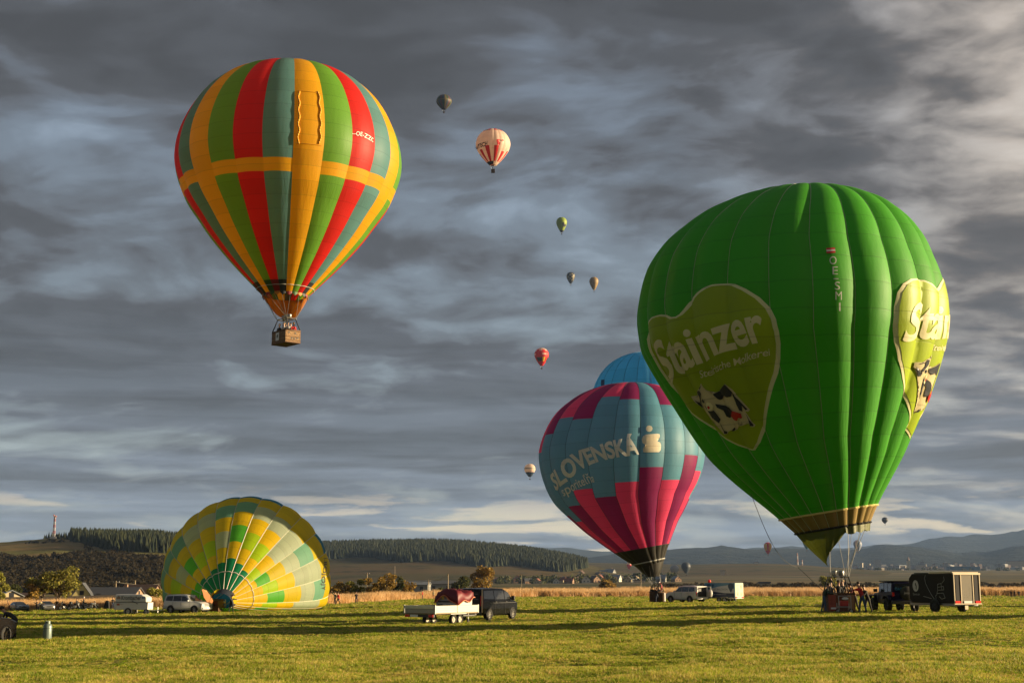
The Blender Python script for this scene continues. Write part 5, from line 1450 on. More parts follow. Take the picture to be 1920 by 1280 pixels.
def panelbox(root, L, W, z0, z1, m, x0=0, name='body', bevel=.05, nose=0, taper=0):
    st = MB(); st.prism([(x0 - L / 2, z0), (x0 + L / 2, z0), (x0 + L / 2, z1 - nose * .55), (x0 + L / 2 - nose, z1), (x0 - L / 2, z1)], -W / 2, W / 2); return st.build(name, m, root, bevel=bevel)
def trailer_gear(root, xw, W, r, L2, n=1, jock=True, rim=None, hitch_z=.42):
    for i in range(n):
        x = xw + (i - (n - 1) / 2) * r * 2.25
        for s_ in (1, -1): wheel(root, x, s_ * (W / 2 + .02), r, .20, 18, rim, spokes=5)
    MB().tube((L2, 0, hitch_z), (L2 + 1.2, 0, hitch_z), .05, n=6).build('drawbar', STEEL, root)
    MB().box((L2 + 1.22, 0, hitch_z + .05), (.2, .10, .12)).build('coupling', BLACKP, root, bevel=.02)
    if jock:
        MB().tube((L2 + .7, .12, .12), (L2 + .7, .12, .75), .03, n=6).build('jockey_post', STEEL, root)
        w_ = MB(); w_.M = Matrix.Translation((L2 + .7, .12, .11)) @ Matrix.Rotation(PI / 2, 4, 'X'); w_.lathe([(.1, -.03), (.11, 0), (.1, .03)], 12); w_.build('jockey_wheel', TYRE, root)
MXZ = lambda x, y, z: Matrix.Translation((x, y, z)) @ Matrix(((1, 0, 0, 0), (0, 0, -1, 0), (0, 1, 0, 0), (0, 0, 0, 1)))   # text on the -y side, reading along +x
# white box trailer with the beer name
t = thing('white_trailer', 'white box trailer with black brewery lettering, behind the left off-roader', 'trailer', foot(250, 136), R(-4))
TW = paint('trailer_white', (.60, .60, .58), 0, .35)
panelbox(t, 3.35, 1.6, .48, 1.18, TW, name='lower_body')
panelbox(t, 3.15, 1.56, 1.20, 1.95, TW, x0=-.05, name='upper_lid', bevel=.10, nose=.50)
MB().box((0, 0, 1.19), (3.4, 1.63, .035)).build('lid_seam', mat('seal_grey', (.15, .15, .15), .6), t)
flat_text('Krombacher', mat('black_print', (.02, .02, .02), .6), t, MXZ(-.98, -.80, 1.43), .40, bold=.012, width=1.95)
MB().add([(-1.45, -.802, 1.50), (-1.08, -.802, 1.50), (-1.08, -.802, 1.66), (-1.265, -.802, 1.86), (-1.45, -.802, 1.66)], [(0, 1, 2, 3, 4)]).build('brewery_emblem', mat('faded_print', (.30, .20, .17), .6), t, fixn=False)
MB().add([(1.05, -.802, 1.55), (1.36, -.802, 1.55), (1.36, -.802, 1.75), (1.05, -.802, 1.75)], [(0, 1, 2, 3)]).build('blue_mark', mat('blue_print', (.05, .12, .30), .6), t, fixn=False)
flat_text('KB', PLATE, t, MXZ(1.10, -.806, 1.60), .10)
MB().add([(-1.42, -.803, .90), (-1.13, -.803, .90), (-1.13, -.803, 1.08), (-1.42, -.803, 1.08)], [(0, 1, 2, 3)]).build('red_mark', mat('brick_red_print', (.32, .09, .06), .6), t, fixn=False)
flat_text('NKD', mat('grey_print', (.2, .2, .2), .6), t, MXZ(-1.05, -.803, .97), .09)
MB().tube((.12, -.84, 1.32), (.62, -.84, 1.08), .022, n=5).build('lid_strut', BLACKP, t)
for p_ in ((.12, -.83, 1.33), (.62, -.83, 1.07)): MB().ball(p_, .05, 8, 6).build('strut_joint', BLACKP, t)
MB().box((-.28, -.80, .62), (.95, .06, .10)).build('mudguard', TW, t, bevel=.02)
for s_ in (1, -1): arch(t, -.28, s_ * .80, .33, mat('guard_white', (.5, .5, .48), .5))
trailer_gear(t, -.28, 1.5, .33, 1.68, 1)
wheel(t, 1.52, -.72, .28, .18)
for s_ in (1, -1): MB().box((-1.69, s_ * .62, .62), (.04, .25, .14)).build('tail_light', REDL, t)

# aluminium flatbed trailer and its red covered load
t = thing('flatbed_trailer', 'silver flatbed trailer with low sides and twin wheels, hitched behind the dark van', 'trailer', foot(828, 77.5), R(57))
AL = mat('aluminium_sheet', (.38, .36, .30), .5, .2, var=.05); ALD = mat('aluminium_frame', (.35, .35, .34), .4, .7)
L_, W_ = 4.1, 2.05
MB().box((0, 0, .62), (L_, W_, .06)).build('bed', mat('plywood_bed', (.22, .16, .09), .8), t)
for s_ in (1, -1):
    for x0_, x1_ in ((-L_ / 2, 0), (0, L_ / 2)):
        MB().box(((x0_ + x1_) / 2, s_ * (W_ / 2 + .02), .84), ((x1_ - x0_) - .03, .035, .40)).build('side_board', AL, t, bevel=.01)
        for z in (.72, .84, .96): MB().box(((x0_ + x1_) / 2, s_ * (W_ / 2 + .045), z), ((x1_ - x0_) - .12, .02, .022)).build('side_rib', ALD, t)
    for x in (-L_ / 2, L_ / 2): MB().box((x, s_ * (W_ / 2 + .02), .84), (.06, .06, .46)).build('corner_post', ALD, t)
MB().box((-L_ / 2 - .01, 0, .84), (.035, W_ - .06, .40)).build('tail_board', AL, t, bevel=.01)
MB().box((L_ / 2 + .01, 0, .84), (.035, W_ - .06, .40)).build('front_board', AL, t, bevel=.01)
MB().box((-L_ / 2 - .06, 0, .97), (.06, W_ - .10, .17), ry=R(-12)).build('bright_top_flap', paint('cream_flap', (.75, .75, .62), 0, .4), t, bevel=.01)
MB().box((-L_ / 2 + .02, 0, .50), (.10, W_ - .1, .14)).build('light_bar', BLACKP, t)
for s_ in (1, -1): MB().box((-L_ / 2 - .05, s_ * .80, .50), (.05, .30, .14)).build('tail_light', REDL, t)
MB().box((-L_ / 2 - .045, .35, .50), (.02, .52, .12)).build('number_plate', PLATE, t)
for s_ in (1, -1): MB().box((.1, s_ * .98, .58), (1.5, .24, .03)).build('mudguard', ALD, t)
trailer_gear(t, .1, 1.75, .27, L_ / 2, 2, rim=mat('cream_rim', (.6, .55, .42), .5))
ld_ = thing('covered_load', 'grey equipment box under a wine red balloon cover, on the front of the flatbed trailer', 'crate', t.location + Matrix.Rotation(R(57), 3, 'Z') @ Vector((1.30, .0, .66)), R(57)); ld_.scale = (.74, .80, .92)
GB = mat('grey_locker', (.30, .31, .31), .45, .3)
MB().box((-.15, 0, .48), (1.95, 1.85, .94)).build('locker', GB, ld_, bevel=.03)
MB().box((-1.135, 0, .62), (.03, 1.55, .10)).build('slot', BLACKP, ld_); MB().box((-1.14, -.15, .36), (.03, .30, .16)).build('latch', BLACKP, ld_); MB().box((-1.135, .55, .30), (.03, .40, .34)).build('meter_hole', BLACKP, ld_)
for y in (.46, .64): MB().box((-1.155, y, .30), (.02, .10, .12)).build('meter_face', PLATE, ld_)
WINE = mat('wine_red_cover', (.12, .005, .012), .55, var=.15, bump=.6, bs=3)
cv = MB(); nx, ny = 18, 18
for j in range(ny + 1):
    for i in range(nx + 1):
        u, v_ = i / nx * 2 - 1, j / ny * 2 - 1
        x, y = -.12 + u * 1.18, v_ * 1.08; d = max(abs(u), abs(v_))
        z = 1.20 + .16 * noise.noise(Vector((x * 1.6, y * 1.6, 1))) + .09 * math.sin(x * 4.4 + 2.5 * y) + .07 * noise.noise(Vector((x * 4, y * 4, 4))) + .10 * (1 - d) - ss(.82, 1, d) * (.52 + .16 * math.sin(y * 2.6 + x)) - .12 * (v_ < -.2) * abs(v_)
        k_ = 1 - .06 * ss(.9, 1, d); cv.v.append(Vector((x * k_, y * k_, z + .04)))
cv.f = [(j * (nx + 1) + i, j * (nx + 1) + i + 1, (j + 1) * (nx + 1) + i + 1, (j + 1) * (nx + 1) + i) for j in range(ny) for i in range(nx)]; cv.mi = [0] * len(cv.f)
co = cv.build('cover', WINE, ld_, smooth=True, fixn=False); sm = co.modifiers.new('s', 'SOLIDIFY'); sm.thickness = .03
edge = [cv.v[i] + Vector((-.03, 0, 0)) for i in range(0, (nx + 1) * (ny + 1), nx + 1)]; MB().path(edge, .035, 5).build('hem_cord', mat('orange_hem', (.55, .16, .06), .6), ld_)
edge = [cv.v[i] + Vector((0, -.03, 0)) for i in range(0, nx + 1)]; MB().path(edge, .035, 5).build('hem_cord', mat('orange_hem', (.55, .16, .06), .6), ld_)
MB().box((-1.32, .2, .84), (.02, .22, .20)).build('yellow_patch', mat('mustard_patch', (.35, .20, .02), .6), ld_)

# dark van, rear doors toward us
t = thing('dark_van', 'black passenger van seen from behind with its rear open, hitched to the flatbed trailer', 'van', foot(914, 85.5), R(64))
VB = mat('black_van_paint', (.005, .0055, .007), .25, 0, var=.02, spec=.2)
st = [(2.50, .45, .85, .85, .72, .6), (2.42, .32, 1.00, 1.00, .88, .7), (2.1, .26, 1.10, 1.12, .94, .8), (1.65, .26, 1.16, 1.22, .96, .82), (1.05, .26, 1.18, 1.76, .96, .76), (.6, .26, 1.18, 1.88, .96, .78), (-.6, .26, 1.18, 1.91, .96, .80), (-2.0, .28, 1.18, 1.90, .96, .80), (-2.42, .34, 1.17, 1.86, .95, .80), (-2.50, .42, 1.12, 1.74, .92, .78)]
carbody(t, st, 1.92, VB)
VG = glassm('van_glass', (.03, .032, .035))
for pts in ([(1.52, 1.24), (1.05, 1.66), (.55, 1.74), (.55, 1.24)], [(.48, 1.24), (.48, 1.75), (-.85, 1.76), (-.85, 1.24)], [(-.93, 1.24), (-.93, 1.76), (-2.2, 1.74), (-2.28, 1.28)]): sidepane(t, pts, .96, .79, 1.18, 1.9, VG)
ws = MB(); ws.add([(1.72, -.78, 1.24), (1.72, .78, 1.24), (1.1, .68, 1.74), (1.1, -.68, 1.74), (1.67, -.78, 1.21), (1.67, .78, 1.21), (1.05, .68, 1.71), (1.05, -.68, 1.71)], [(0, 1, 2, 3), (4, 5, 6, 7), (0, 1, 5, 4), (2, 3, 7, 6), (1, 2, 6, 5), (0, 3, 7, 4)]).build('windscreen', VG, t)
for x in (1.60, -1.60):
    for s_ in (1, -1): arch(t, x, s_ * .955, .34, BLACKP); wheel(t, x, s_ * .87, .34, .23, rim=mat('bright_rim', (.6, .58, .52), .35, .6))
for s_ in (1, -1):
    MB().box((-2.47, s_ * .87, 1.15), (.12, .13, .62)).build('tail_light', REDL, t, bevel=.02); MB().box((1.42, s_ * 1.06, 1.30), (.12, .24, .26)).build('door_mirror', BLACKP, t, bevel=.04)
    MB().box((2.36, s_ * .70, .90), (.2, .3, .2)).build('headlight', HEADL, t, bevel=.03)
    MB().box((.2, s_ * .975, 1.02), (3.6, .012, .02)).build('side_crease', mat('grey_crease', (.12, .12, .13), .3), t)
    for x in (.52, -.90): MB().box((x, s_ * .972, .75), (.012, .012, .80)).build('door_seam', BLACKP, t)
    for x in (.66, -.75): MB().box((x, s_ * .98, 1.08), (.18, .03, .04)).build('door_handle', BLACKP, t)
MB().box((-2.50, 0, 1.05), (.06, 1.5, 1.3)).build('open_load_bay', BLACKF, t)
for i in range(4): MB().box((-2.535, -.1 + .02 * i, .65 + .3 * i), (.02, 1.2, .05)).build('shelf_edge', mat('shelf_grey', (.10, .10, .10), .6), t)
MB().box((-2.54, -.93, 1.15), (.06, .05, 1.35)).build('door_edge', mat('bright_door_edge', (.55, .42, .28), .4, .3), t)
MB().box((-2.55, 0, .42), (.14, 1.8, .20)).build('rear_bumper', BLACKP, t, bevel=.04)

# printed airship trailer
t = thing('balloon_print_trailer', 'blue and white box trailer printed with balloons, parked right of the open off-roader', 'trailer', foot(1358, 152), R(143))
panelbox(t, 3.7, 2.0, .55, 2.12, paint('print_sky_blue', (.10, .24, .36), 0, .35), name='body', bevel=.04)
# its visible side is local +y; print reads from front (+x, left in view) to rear
MS = Matrix.Translation((1.82, 1.004, 0)) @ Matrix(((-1, 0, 0, 0), (0, 0, 1, 0), (0, 1, 0, 0), (0, 0, 0, 1)))
def sidepoly(poly, m, nm, o_=.0): MB().add([MS @ Vector((x, z, o_)) for x, z in poly], [tuple(range(len(poly)))]).build(nm, m, t, fixn=False)
PW_ = mat('print_white', (.52, .54, .55), .5, var=.03); PN = mat('print_navy', (.015, .035, .09), .5, var=.03)
sidepoly([(.05, 1.1), (3.6, 1.0), (3.6, 1.45), (2.9, 1.9), (2.7, 1.85), (1.6, 1.72), (.8, 1.50), (.05, 1.62)], PW_, 'printed_cloud')
sidepoly([(.02, .60), (3.66, .60), (3.66, 1.02), (2.4, 1.02), (1.5, 1.14), (.8, 1.20), (.02, 1.18)], PN, 'printed_wave', .004)
def bal2(cx, cz_, s_, nm='printed_balloon'): sidepoly([(cx + s_ * math.sin(a * PI / 8), cz_ + s_ * math.cos(a * PI / 8)) for a in range(-6, 7)][::-1] + [(cx - .1 * s_, cz_ - 1.9 * s_), (cx + .1 * s_, cz_ - 1.9 * s_)], mat('print_dark_blue', (.03, .07, .13), .5), nm, .006)
bal2(.52, 1.78, .23); bal2(1.02, 1.86, .12); bal2(3.2, 1.75, .34)
flat_text('LET BALÓNOM', mat('print_grey', (.12, .13, .15), .5), t, MS @ Matrix.Translation((1.05, 1.32, .008)), .20, width=1.75)
flat_text('www.letbalonom.sk', PW_, t, MS @ Matrix.Translation((1.1, .84, .008)), .11, width=1.5)
c_ = [(.75 + .13 * math.cos(a), .90 + .13 * math.sin(a)) for a in [i * PI / 8 for i in range(16)]]; sidepoly(c_, PW_, 'printed_badge', .008)
rp = MB(); rp.box((-1.87, 0, 1.35), (.03, 1.86, 1.50)); rp.build('rear_door', paint('cream_rear', (.50, .50, .36), 0, .5), t, bevel=.03)
MR = Matrix.Translation((-1.892, .85, 0)) @ Matrix(((0, 0, -1, 0), (-1, 0, 0, 0), (0, 1, 0, 0), (0, 0, 0, 1)))
DG = mat('print_olive_grey', (.16, .17, .13), .5)
flat_text('O', DG, t, MR @ Matrix.Translation((.30, 1.22, 0)), .42, width=.34); flat_text('SK', DG, t, MR @ Matrix.Translation((.22, .78, 0)), .34, width=.50, bold=.02); flat_text('LET', DG, t, MR @ Matrix.Translation((.20, 1.78, 0)), .14, width=.5)
for z in (.76, .88, 1.0): MB().add([MR @ Vector(p) for p in ((1.05, z, 0), (1.55, z, 0), (1.55, z + .07, 0), (1.05, z + .07, 0))], [(0, 1, 2, 3)]).build('text_line', DG, t, fixn=False)
MB().add([MR @ Vector((1.25 + .17 * math.sin(a * PI / 6), 1.72 + .19 * math.cos(a * PI / 6), 0)) for a in range(-4, 5)] + [MR @ Vector((1.27, 1.36, 0)), MR @ Vector((1.23, 1.36, 0))], [tuple(range(11))]).build('printed_balloon', DG, t, fixn=False)
MB().box((0, 0, .50), (3.75, 1.9, .10)).build('chassis', ALD, t)
for s_ in (1, -1): MB().box((-.25, s_ * 1.05, .60), (1.6, .16, .05)).build('mudguard', ALD, t); MB().box((-1.90, s_ * .75, .56), (.04, .3, .12)).build('tail_light', REDL, t)
trailer_gear(t, -.25, 1.9, .30, 1.85, 2)
MB().tube((-1.8, .7, .1), (-1.8, .7, .5), .03, n=5).build('prop_stand', STEEL, t)

# dark blue jeep style off-roader
t = thing('dark_blue_off_roader', 'dark blue boxy off-roader with a round spare wheel cover, hitched to the black trailer', 'car', foot(1678, 86.5), R(93))
JB = mat('midnight_blue_paint', (.010, .009, .040), .4, 0, var=.02, spec=.22)
st = [(2.1, .55, .98, .98, .62, .5), (2.05, .50, 1.08, 1.08, .66, .5), (1.2, .50, 1.14, 1.14, .72, .55), (.75, .45, 1.16, 1.18, .80, .70), (.60, .45, 1.16, 1.78, .80, .70), (-.4, .45, 1.16, 1.82, .80, .72), (-1.85, .45, 1.16, 1.80, .80, .72), (-1.90, .48, 1.14, 1.74, .79, .71)]
carbody(t, st, 1.6, JB)
MB().box((-.65, 0, 1.84), (2.5, 1.5, .06)).build('roof', BLACKP, t, bevel=.03)
for pts in ([(.55, 1.20), (.50, 1.70), (-.35, 1.72), (-.35, 1.20)], [(-.45, 1.20), (-.45, 1.72), (-1.1, 1.72), (-1.1, 1.20)], [(-1.2, 1.22), (-1.2, 1.7), (-1.78, 1.7), (-1.78, 1.22)]): sidepane(t, pts, .80, .71, 1.16, 1.8)
MB().box((-1.925, 0, 1.48), (.03, 1.15, .42)).build('rear_window', GLASS, t)
for x in (1.45, -1.25):
    for s_ in (1, -1):
        MB().prism([(x - .62, .72), (x - .50, 1.0), (x + .45, 1.02), (x + .62, .74), (x + .50, .80), (x + .38, .94), (x - .40, .92)], s_ * .80, s_ * 1.0).build('fender_flare', JB, t, bevel=.02)
        wheel(t, x, s_ * .83, .42, .30, rim=mat('dark_rim', (.05, .05, .05), .4, .5), spokes=5)
for s_ in (1, -1):
    MB().box((-1.93, s_ * .70, 1.05), (.08, .15, .24)).build('tail_light', REDL, t, bevel=.02); MB().box((.55, s_ * 1.0, 1.28), (.12, .24, .2)).build('door_mirror', BLACKP, t, bevel=.03)
    MB().ball((2.1, s_ * .42, .93), (.06, .14, .14), 12, 8).build('headlight', HEADL, t)
MB().box((-2.02, 0, .56), (.2, 1.7, .22)).build('rear_bumper', BLACKP, t, bevel=.04)
MB().box((2.2, 0, .58), (.2, 1.6, .2)).build('front_bumper', BLACKP, t, bevel=.04)
c = MB(); c.M = Matrix.Translation((-2.06, -.1, 1.12)) @ Matrix.Rotation(-PI / 2, 4, 'Y'); c.lathe([(.38, -.12), (.42, -.05), (.42, .08), (.36, .13), (.1, .14)], 24); c.build('spare_wheel', BLACKP, t, smooth=True)
MREAR = lambda x, y0, z: Matrix.Translation((x, y0, z)) @ Matrix(((0, 0, -1, 0), (-1, 0, 0, 0), (0, 1, 0, 0), (0, 0, 0, 1)))
flat_text('Jeep', mat('badge_grey', (.30, .30, .30), .4), t, MREAR(-2.215, .14, 1.08), .14, bold=.01)
flat_text('OAS', mat('sticker_blue', (.05, .22, .40), .5), t, MREAR(-1.945, .60, 1.30), .16, bold=.02)
# black trailer with white drawings
t = thing('black_trailer', 'large matt black box trailer with white line drawings and pale rear frame, far right', 'trailer', foot(1772, 80.8), R(112))
BT = mat('brown_black_panel', (.017, .0135, .011), .6, var=.06, spec=.25)
MB().prism([(-1.95, .55), (1.75, .55), (1.95, .80), (1.95, 1.95), (1.65, 2.22), (-1.95, 2.22)], -.95, .95).build('body', BT, t, bevel=.04)
WL = mat('white_line_print', (.40, .38, .35), .6); WB = mat('white_badge_print', (.55, .53, .50), .6)
MS2 = Matrix.Translation((1.95, .953, 0)) @ Matrix(((-1, 0, 0, 0), (0, 0, 1, 0), (0, 1, 0, 0), (0, 0, 0, 1)))
MB().add([MS2 @ Vector((.62 + .27 * math.cos(a), 1.52 + .33 * math.sin(a), 0)) for a in [i * PI / 12 for i in range(24)]], [tuple(range(24))]).build('white_badge', WB, t, fixn=False)
MB().add([MS2 @ Vector(p) for p in ((.56, 1.66, .004), (.64, 1.70, .004), (.72, 1.52, .004), (.70, 1.30, .004), (.62, 1.36, .004), (.64, 1.48, .004))], [(0, 1, 2, 3, 4, 5)]).build('badge_silhouette', BT, t, fixn=False)
flat_text('7peros.sk', WL, t, MS2 @ Matrix.Translation((.34, .98, 0)), .13, width=.62)
def line(pts, M, nm='line_drawing', r=.014): MB().path([M @ Vector((x, z, .004)) for x, z in pts], r, 4).build(nm, WL, t)
line([(1.55, 2.15), (1.48, 1.95), (1.55, 1.65), (1.75, 1.35), (1.98, 1.05), (2.25, .78), (2.36, .74), (2.42, .84), (2.36, .96), (2.48, 1.02), (2.58, 1.30), (2.6, 1.62), (2.9, 1.66), (2.95, 1.3)], MS2)
line([(2.62, 1.45), (3.1, 1.5), (3.12, 1.3), (2.62, 1.28)], MS2); line([(2.52, 1.10), (3.05, 1.12), (3.2, .85), (2.9, .78), (2.7, .92)], MS2); line([(2.95, 1.66), (3.2, 1.85), (3.15, 2.05)], MS2); line([(1.3, .92), (1.7, .86), (2.0, .80)], MS2)
MRB = MREAR(-1.975, .95, 0)
FR = mat('pale_frame', (.50, .42, .30), .5, .2)
for y0_, y1_ in ((.02, .08), (.50, .55), (1.35, 1.40), (1.82, 1.88)): MB().box((-1.985, .95 - (y0_ + y1_) / 2, 1.38), (.06, .05, 1.66)).build('frame_post', FR, t)
MB().box((-1.99, 0, 2.20), (.10, 1.92, .10)).build('top_rail', FR, t); MB().box((-1.99, 0, .52), (.12, 1.92, .05)).build('bottom_rail', FR, t)
MB().box((-1.975, .0, 1.38), (.03, .78, 1.55)).build('rear_ramp', mat('olive_grey_ramp', (.13, .11, .07), .6), t)
for y_ in (.66, -.66): MB().box((-1.972, y_, 1.38), (.02, .26, 1.55)).build('side_slot', BLACKF, t)
line([(.56, 1.40), (.72, 1.15), (.95, .88), (1.02, .84), (1.06, .92), (1.1, 1.05), (1.12, 1.45), (1.2, 1.45)], MRB); line([(.60, .70), (.8, .98), (.95, .86)], MRB)
flat_text('jogu.sk', WL, t, MRB @ Matrix.Translation((.62, .66, .004)), .09, width=.36)
MB().box((-.9, 0, 2.27), (2.0, 1.86, .07)).build('roof_hatch', FR, t, bevel=.02); MB().box((.9, 0, 2.25), (1.3, 1.7, .05)).build('roof_cover', BLACKP, t)
for s_ in (1, -1): MB().box((-2.02, s_ * .72, .62), (.05, .36, .14)).build('tail_light', mat('bright_red_lamp', (.75, .03, .02), .25), t); arch(t, -.35, s_ * .98, .36)
MB().box((-2.03, 0, .62), (.02, .56, .13)).build('number_plate', PLATE, t); MB().box((-2.0, .12, .32), (.06, .22, .22)).build('mud_flap', FR, t)
trailer_gear(t, -.35, 1.9, .36, 1.95, 1, rim=mat('dark_rim', (.05, .05, .05), .4, .5))
MB().box((0.1, 0, .48), (3.9, 1.7, .14)).build('chassis', ALD, t)

# black car cut by the left edge
t = thing('black_hatchback', 'black car cut by the left edge of the photo, front wheel turned towards us', 'car', foot(-66, 55.5), R(70))
BP = paint('gloss_black_paint', (.014, .012, .011), .3, .15)
st = [(2.12, .35, .68, .68, .62, .5), (2.05, .26, .80, .80, .78, .6), (1.6, .22, .92, .92, .86, .7), (1.0, .20, .97, .98, .88, .75), (.35, .20, 1.00, 1.36, .88, .64), (-.2, .20, 1.0, 1.47, .88, .62), (-1.2, .20, 1.0, 1.44, .88, .62), (-1.85, .24, .99, 1.12, .86, .66), (-2.1, .32, .92, .94, .80, .6)]
carbody(t, st, 1.76, BP)
for pts in ([(.70, 1.03), (.20, 1.32), (-.25, 1.37), (-.25, 1.03)], [(-.32, 1.03), (-.32, 1.37), (-1.1, 1.34), (-1.45, 1.06)]): sidepane(t, pts, .88, .62, 1.0, 1.45, mat('green_tint_glass', (.05, .07, .03), .06))
ws = MB(); ws.add([(.98, -.72, 1.01), (.98, .72, 1.01), (.25, .58, 1.42), (.25, -.58, 1.42), (.95, -.72, .98), (.95, .72, .98), (.22, .58, 1.39), (.22, -.58, 1.39)], [(0, 1, 2, 3), (4, 5, 6, 7), (0, 1, 5, 4), (2, 3, 7, 6), (1, 2, 6, 5), (0, 3, 7, 4)]).build('windscreen', mat('green_tint_glass', (.05, .07, .03), .06), t)
for x in (1.32, -1.28):
    for s_ in (1, -1): arch(t, x, s_ * .87, .31, BP); wheel(t, x, s_ * .80, .31, .2, rim=mat('bronze_lit_rim', (.35, .26, .16), .4, .5))
for s_ in (1, -1):
    MB().box((1.92, s_ * .62, .70), (.26, .30, .14), rz=-s_ * .3).build('headlight', HEADL, t, bevel=.03); MB().box((.75, s_ * .98, 1.05), (.14, .2, .13)).build('door_mirror', BP, t, bevel=.03)
    MB().box((.08, s_ * .885, .65), (.012, .012, .62)).build('door_seam', BLACKP, t); MB().box((-.1, s_ * .90, .86), (.18, .03, .035)).build('door_handle', RIM, t)
# two saloon cars by the reeds
def saloon(px, Y, yaw, label, pm):
    t = thing('parked_car', label, 'car', foot(px, Y), R(yaw), 'cars parked along the reeds at the left')
    st = [(2.2, .38, .70, .70, .66, .5), (2.12, .28, .82, .82, .82, .6), (1.6, .24, .92, .92, .88, .7), (.95, .22, .96, .97, .90, .75), (.25, .22, .98, 1.34, .90, .64), (-.3, .22, .98, 1.43, .90, .62), (-1.1, .22, .98, 1.40, .90, .62), (-1.75, .24, .98, 1.05, .88, .66), (-2.2, .30, .94, .95, .84, .6)]
    carbody(t, st, 1.8, pm)
    for pts in ([(.62, 1.01), (.12, 1.29), (-.30, 1.33), (-.30, 1.01)], [(-.37, 1.01), (-.37, 1.33), (-1.05, 1.30), (-1.45, 1.04)]): sidepane(t, pts, .90, .62, .98, 1.42)
    ws = MB(); ws.add([(.96, -.74, 1.0), (.96, .74, 1.0), (.2, .58, 1.39), (.2, -.58, 1.39), (.92, -.74, .97), (.92, .74, .97), (.17, .58, 1.36), (.17, -.58, 1.36)], [(0, 1, 2, 3), (4, 5, 6, 7), (0, 1, 5, 4), (2, 3, 7, 6), (1, 2, 6, 5), (0, 3, 7, 4)]).build('windscreen', GLASS, t)
    for x in (1.36, -1.32):
        for s_ in (1, -1): wheel(t, x, s_ * .83, .32, .2, 14)
    for s_ in (1, -1): MB().box((2.08, s_ * .66, .72), (.16, .32, .14)).build('headlight', HEADL, t, bevel=.02); MB().box((.74, s_ * 1.0, 1.03), (.12, .2, .12)).build('door_mirror', pm, t)
    MB().box((2.19, 0, .66), (.05, .7, .16)).build('grille', BLACKP, t); MB().box((2.21, 0, .42), (.05, 1.4, .12)).build('lower_grille', BLACKP, t)
    return t
saloon(35, 206, -52, 'grey blue saloon, the left one of the two parked before the reeds', paint('steel_blue_paint', (.12, .15, .19), .5))
saloon(86, 205, -60, 'silver saloon, the right one of the two parked before the reeds', paint('silver_paint', (.34, .34, .33), .6))
saloon(1876, 520, 10, 'dark car far off on the right behind the reeds', paint('dark_car_paint', (.03, .03, .035), .3)).scale = (1.2, 1.2, 1.2)

# motorcycles
def motorbike(px, Y, yaw, label, pm, seatm=BLACKP, box=False):
    t = thing('motorcycle', label, 'motorcycle', foot(px, Y), R(yaw), 'motorcycles parked by the reeds')
    for x in (.78, -.72):
        w_ = wheel(t, x, 0, .33, .13, 18, spokes=9)
    MB().tube((.78, .07, .33), (.50, .10, .95), .03, n=6).build('fork', STEEL, t); MB().tube((.78, -.07, .33), (.50, -.10, .95), .03, n=6).build('fork', STEEL, t)
    MB().path([(.45, .38, 1.08), (.50, .15, 1.02), (.50, -.15, 1.02), (.45, -.38, 1.08)], .02, 6).build('handlebar', BLACKP, t)
    MB().ball((.22, 0, .86), (.30, .17, .17), 12, 8).build('fuel_tank', pm, t, smooth=True)
    MB().prism([(-.08, .80), (-.20, .86), (-.75, .92), (-.80, .84), (-.2, .74)], -.15, .15).build('seat', seatm, t, bevel=.03)
    MB().box((.05, 0, .48), (.46, .30, .36)).build('engine', ALD, t, bevel=.05)
    MB().path([(.5, 0, .92), (.0, 0, .72), (-.25, 0, .60), (-.72, .10, .34)], .035, 6).build('frame', BLACKP, t)
    MB().tube((-.15, -.16, .34), (-.90, -.18, .48), .05, .06, 8).build('exhaust', STEEL, t)
    MB().ball((.60, 0, .90), (.10, .10, .11), 10, 6).build('headlight', HEADL, t); MB().prism([(.60, .98), (.66, .99), (.48, 1.30), (.44, 1.28)], -.14, .14).build('windshield', GLASS, t)
    MB().prism([(1.10, .58), (.95, .69), (.75, .70), (.55, .62), (.58, .66), (.75, .74), (.97, .73)], -.07, .07).build('mudguard', pm, t)
    MB().prism([(-.35, .50), (-.60, .80), (-1.0, .78), (-1.02, .72), (-.6, .70)], -.09, .09).build('tail_fairing', pm, t)
    if box: MB().box((-.92, 0, 1.08), (.34, .42, .36)).build('top_case', BLACKP, t, bevel=.05)
    for s_ in (1, -1): MB().ball((.42, s_ * .42, 1.18), (.02, .07, .045), 8, 5).build('mirror', BLACKP, t)
    return t
motorbike(122, 205, 165, 'black motorcycle with top case, the left one of the two touching each other', paint('bike_black', (.02, .02, .022)), box=True)
motorbike(139, 206, 8, 'dark motorcycle leaning right of the one with the top case', paint('bike_graphite', (.04, .045, .05)))
motorbike(170, 205, 4, 'white and black motorcycle parked between two standing people', paint('bike_white', (.45, .45, .43), .1))
motorbike(162, 207, 172, 'small dark motorcycle half behind the white one', paint('bike_black', (.02, .02, .022)))
# black gear bag
bg = thing('gear_bag', 'tall black bag standing in the grass left of the white trailer', 'bag', foot(200, 203))
MB().prism([(-.42, 0), (.42, 0), (.36, .75), (.30, 1.15), (.0, 1.30), (-.22, 1.2), (-.25, .8), (-.48, .3)], -.25, .25).build('body', BLACKF, bg, bevel=.08)
MB().path([(-.1, -.27, 1.1), (0, -.33, .95), (.1, -.27, 1.1)], .02).build('handle', BLACKF, bg)
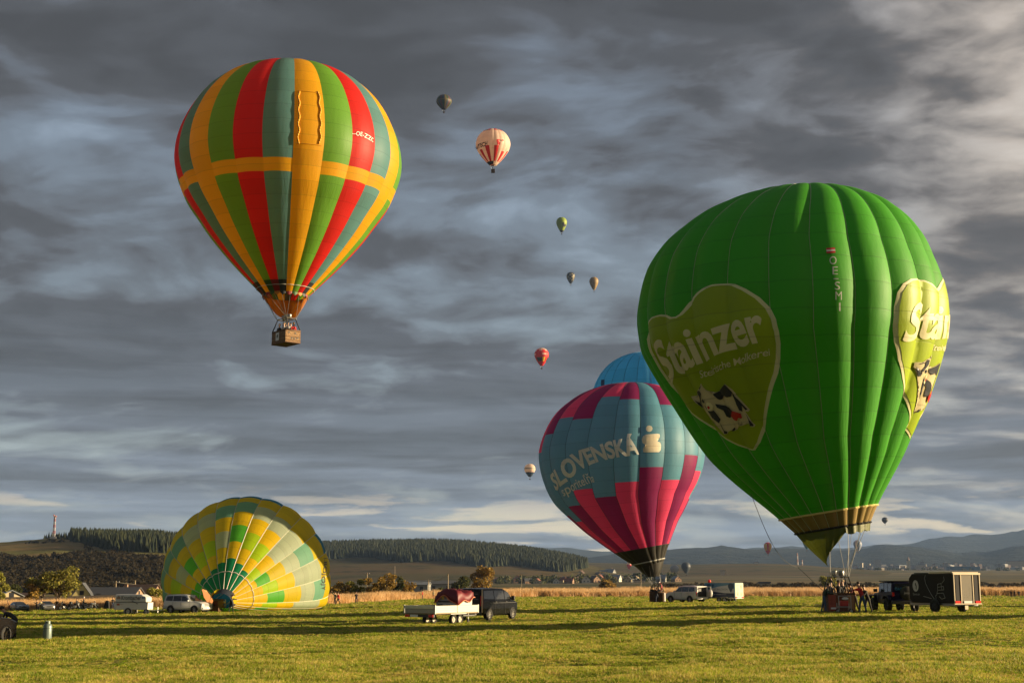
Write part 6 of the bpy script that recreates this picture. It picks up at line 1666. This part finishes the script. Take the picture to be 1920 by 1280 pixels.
# gas bottle
gb = thing('gas_bottle', 'grey green propane bottle standing alone in the grass at the left', 'gas bottle', foot(88, 56.5))
GBM = mat('grey_green_enamel', (.16, .21, .19), .38, .2, var=.10, vs=6)
MB().lathe([(.135, 0), (.165, .03), (.175, .07), (.175, .56), (.165, .62), (.13, .675), (.06, .70)], 28).build('cylinder', GBM, gb, smooth=True)
MB().lathe([(.11, -.02), (.115, .0), (.11, .03)], 20).build('foot_ring', GBM, gb)
MB().lathe([(.03, .68), (.035, .74), (.02, .76), (.03, .78)], 10).build('valve', mat('brass', (.55, .38, .15), .4, .8), gb, smooth=True)
MB().tube((-.06, 0, .755), (.06, 0, .755), .018, n=6).build('tap', BLACKP, gb)
for a0, a1 in ((.25, 1.35), (1.8, 2.9), (3.4, 4.5), (4.95, 6.05)):
    c = MB(); n = 6; vs = []
    for i in range(n + 1):
        a = lerp(a0, a1, i / n)
        for rr in (.100, .108):
            for z in (.66, .80): vs.append((rr * math.cos(a), rr * math.sin(a), z))
    fs = []
    for i in range(n):
        b = i * 4; fs += [(b, b + 4, b + 5, b + 1), (b + 2, b + 3, b + 7, b + 6), (b + 1, b + 5, b + 7, b + 3), (b, b + 2, b + 6, b + 4)]
    c.add(vs, fs + [(0, 1, 3, 2), (n * 4, n * 4 + 2, n * 4 + 3, n * 4 + 1)]).build('collar', GBM, gb)
MB().lathe([(.178, .50), (.179, .505), (.179, .51), (.178, .515)], 28).build('weld_band', mat('dark_weld', (.08, .10, .09), .5), gb)
# fan trolley before the big basket
tr = thing('fan_trolley', 'small wheeled metal trolley with a red fan motor, in front of the big basket', 'trolley', foot(1583, 81.0), R(4))
f = MB()
for x in (-.36, .36):
    f.tube((x, -.2, .15), (x, -.2, 1.0), .022, n=6); f.tube((x, .2, .15), (x, .2, .6), .022, n=6); f.tube((x, -.2, .38), (x, .2, .38), .022, n=6)
for z in (.38, 1.0): f.tube((-.36, -.2, z), (.36, -.2, z), .022, n=6)
f.build('frame', STEEL, tr)
for x in (-.40, .40): wheel(tr, x, -.05, .14, .07, 14, spokes=5).rotation_euler = (0, 0, 0)
MB().box((0, 0, .58), (.5, .3, .32)).build('motor', mat('engine_red', (.40, .02, .015), .4), tr, bevel=.05); MB().ball((.02, -.22, .86), (.2, .03, .08), 12, 6).build('white_badge', PLATE, tr)
# red propane cylinder set against the basket side
for dx, nm, lb in ((-.62, 'fuel_locker', 'orange brown panel bag strapped on the left end of the big basket'),):
    q = MB(root2.location); a = root2.location
    q.box((a.x - .56, a.y - .62, a.z + .60), (.44, .08, .92)); q.build('red_pad', mat('rust_red_pad', (.32, .07, .04), .7, var=.3, vs=6), root2, bevel=.03)
    q = MB(root2.location); q.box((a.x + .56, a.y - .62, a.z + .60), (.40, .08, .92)); q.build('tan_pad', mat('tan_leather_pad', (.34, .17, .07), .7, var=.2), root2, bevel=.03)
    q = MB(root2.location); q.box((a.x - .50, a.y - .67, a.z + .28), (.3, .02, .10)); q.build('white_label', PLATE, root2)

# ================================================================== people
P_ = person
b = root2.location
def pp(px, Y, rz, lb, tp, lg, pose='stand', **kw): return P_(foot(px, Y), rz, lb, tp, lg, pose, **kw)
pp(1546, 82.6, R(70), 'man in a dark green jacket with hand on the left end of the big basket', C_GRN, C_JEAN, 'lean', h=1.80)
pp(1555, 84.0, R(80), 'dark haired helper half behind the man in dark green', C_BLK, C_NAVY, 'stand', h=1.68)
P_(b + Vector((-.42, .1, .12)), R(-20), 'passenger in grey at the left inside the big basket', C_GRY, C_JEAN, 'stand', h=1.72)
P_(b + Vector((-.05, -.25, .12)), R(10), 'pilot in black in the middle of the big basket', C_BLK, C_BLK, 'arms_up', h=1.78)
P_(b + Vector((.28, .15, .12)), R(-60), 'passenger with dark jacket right of the pilot in the big basket', C_BLK, C_JEAN, 'stand', hair=HAIRB, h=1.80)
pp(1604, 83.3, R(-80), 'helper in dark red and black at the right end of the big basket', cloth('cloth_maroon', (.12, .02, .02)), C_BLK, 'lean', h=1.78)
pp(1618, 82.4, R(-75), 'man in a bright red jersey and jeans pushing the right end of the big basket', C_RED, C_JEAN, 'reach', h=1.85)
pp(1628, 83.4, R(-70), 'person in black shorts bending behind the man in the red jersey', C_BLK, C_BLK, 'lean', h=1.70)
b3_ = root3.location
P_(b3_ + Vector((.50, -.15, .55)), R(-95), 'person in a pink red top standing on the right edge of the bank balloon basket', C_PNK, C_GRY, 'arms_up', h=1.7)
for i, (x, y, tp, lb) in enumerate([(-.55, -.1, C_BLK, 'passenger in black at the left in the bank balloon basket'), (-.2, .15, C_BRN, 'passenger in brown second from left in the bank balloon basket'), (.1, -.2, C_BLK, 'pilot in dark clothes under the burner of the bank balloon'), (.25, .2, C_GRY, 'passenger in grey behind the pilot of the bank balloon')]):
    P_(b3_ + Vector((x, y, .12)), rnd.uniform(-1, 1), lb, tp, C_JEAN, 'stand', h=1.7)
P_(b3_ + Vector((-.1, -.75, 0)), PI, 'crew member in dark clothes holding the near side of the bank balloon basket', C_BLK, C_NAVY, 'lean', h=1.7)
pp(433, 138.5, R(160), 'silhouetted crew member holding the mouth of the lying balloon open', C_BLK, C_BLK, 'reach', h=1.8)
pp(634, 187, R(-60), 'woman in a red jacket walking beside the lying balloon', C_RED, C_BLK, 'walk', hair=HAIR)
pp(628, 192, R(-40), 'man in dark green stretching an arm out, left of the red jacket', C_GRN, C_BLK, 'arms_up')
pp(668, 200, R(10), 'person in dark clothes raising a camera before the reeds', C_BLK, C_NAVY, 'phone')
pp(792, 264, R(-90), 'person in a red jacket and dark trousers alone before the reeds', C_RED, C_NAVY, 'stand')
pp(813, 268, R(20), 'person in a long pale green coat left of the dark van', C_KHA, C_BRN, 'stand', cap=C_KHA)
pp(17, 205, R(-70), 'person in brown at the left of the grey blue saloon', C_BRN, C_BRN, 'lean', hair=HAIRB)
pp(68, 202, R(-80), 'person in black standing between the two saloons', C_BLK, C_BLK, 'phone')
pp(74, 204, R(70), 'person in beige bowing toward the silver saloon', C_KHA, C_KHA, 'lean', hair=HAIRB)
pp(106, 202, R(20), 'person in an open dark jacket and pale shirt right of the silver saloon', C_BLK, C_GRY, 'hips', hair=HAIRB)
pp(143, 206.5, R(-90), 'rider in black astride behind the dark motorcycle', C_BLK, C_BLK, 'stand', h=1.7)
pp(156, 202, R(-70), 'tall person in black with pale cap left of the white motorcycle', C_BLK, C_BLK, 'phone', h=1.9, cap=C_WHT)
pp(211, 202, R(30), 'person in dark clothes just left of the white trailer', C_BLK, C_NAVY, 'stand')
pp(27, 58.0, R(-90), 'person in black bending over the front of the black car at the left edge', C_BLK, C_BLK, 'bend', h=1.7)
for px, lb in ((1896, 'left one of three dark figures standing far off at the right'), (1903, 'middle one of three dark figures standing far off at the right'), (1911, 'right one of three dark figures standing far off at the right')):
    pp(px, 350, rnd.uniform(-1, 1), lb, rnd.choice([C_BLK, C_NAVY]), C_BLK, 'stand')

# ================================================================== buildings near and far
def wallm(n, c): return mat(n, c, .85, var=.06, vs=.8)
W1 = wallm('cream_plaster', (.52, .42, .26)); W2 = wallm('white_plaster', (.55, .52, .46)); W3 = wallm('brown_plaster', (.30, .19, .12)); W4 = wallm('grey_plaster', (.26, .26, .25)); WY = wallm('yellow_boards', (.60, .50, .22))
RF1 = mat('slate_roof', (.07, .075, .085), .7); RF2 = mat('brick_red_roof', (.20, .07, .045), .8); RF3 = mat('brown_roof', (.09, .055, .04), .8); RF4 = mat('sheet_roof', (.22, .24, .26), .5, .3)
WIN = mat('dark_window', (.03, .035, .045), .15); DOOR = mat('dark_door', (.05, .03, .02), .7)
def house(loc, rz, w, d, h, rh, wm, rm, label, name='house', group=None, wins=2, chim=True, door=True, cat='house', axis='x'):
    t = thing(name, label, cat, loc, rz, group)
    MB().prism([(-d / 2, -1.0), (d / 2, -1.0), (d / 2, h), (0, h + rh), (-d / 2, h)], -w / 2, w / 2, 'x').build('wall', wm, t)
    o_ = .35; r = MB()
    for s_ in (1, -1):
        k_ = rh / (d / 2); r.add([(-w / 2 - o_, s_ * (d / 2 + o_), h - k_ * o_ + .04), (w / 2 + o_, s_ * (d / 2 + o_), h - k_ * o_ + .04), (w / 2 + o_, 0, h + rh + .04), (-w / 2 - o_, 0, h + rh + .04),
               (-w / 2 - o_, s_ * (d / 2 + o_), h - k_ * o_ + .22), (w / 2 + o_, s_ * (d / 2 + o_), h - k_ * o_ + .22), (w / 2 + o_, 0, h + rh + .22), (-w / 2 - o_, 0, h + rh + .22)], [(0, 1, 2, 3), (7, 6, 5, 4), (0, 4, 5, 1), (1, 5, 6, 2), (3, 2, 6, 7), (0, 3, 7, 4)])
    ro = r.build('roof', rm, t)
    if chim: MB().box((w * .2, d * .1, h + rh + .1), (.6, .6, 1.4)).build('chimney', W3, ro)
    for i in range(wins):
        x = (i + .5) / wins * w - w / 2
        if not door or i: MB().box((x, -d / 2 - .02, h * .55), (min(1.2, w / wins * .5), .08, 1.2)).build('window', WIN, t)
    for s_ in (1, -1):
        for y in (-.22, .22): MB().box((s_ * (w / 2 + .02), y * d, h * .55), (.08, 1.1, 1.2)).build('window', WIN, t)
        MB().box((s_ * (w / 2 + .02), 0, h + rh * .3), (.08, .9, .9)).build('window', WIN, t)
    if door: MB().box((-w * .25 if wins > 1 else 0, -d / 2 - .03, 1.0), (1.0, .08, 2.1)).build('door', DOOR, t)
    return t
# farm at the left, behind the reeds
house(foot(14, 285), R(-58), 6.5, 4.6, 1.9, 1.1, W1, RF4, 'cream barn with a grey sheet roof and dark doorway at the far left', 'barn', 'farm buildings at the left', wins=2, chim=False, cat='barn')
house(foot(53, 290), R(-8), 4.4, 3.4, 1.9, .5, W1, RF3, 'low cream shed right of the barn', 'shed', 'farm buildings at the left', wins=1, chim=False, door=False, cat='shed')
house(foot(155, 300), R(-80), 5.0, 4.2, 1.5, 2.8, WY, RF1, 'house with a tall yellow triangular gable rising behind the fence', 'gabled_house', 'farm buildings at the left', wins=2, chim=False)
house(foot(216, 305), R(-4), 10.5, 6.5, 1.7, 1.5, W3, RF1, 'long low farmhouse with a slate grey roof behind the white trailer', 'farmhouse', 'farm buildings at the left', wins=5)
house(foot(264, 320), R(-6), 7.5, 6.0, 2.0, 1.8, W3, RF3, 'brown roofed farm building right of the long slate roofed one', 'farm_building', 'farm buildings at the left', wins=3, chim=False)
house(foot(176, 292), R(-4), 2.8, 2.5, 1.2, .3, W2, RF3, 'low shed with a bright pale front under the yellow gable', 'shed', 'farm buildings at the left', wins=1, chim=False, door=False, cat='shed')
house(foot(770, 520), R(-5), 14, 8, 2.6, 1.0, W4, RF4, 'pale grey roofed farm shed between the autumn trees and the utility poles', 'farm_shed', 'sheds behind the reeds', wins=3, chim=False)
house(foot(800, 540), R(3), 22, 9, 2.8, 1.2, W4, RF1, 'long dark farm shed behind the right utility poles', 'farm_shed', 'sheds behind the reeds', wins=4, chim=False)
# board fence behind the reeds
fn = thing('board_fence', 'dark board fence behind the reeds in front of the farm', 'fence', foot(100, 278))
a = foot(-40, 272); bq = foot(235, 286); n = 110; bd = MB(a * 0)
pm_ = bpy.data.meshes.new('board'); me_ = MB().box((0, 0, .9), (.32, .04, 1.9)).mesh('board', mat('dark_boards', (.030, .022, .016), .85))
for i in range(n):
    p = a.lerp(bq, i / n); o = bpy.data.objects.new('board', me_); COL.objects.link(o); o.parent = fn; o.location = Vector((p.x, p.y, ground(p.x, p.y) - .1)) - fn.location; o.rotation_euler.z = math.atan2(bq.y - a.y, bq.x - a.x)
# utility poles
def pole(px, Y, h, label, arm=True, wm=None):
    t = thing('utility_pole', label, 'utility pole', foot(px, Y), 0, 'utility poles')
    MB().tube((0, 0, -.5), (0, 0, h), .16, .11, 8).build('post', wm or mat('weathered_pole', (.34, .27, .18), .85), t)
    if arm:
        MB().box((0, 0, h - .4), (1.7, .12, .12)).build('crossarm', wm or mat('weathered_pole', (.34, .27, .18), .85), t)
        for x in (-.7, 0, .7): MB().tube((x, 0, h - .35), (x, 0, h - .1), .06, n=6).build('insulator', PLATE, t)
    return t
u1 = pole(803, 440, 4.4, 'pale wooden pole, the left one of the two left of the dark van'); u2 = pole(840, 430, 6.0, 'pale pole close behind the red covered load', arm=False)
pole(1202, 560, 6.2, 'thin pole standing left of the bank balloon basket', arm=False); pole(216, 330, 4.9, 'pole above the long slate roof at the left'); pole(252, 345, 4.9, 'pole above the brown roofed farm building', arm=False); pole(978, 900, 7.5, 'thin pole at the left end of the village', arm=False); pole(688, 460, 7.0, 'pole rising behind the autumn trees'); pole(740, 900, 14, 'thin mast on the field right of the autumn trees', arm=False)
w1 = MB(); p1 = u1.location + Vector((0, 0, 4.2)); p2 = u2.location + Vector((0, 0, 5.9))
for dz in (0, .35):
    w1.path([p1.lerp(p2, i / 8) + Vector((0, 0, dz * .0 - .5 * math.sin(PI * i / 8) - dz)) for i in range(9)], .05, 4)
q_ = foot(752, 455) + Vector((0, 0, 4.0)); w1.path([p1.lerp(q_, i / 8) - Vector((0, 0, .6 * math.sin(PI * i / 8))) for i in range(9)], .05, 4)
tag(w1.build('power_line', mat('pale_wire', (.4, .36, .28), .6)), 'sagging power line strung between the poles left of the dark van', 'power line')
w1 = MB(); pA = foot(160, 335) + Vector((0, 0, 4.4)); pB = foot(216, 330) + Vector((0, 0, 4.6)); pC = foot(330, 350) + Vector((0, 0, 4.6))
for A_, B_ in ((pA, pB), (pB, pC)): w1.path([A_.lerp(B_, i / 10) - Vector((0, 0, .7 * math.sin(PI * i / 10))) for i in range(11)], .018, 4)
tag(w1.build('power_line', mat('pale_wire', (.4, .36, .28), .6)), 'thin power line above the farm roofs at the left', 'power line')
# transmitter mast on the hill
Ym = 1545; xm = (109 - 960) / F * Ym; zm = HL.h(xm, Ym)
mt_ = thing('radio_mast', 'red and white lattice radio mast on top of the left hill', 'radio mast', (xm, Ym, zm - 1))
RW = [mat('mast_red', (.42, .16, .13), .5), mat('mast_white', (.55, .52, .50), .5)]
Hm = 27.0
for i in range(8):
    z0_, z1_ = Hm * i / 8, Hm * (i + 1) / 8; r0_, r1_ = lerp(1.7, .8, i / 8), lerp(1.7, .8, (i + 1) / 8); s_ = MB()
    for a in range(4):
        c0 = Vector((r0_ * math.cos(PI / 4 + a * PI / 2), r0_ * math.sin(PI / 4 + a * PI / 2), z0_)); c1 = Vector((r1_ * math.cos(PI / 4 + a * PI / 2), r1_ * math.sin(PI / 4 + a * PI / 2), z1_))
        d1 = Vector((r1_ * math.cos(PI / 4 + (a + 1) * PI / 2), r1_ * math.sin(PI / 4 + (a + 1) * PI / 2), z1_)); d0 = Vector((r0_ * math.cos(PI / 4 + (a + 1) * PI / 2), r0_ * math.sin(PI / 4 + (a + 1) * PI / 2), z0_))
        s_.tube(c0, c1, .25, n=4); s_.tube(c0, d1, .13, n=4); s_.tube(d0, c1, .13, n=4); s_.tube(c1, d1, .13, n=4)
    s_.build('mast_section', RW[i % 2], mt_)
for z, a in ((26, 0), (24, 2.2), (27, 4)): MB().ball((1.3 * math.cos(a), 1.3 * math.sin(a), z), (.8, .8, 1.1), 8, 6).build('antenna_drum', RW[0] if z > 25 else RW[1], mt_)
MB().box((0, -2.5, 1.8), (6, 4, 3)).build('equipment_hut', W2, mt_)
# two factory chimneys
def chimney(px, Y, base, top, label):
    x = (px - 960) / F * Y; z0_ = at(px, base, Y).z; z1_ = at(px, top, Y).z; H_ = z1_ - z0_
    t = thing('factory_chimney', label, 'chimney', (x, Y, z0_), 0, 'factory chimneys')
    for i in range(6):
        m = [mat('chimney_concrete', (.42, .38, .35), .8), mat('chimney_red', (.30, .18, .15), .8)][1 if i in (5, 3) else 0]
        MB().lathe([(lerp(3.0, 1.9, i / 6), H_ * i / 6), (lerp(3.0, 1.9, (i + 1) / 6), H_ * (i + 1) / 6)], 12).build('shaft_section', m, t, smooth=False)
chimney(1488.5, 4200, 1071, 1036, 'taller of the two factory chimneys beyond the plain'); chimney(1497, 4400, 1070, 1049, 'shorter factory chimney just right of the tall one')
# village houses
GV = 'houses of the village behind the reeds'
r4 = random.Random(21); vill = []
spec = [(1043, 1104, 1500, W2, RF3), (1020, 1100, 1700, W1, RF1), (1085, 1093, 1900, W1, RF2), (1090, 1083, 2100, W1, RF3), (1063, 1096, 1800, W4, RF1), (1099, 1104, 1500, W2, RF1), (1112, 1092, 1900, W1, RF1), (1122, 1085, 2100, W1, RF3), (1129, 1086, 2100, W2, RF3), (1125, 1095, 1750, W3, RF2),
        (1131, 1080, 2300, W4, RF4), (1144, 1080, 2300, W4, RF4), (1160, 1091, 1900, W1, RF1), (1148, 1101, 1600, W1, RF3), (1155, 1099, 1650, W2, RF4), (1190, 1093, 1800, W1, RF1), (1178, 1103, 1500, W1, RF1), (1188, 1100, 1550, W4, RF4), (1008, 1103, 1500, W1, RF2), (990, 1102, 1550, W3, RF1), (1075, 1100, 1600, W1, RF3),
        (1067, 1104, 1480, W3, RF2), (1115, 1101, 1560, W3, RF3), (1258, 1086, 2000, W1, RF3), (1240, 1101, 1500, W4, RF4), (1268, 1103, 1450, W3, RF4), (970, 1100, 1700, W3, RF2), (952, 1099, 1750, W1, RF2), (935, 1100, 1700, W3, RF3), (1005, 1096, 1850, W4, RF3), (1034, 1097, 1800, W3, RF3), (1057, 1101, 1580, W1, RF2)]
protos = {}
lblw = {W1.name: 'cream', W2.name: 'white', W3.name: 'brown', W4.name: 'grey'}; lblr = {RF1.name: 'slate roofed', RF2.name: 'red roofed', RF3.name: 'brown roofed', RF4.name: 'pale roofed'}
for i, (px, py, Y, wm, rm) in enumerate(spec):
    p = at(px, py, Y); key = (wm.name, rm.name); lb = f'small {lblw[wm.name]} {lblr[rm.name]} house of the village behind the reeds'
    gz = ground(p.x, p.y)
    s_ = r4.uniform(1.05, 1.45) * Y / 1900; rz_ = r4.choice([R(-75), R(-20), R(-60), R(-95), R(10)]) + r4.uniform(-.2, .2)
    loc = Vector((p.x, p.y, max(p.z, gz - .2)))
    if key not in protos: t = protos[key] = house(loc, rz_, r4.uniform(9, 12), 8, 3.4, 3.6, wm, rm, lb, 'village_house', 'village houses: ' + lblw[wm.name] + ' walls, ' + lblr[rm.name]); t.scale = (s_, s_, s_)
    else: t = dup(protos[key], loc, rz_, lb, None, (s_, s_, s_))
    # a low earth terrace carries the houses that stand higher up the slope
# factory halls and town blocks on the far plain
BLK = [wallm('block_white', (.42, .40, .38)), wallm('block_pink', (.40, .30, .26)), wallm('block_grey', (.28, .28, .29)), wallm('block_cream', (.45, .38, .27))]
def winwall(name, c):
    m = bpy.data.materials.new(name); m.use_nodes = True
    k = NT(m.node_tree); tcn = k.n('ShaderNodeTexCoord').outputs['Object']; sp = k.n('ShaderNodeSeparateXYZ', {0: tcn})
    h = k.n('ShaderNodeCombineXYZ', {0: k.m('ADD', sp.outputs[0], sp.outputs[1]), 1: sp.outputs[2], 2: 0.0}).outputs[0]
    br = k.n('ShaderNodeTexBrick', {'Vector': h, 'Scale': 1.0, 'Mortar Size': 0.75, 'Color1': (.06, .07, .08, 1), 'Color2': (.09, .09, .10, 1), 'Mortar': (*c, 1), 'Row Height': 3.0, 'Brick Width': 3.6}, offset=0.0)
    p = k.n('ShaderNodeBsdfPrincipled', {'Base Color': br.outputs[0], 'Roughness': .8}).outputs[0]; k.n('ShaderNodeOutputMaterial', {0: p}); return m
BW = [winwall('block_windows_white', (.42, .40, .38)), winwall('block_windows_pink', (.40, .30, .26)), winwall('block_windows_cream', (.46, .38, .27)), winwall('block_windows_grey', (.28, .28, .30))]
GT_ = 'blocks of the far town on the plain'
def block(px, py, Y, w, h, d, wm, rm, label, name='apartment_block', group=GT_, cat='building', rz=0):
    p = at(px, py, Y); t = thing(name, label, cat, (p.x, p.y, p.z - 3), rz, group)
    MB().box((0, 0, h / 2 + 1.5), (w, d, h + 3)).build('wall', wm, t); MB().box((0, 0, h + 3.4), (w + 1, d + 1, .8)).build('roof', rm, t)
    return t
blk = {}
for i in range(140):
    px = r4.choice([r4.uniform(1600, 1700), r4.uniform(1660, 1800), r4.uniform(1760, 1990), r4.uniform(1640, 1920)]); Y = r4.uniform(4300, 5000)
    py = interp([(1600, 1067), (1700, 1067), (1800, 1066), (1920, 1064)], px) + r4.uniform(-4.5, 2.5)
    tall = r4.random() < .28; h = r4.uniform(10, 17) if tall else r4.uniform(4, 8); w_b = r4.uniform(8, 12) if tall else r4.uniform(9, 26)
    j = r4.randrange(4); nm = ('tall ' if tall else 'low ') + ['white', 'pink', 'cream', 'grey'][j] + ' block of the far town, ' + ('left of the church tower' if px < 1704 else 'between the church tower and the blue hall' if px < 1775 else 'just over the blue hall' if px < 1840 else 'right of the blue hall')
    block(px, py, Y, w_b, h, 14, BW[j], RF1 if j % 2 else RF4, nm, group='far town: ' + nm, rz=r4.uniform(-.5, .5))
block(1645, 1067, 4250, 20, 30, 18, BW[0], RF4, 'tallest pale block of the far town, left of the church', 'tower_block', None)
t = block(1704, 1067, 4200, 9, 26, 9, BLK[3], RF3, 'sunlit church tower with a pointed top in the far town', 'church_tower', None, 'church'); MB().lathe([(5, 29), (3.4, 34), (.2, 42)], 4).build('spire', RF3, t)
block(1806, 1068, 4000, 88, 9, 30, mat('blue_hall_wall', (.05, .13, .20), .6), mat('blue_hall_roof', (.07, .16, .24), .6), 'long blue hall in the middle of the far town', 'blue_hall', None)
block(1905, 1060, 4600, 60, 14, 20, BW[2], RF2, 'long sunlit orange block at the right edge of the far town', 'long_block', None)
for i in range(46):
    px = r4.uniform(1290, 1600); Y = r4.uniform(3700, 4200); py = 1073 + r4.uniform(-3.5, 3); j = r4.randrange(4)
    nm = 'small ' + ['white', 'pink', 'grey', 'cream'][j] + ' factory district building, ' + ('far left of the chimneys' if px < 1400 else 'just left of the chimneys' if px < 1488 else 'right of the chimneys')
    block(px, py, Y, r4.uniform(10, 38), r4.uniform(4, 8), 12, BLK[j], RF1 if i % 3 else RF4, nm, 'low_building', 'factory district: ' + nm, rz=r4.uniform(-.5, .5))
block(1540, 1071, 3900, 130, 7, 30, BLK[0], RF4, 'very long pale factory hall right of the chimneys', 'factory_hall', None); block(1418, 1062, 4050, 8, 13, 8, BLK[0], RF2, 'small white chapel on the low hill left of the chimneys', 'chapel', None, 'church')
for px, py, Y, w_b, h, lb in ((1434, 1100, 700, 4.5, 1.9, 'small cream hut on the plain right of the printed trailer'), (1198, 1095, 1400, 11, 4, 'flat white building behind the thin pole'), (1240, 1091, 1500, 7, 5, 'small white hut right of the bank balloon skirt'), (1355, 1075, 2400, 9, 5, 'white hut on the field above the printed trailer')):
    block(px, py, Y, w_b, h, 4, BLK[3], RF1, lb, 'hut', None, 'hut')

# ================================================================== air

hb = MB(); hb.box((0, 7300, 320), (18200, 15700, 680)); ho = hb.mesh('haze', [], fixn=True)
hm_ = bpy.data.materials.new('haze'); hm_.use_nodes = True; k = NT(hm_.node_tree)
pv = k.n('ShaderNodeVolumePrincipled', {'Color': (.38, .58, 1.0, 1), 'Density': 3.2e-5, 'Anisotropy': 0.0}); o_ = k.n('ShaderNodeOutputMaterial'); k.t.links.new(pv.outputs[0], o_.inputs['Volume'])
ho.materials.append(hm_); hob = bpy.data.objects.new('haze', ho); COL.objects.link(hob); hob['kind'] = 'stuff'
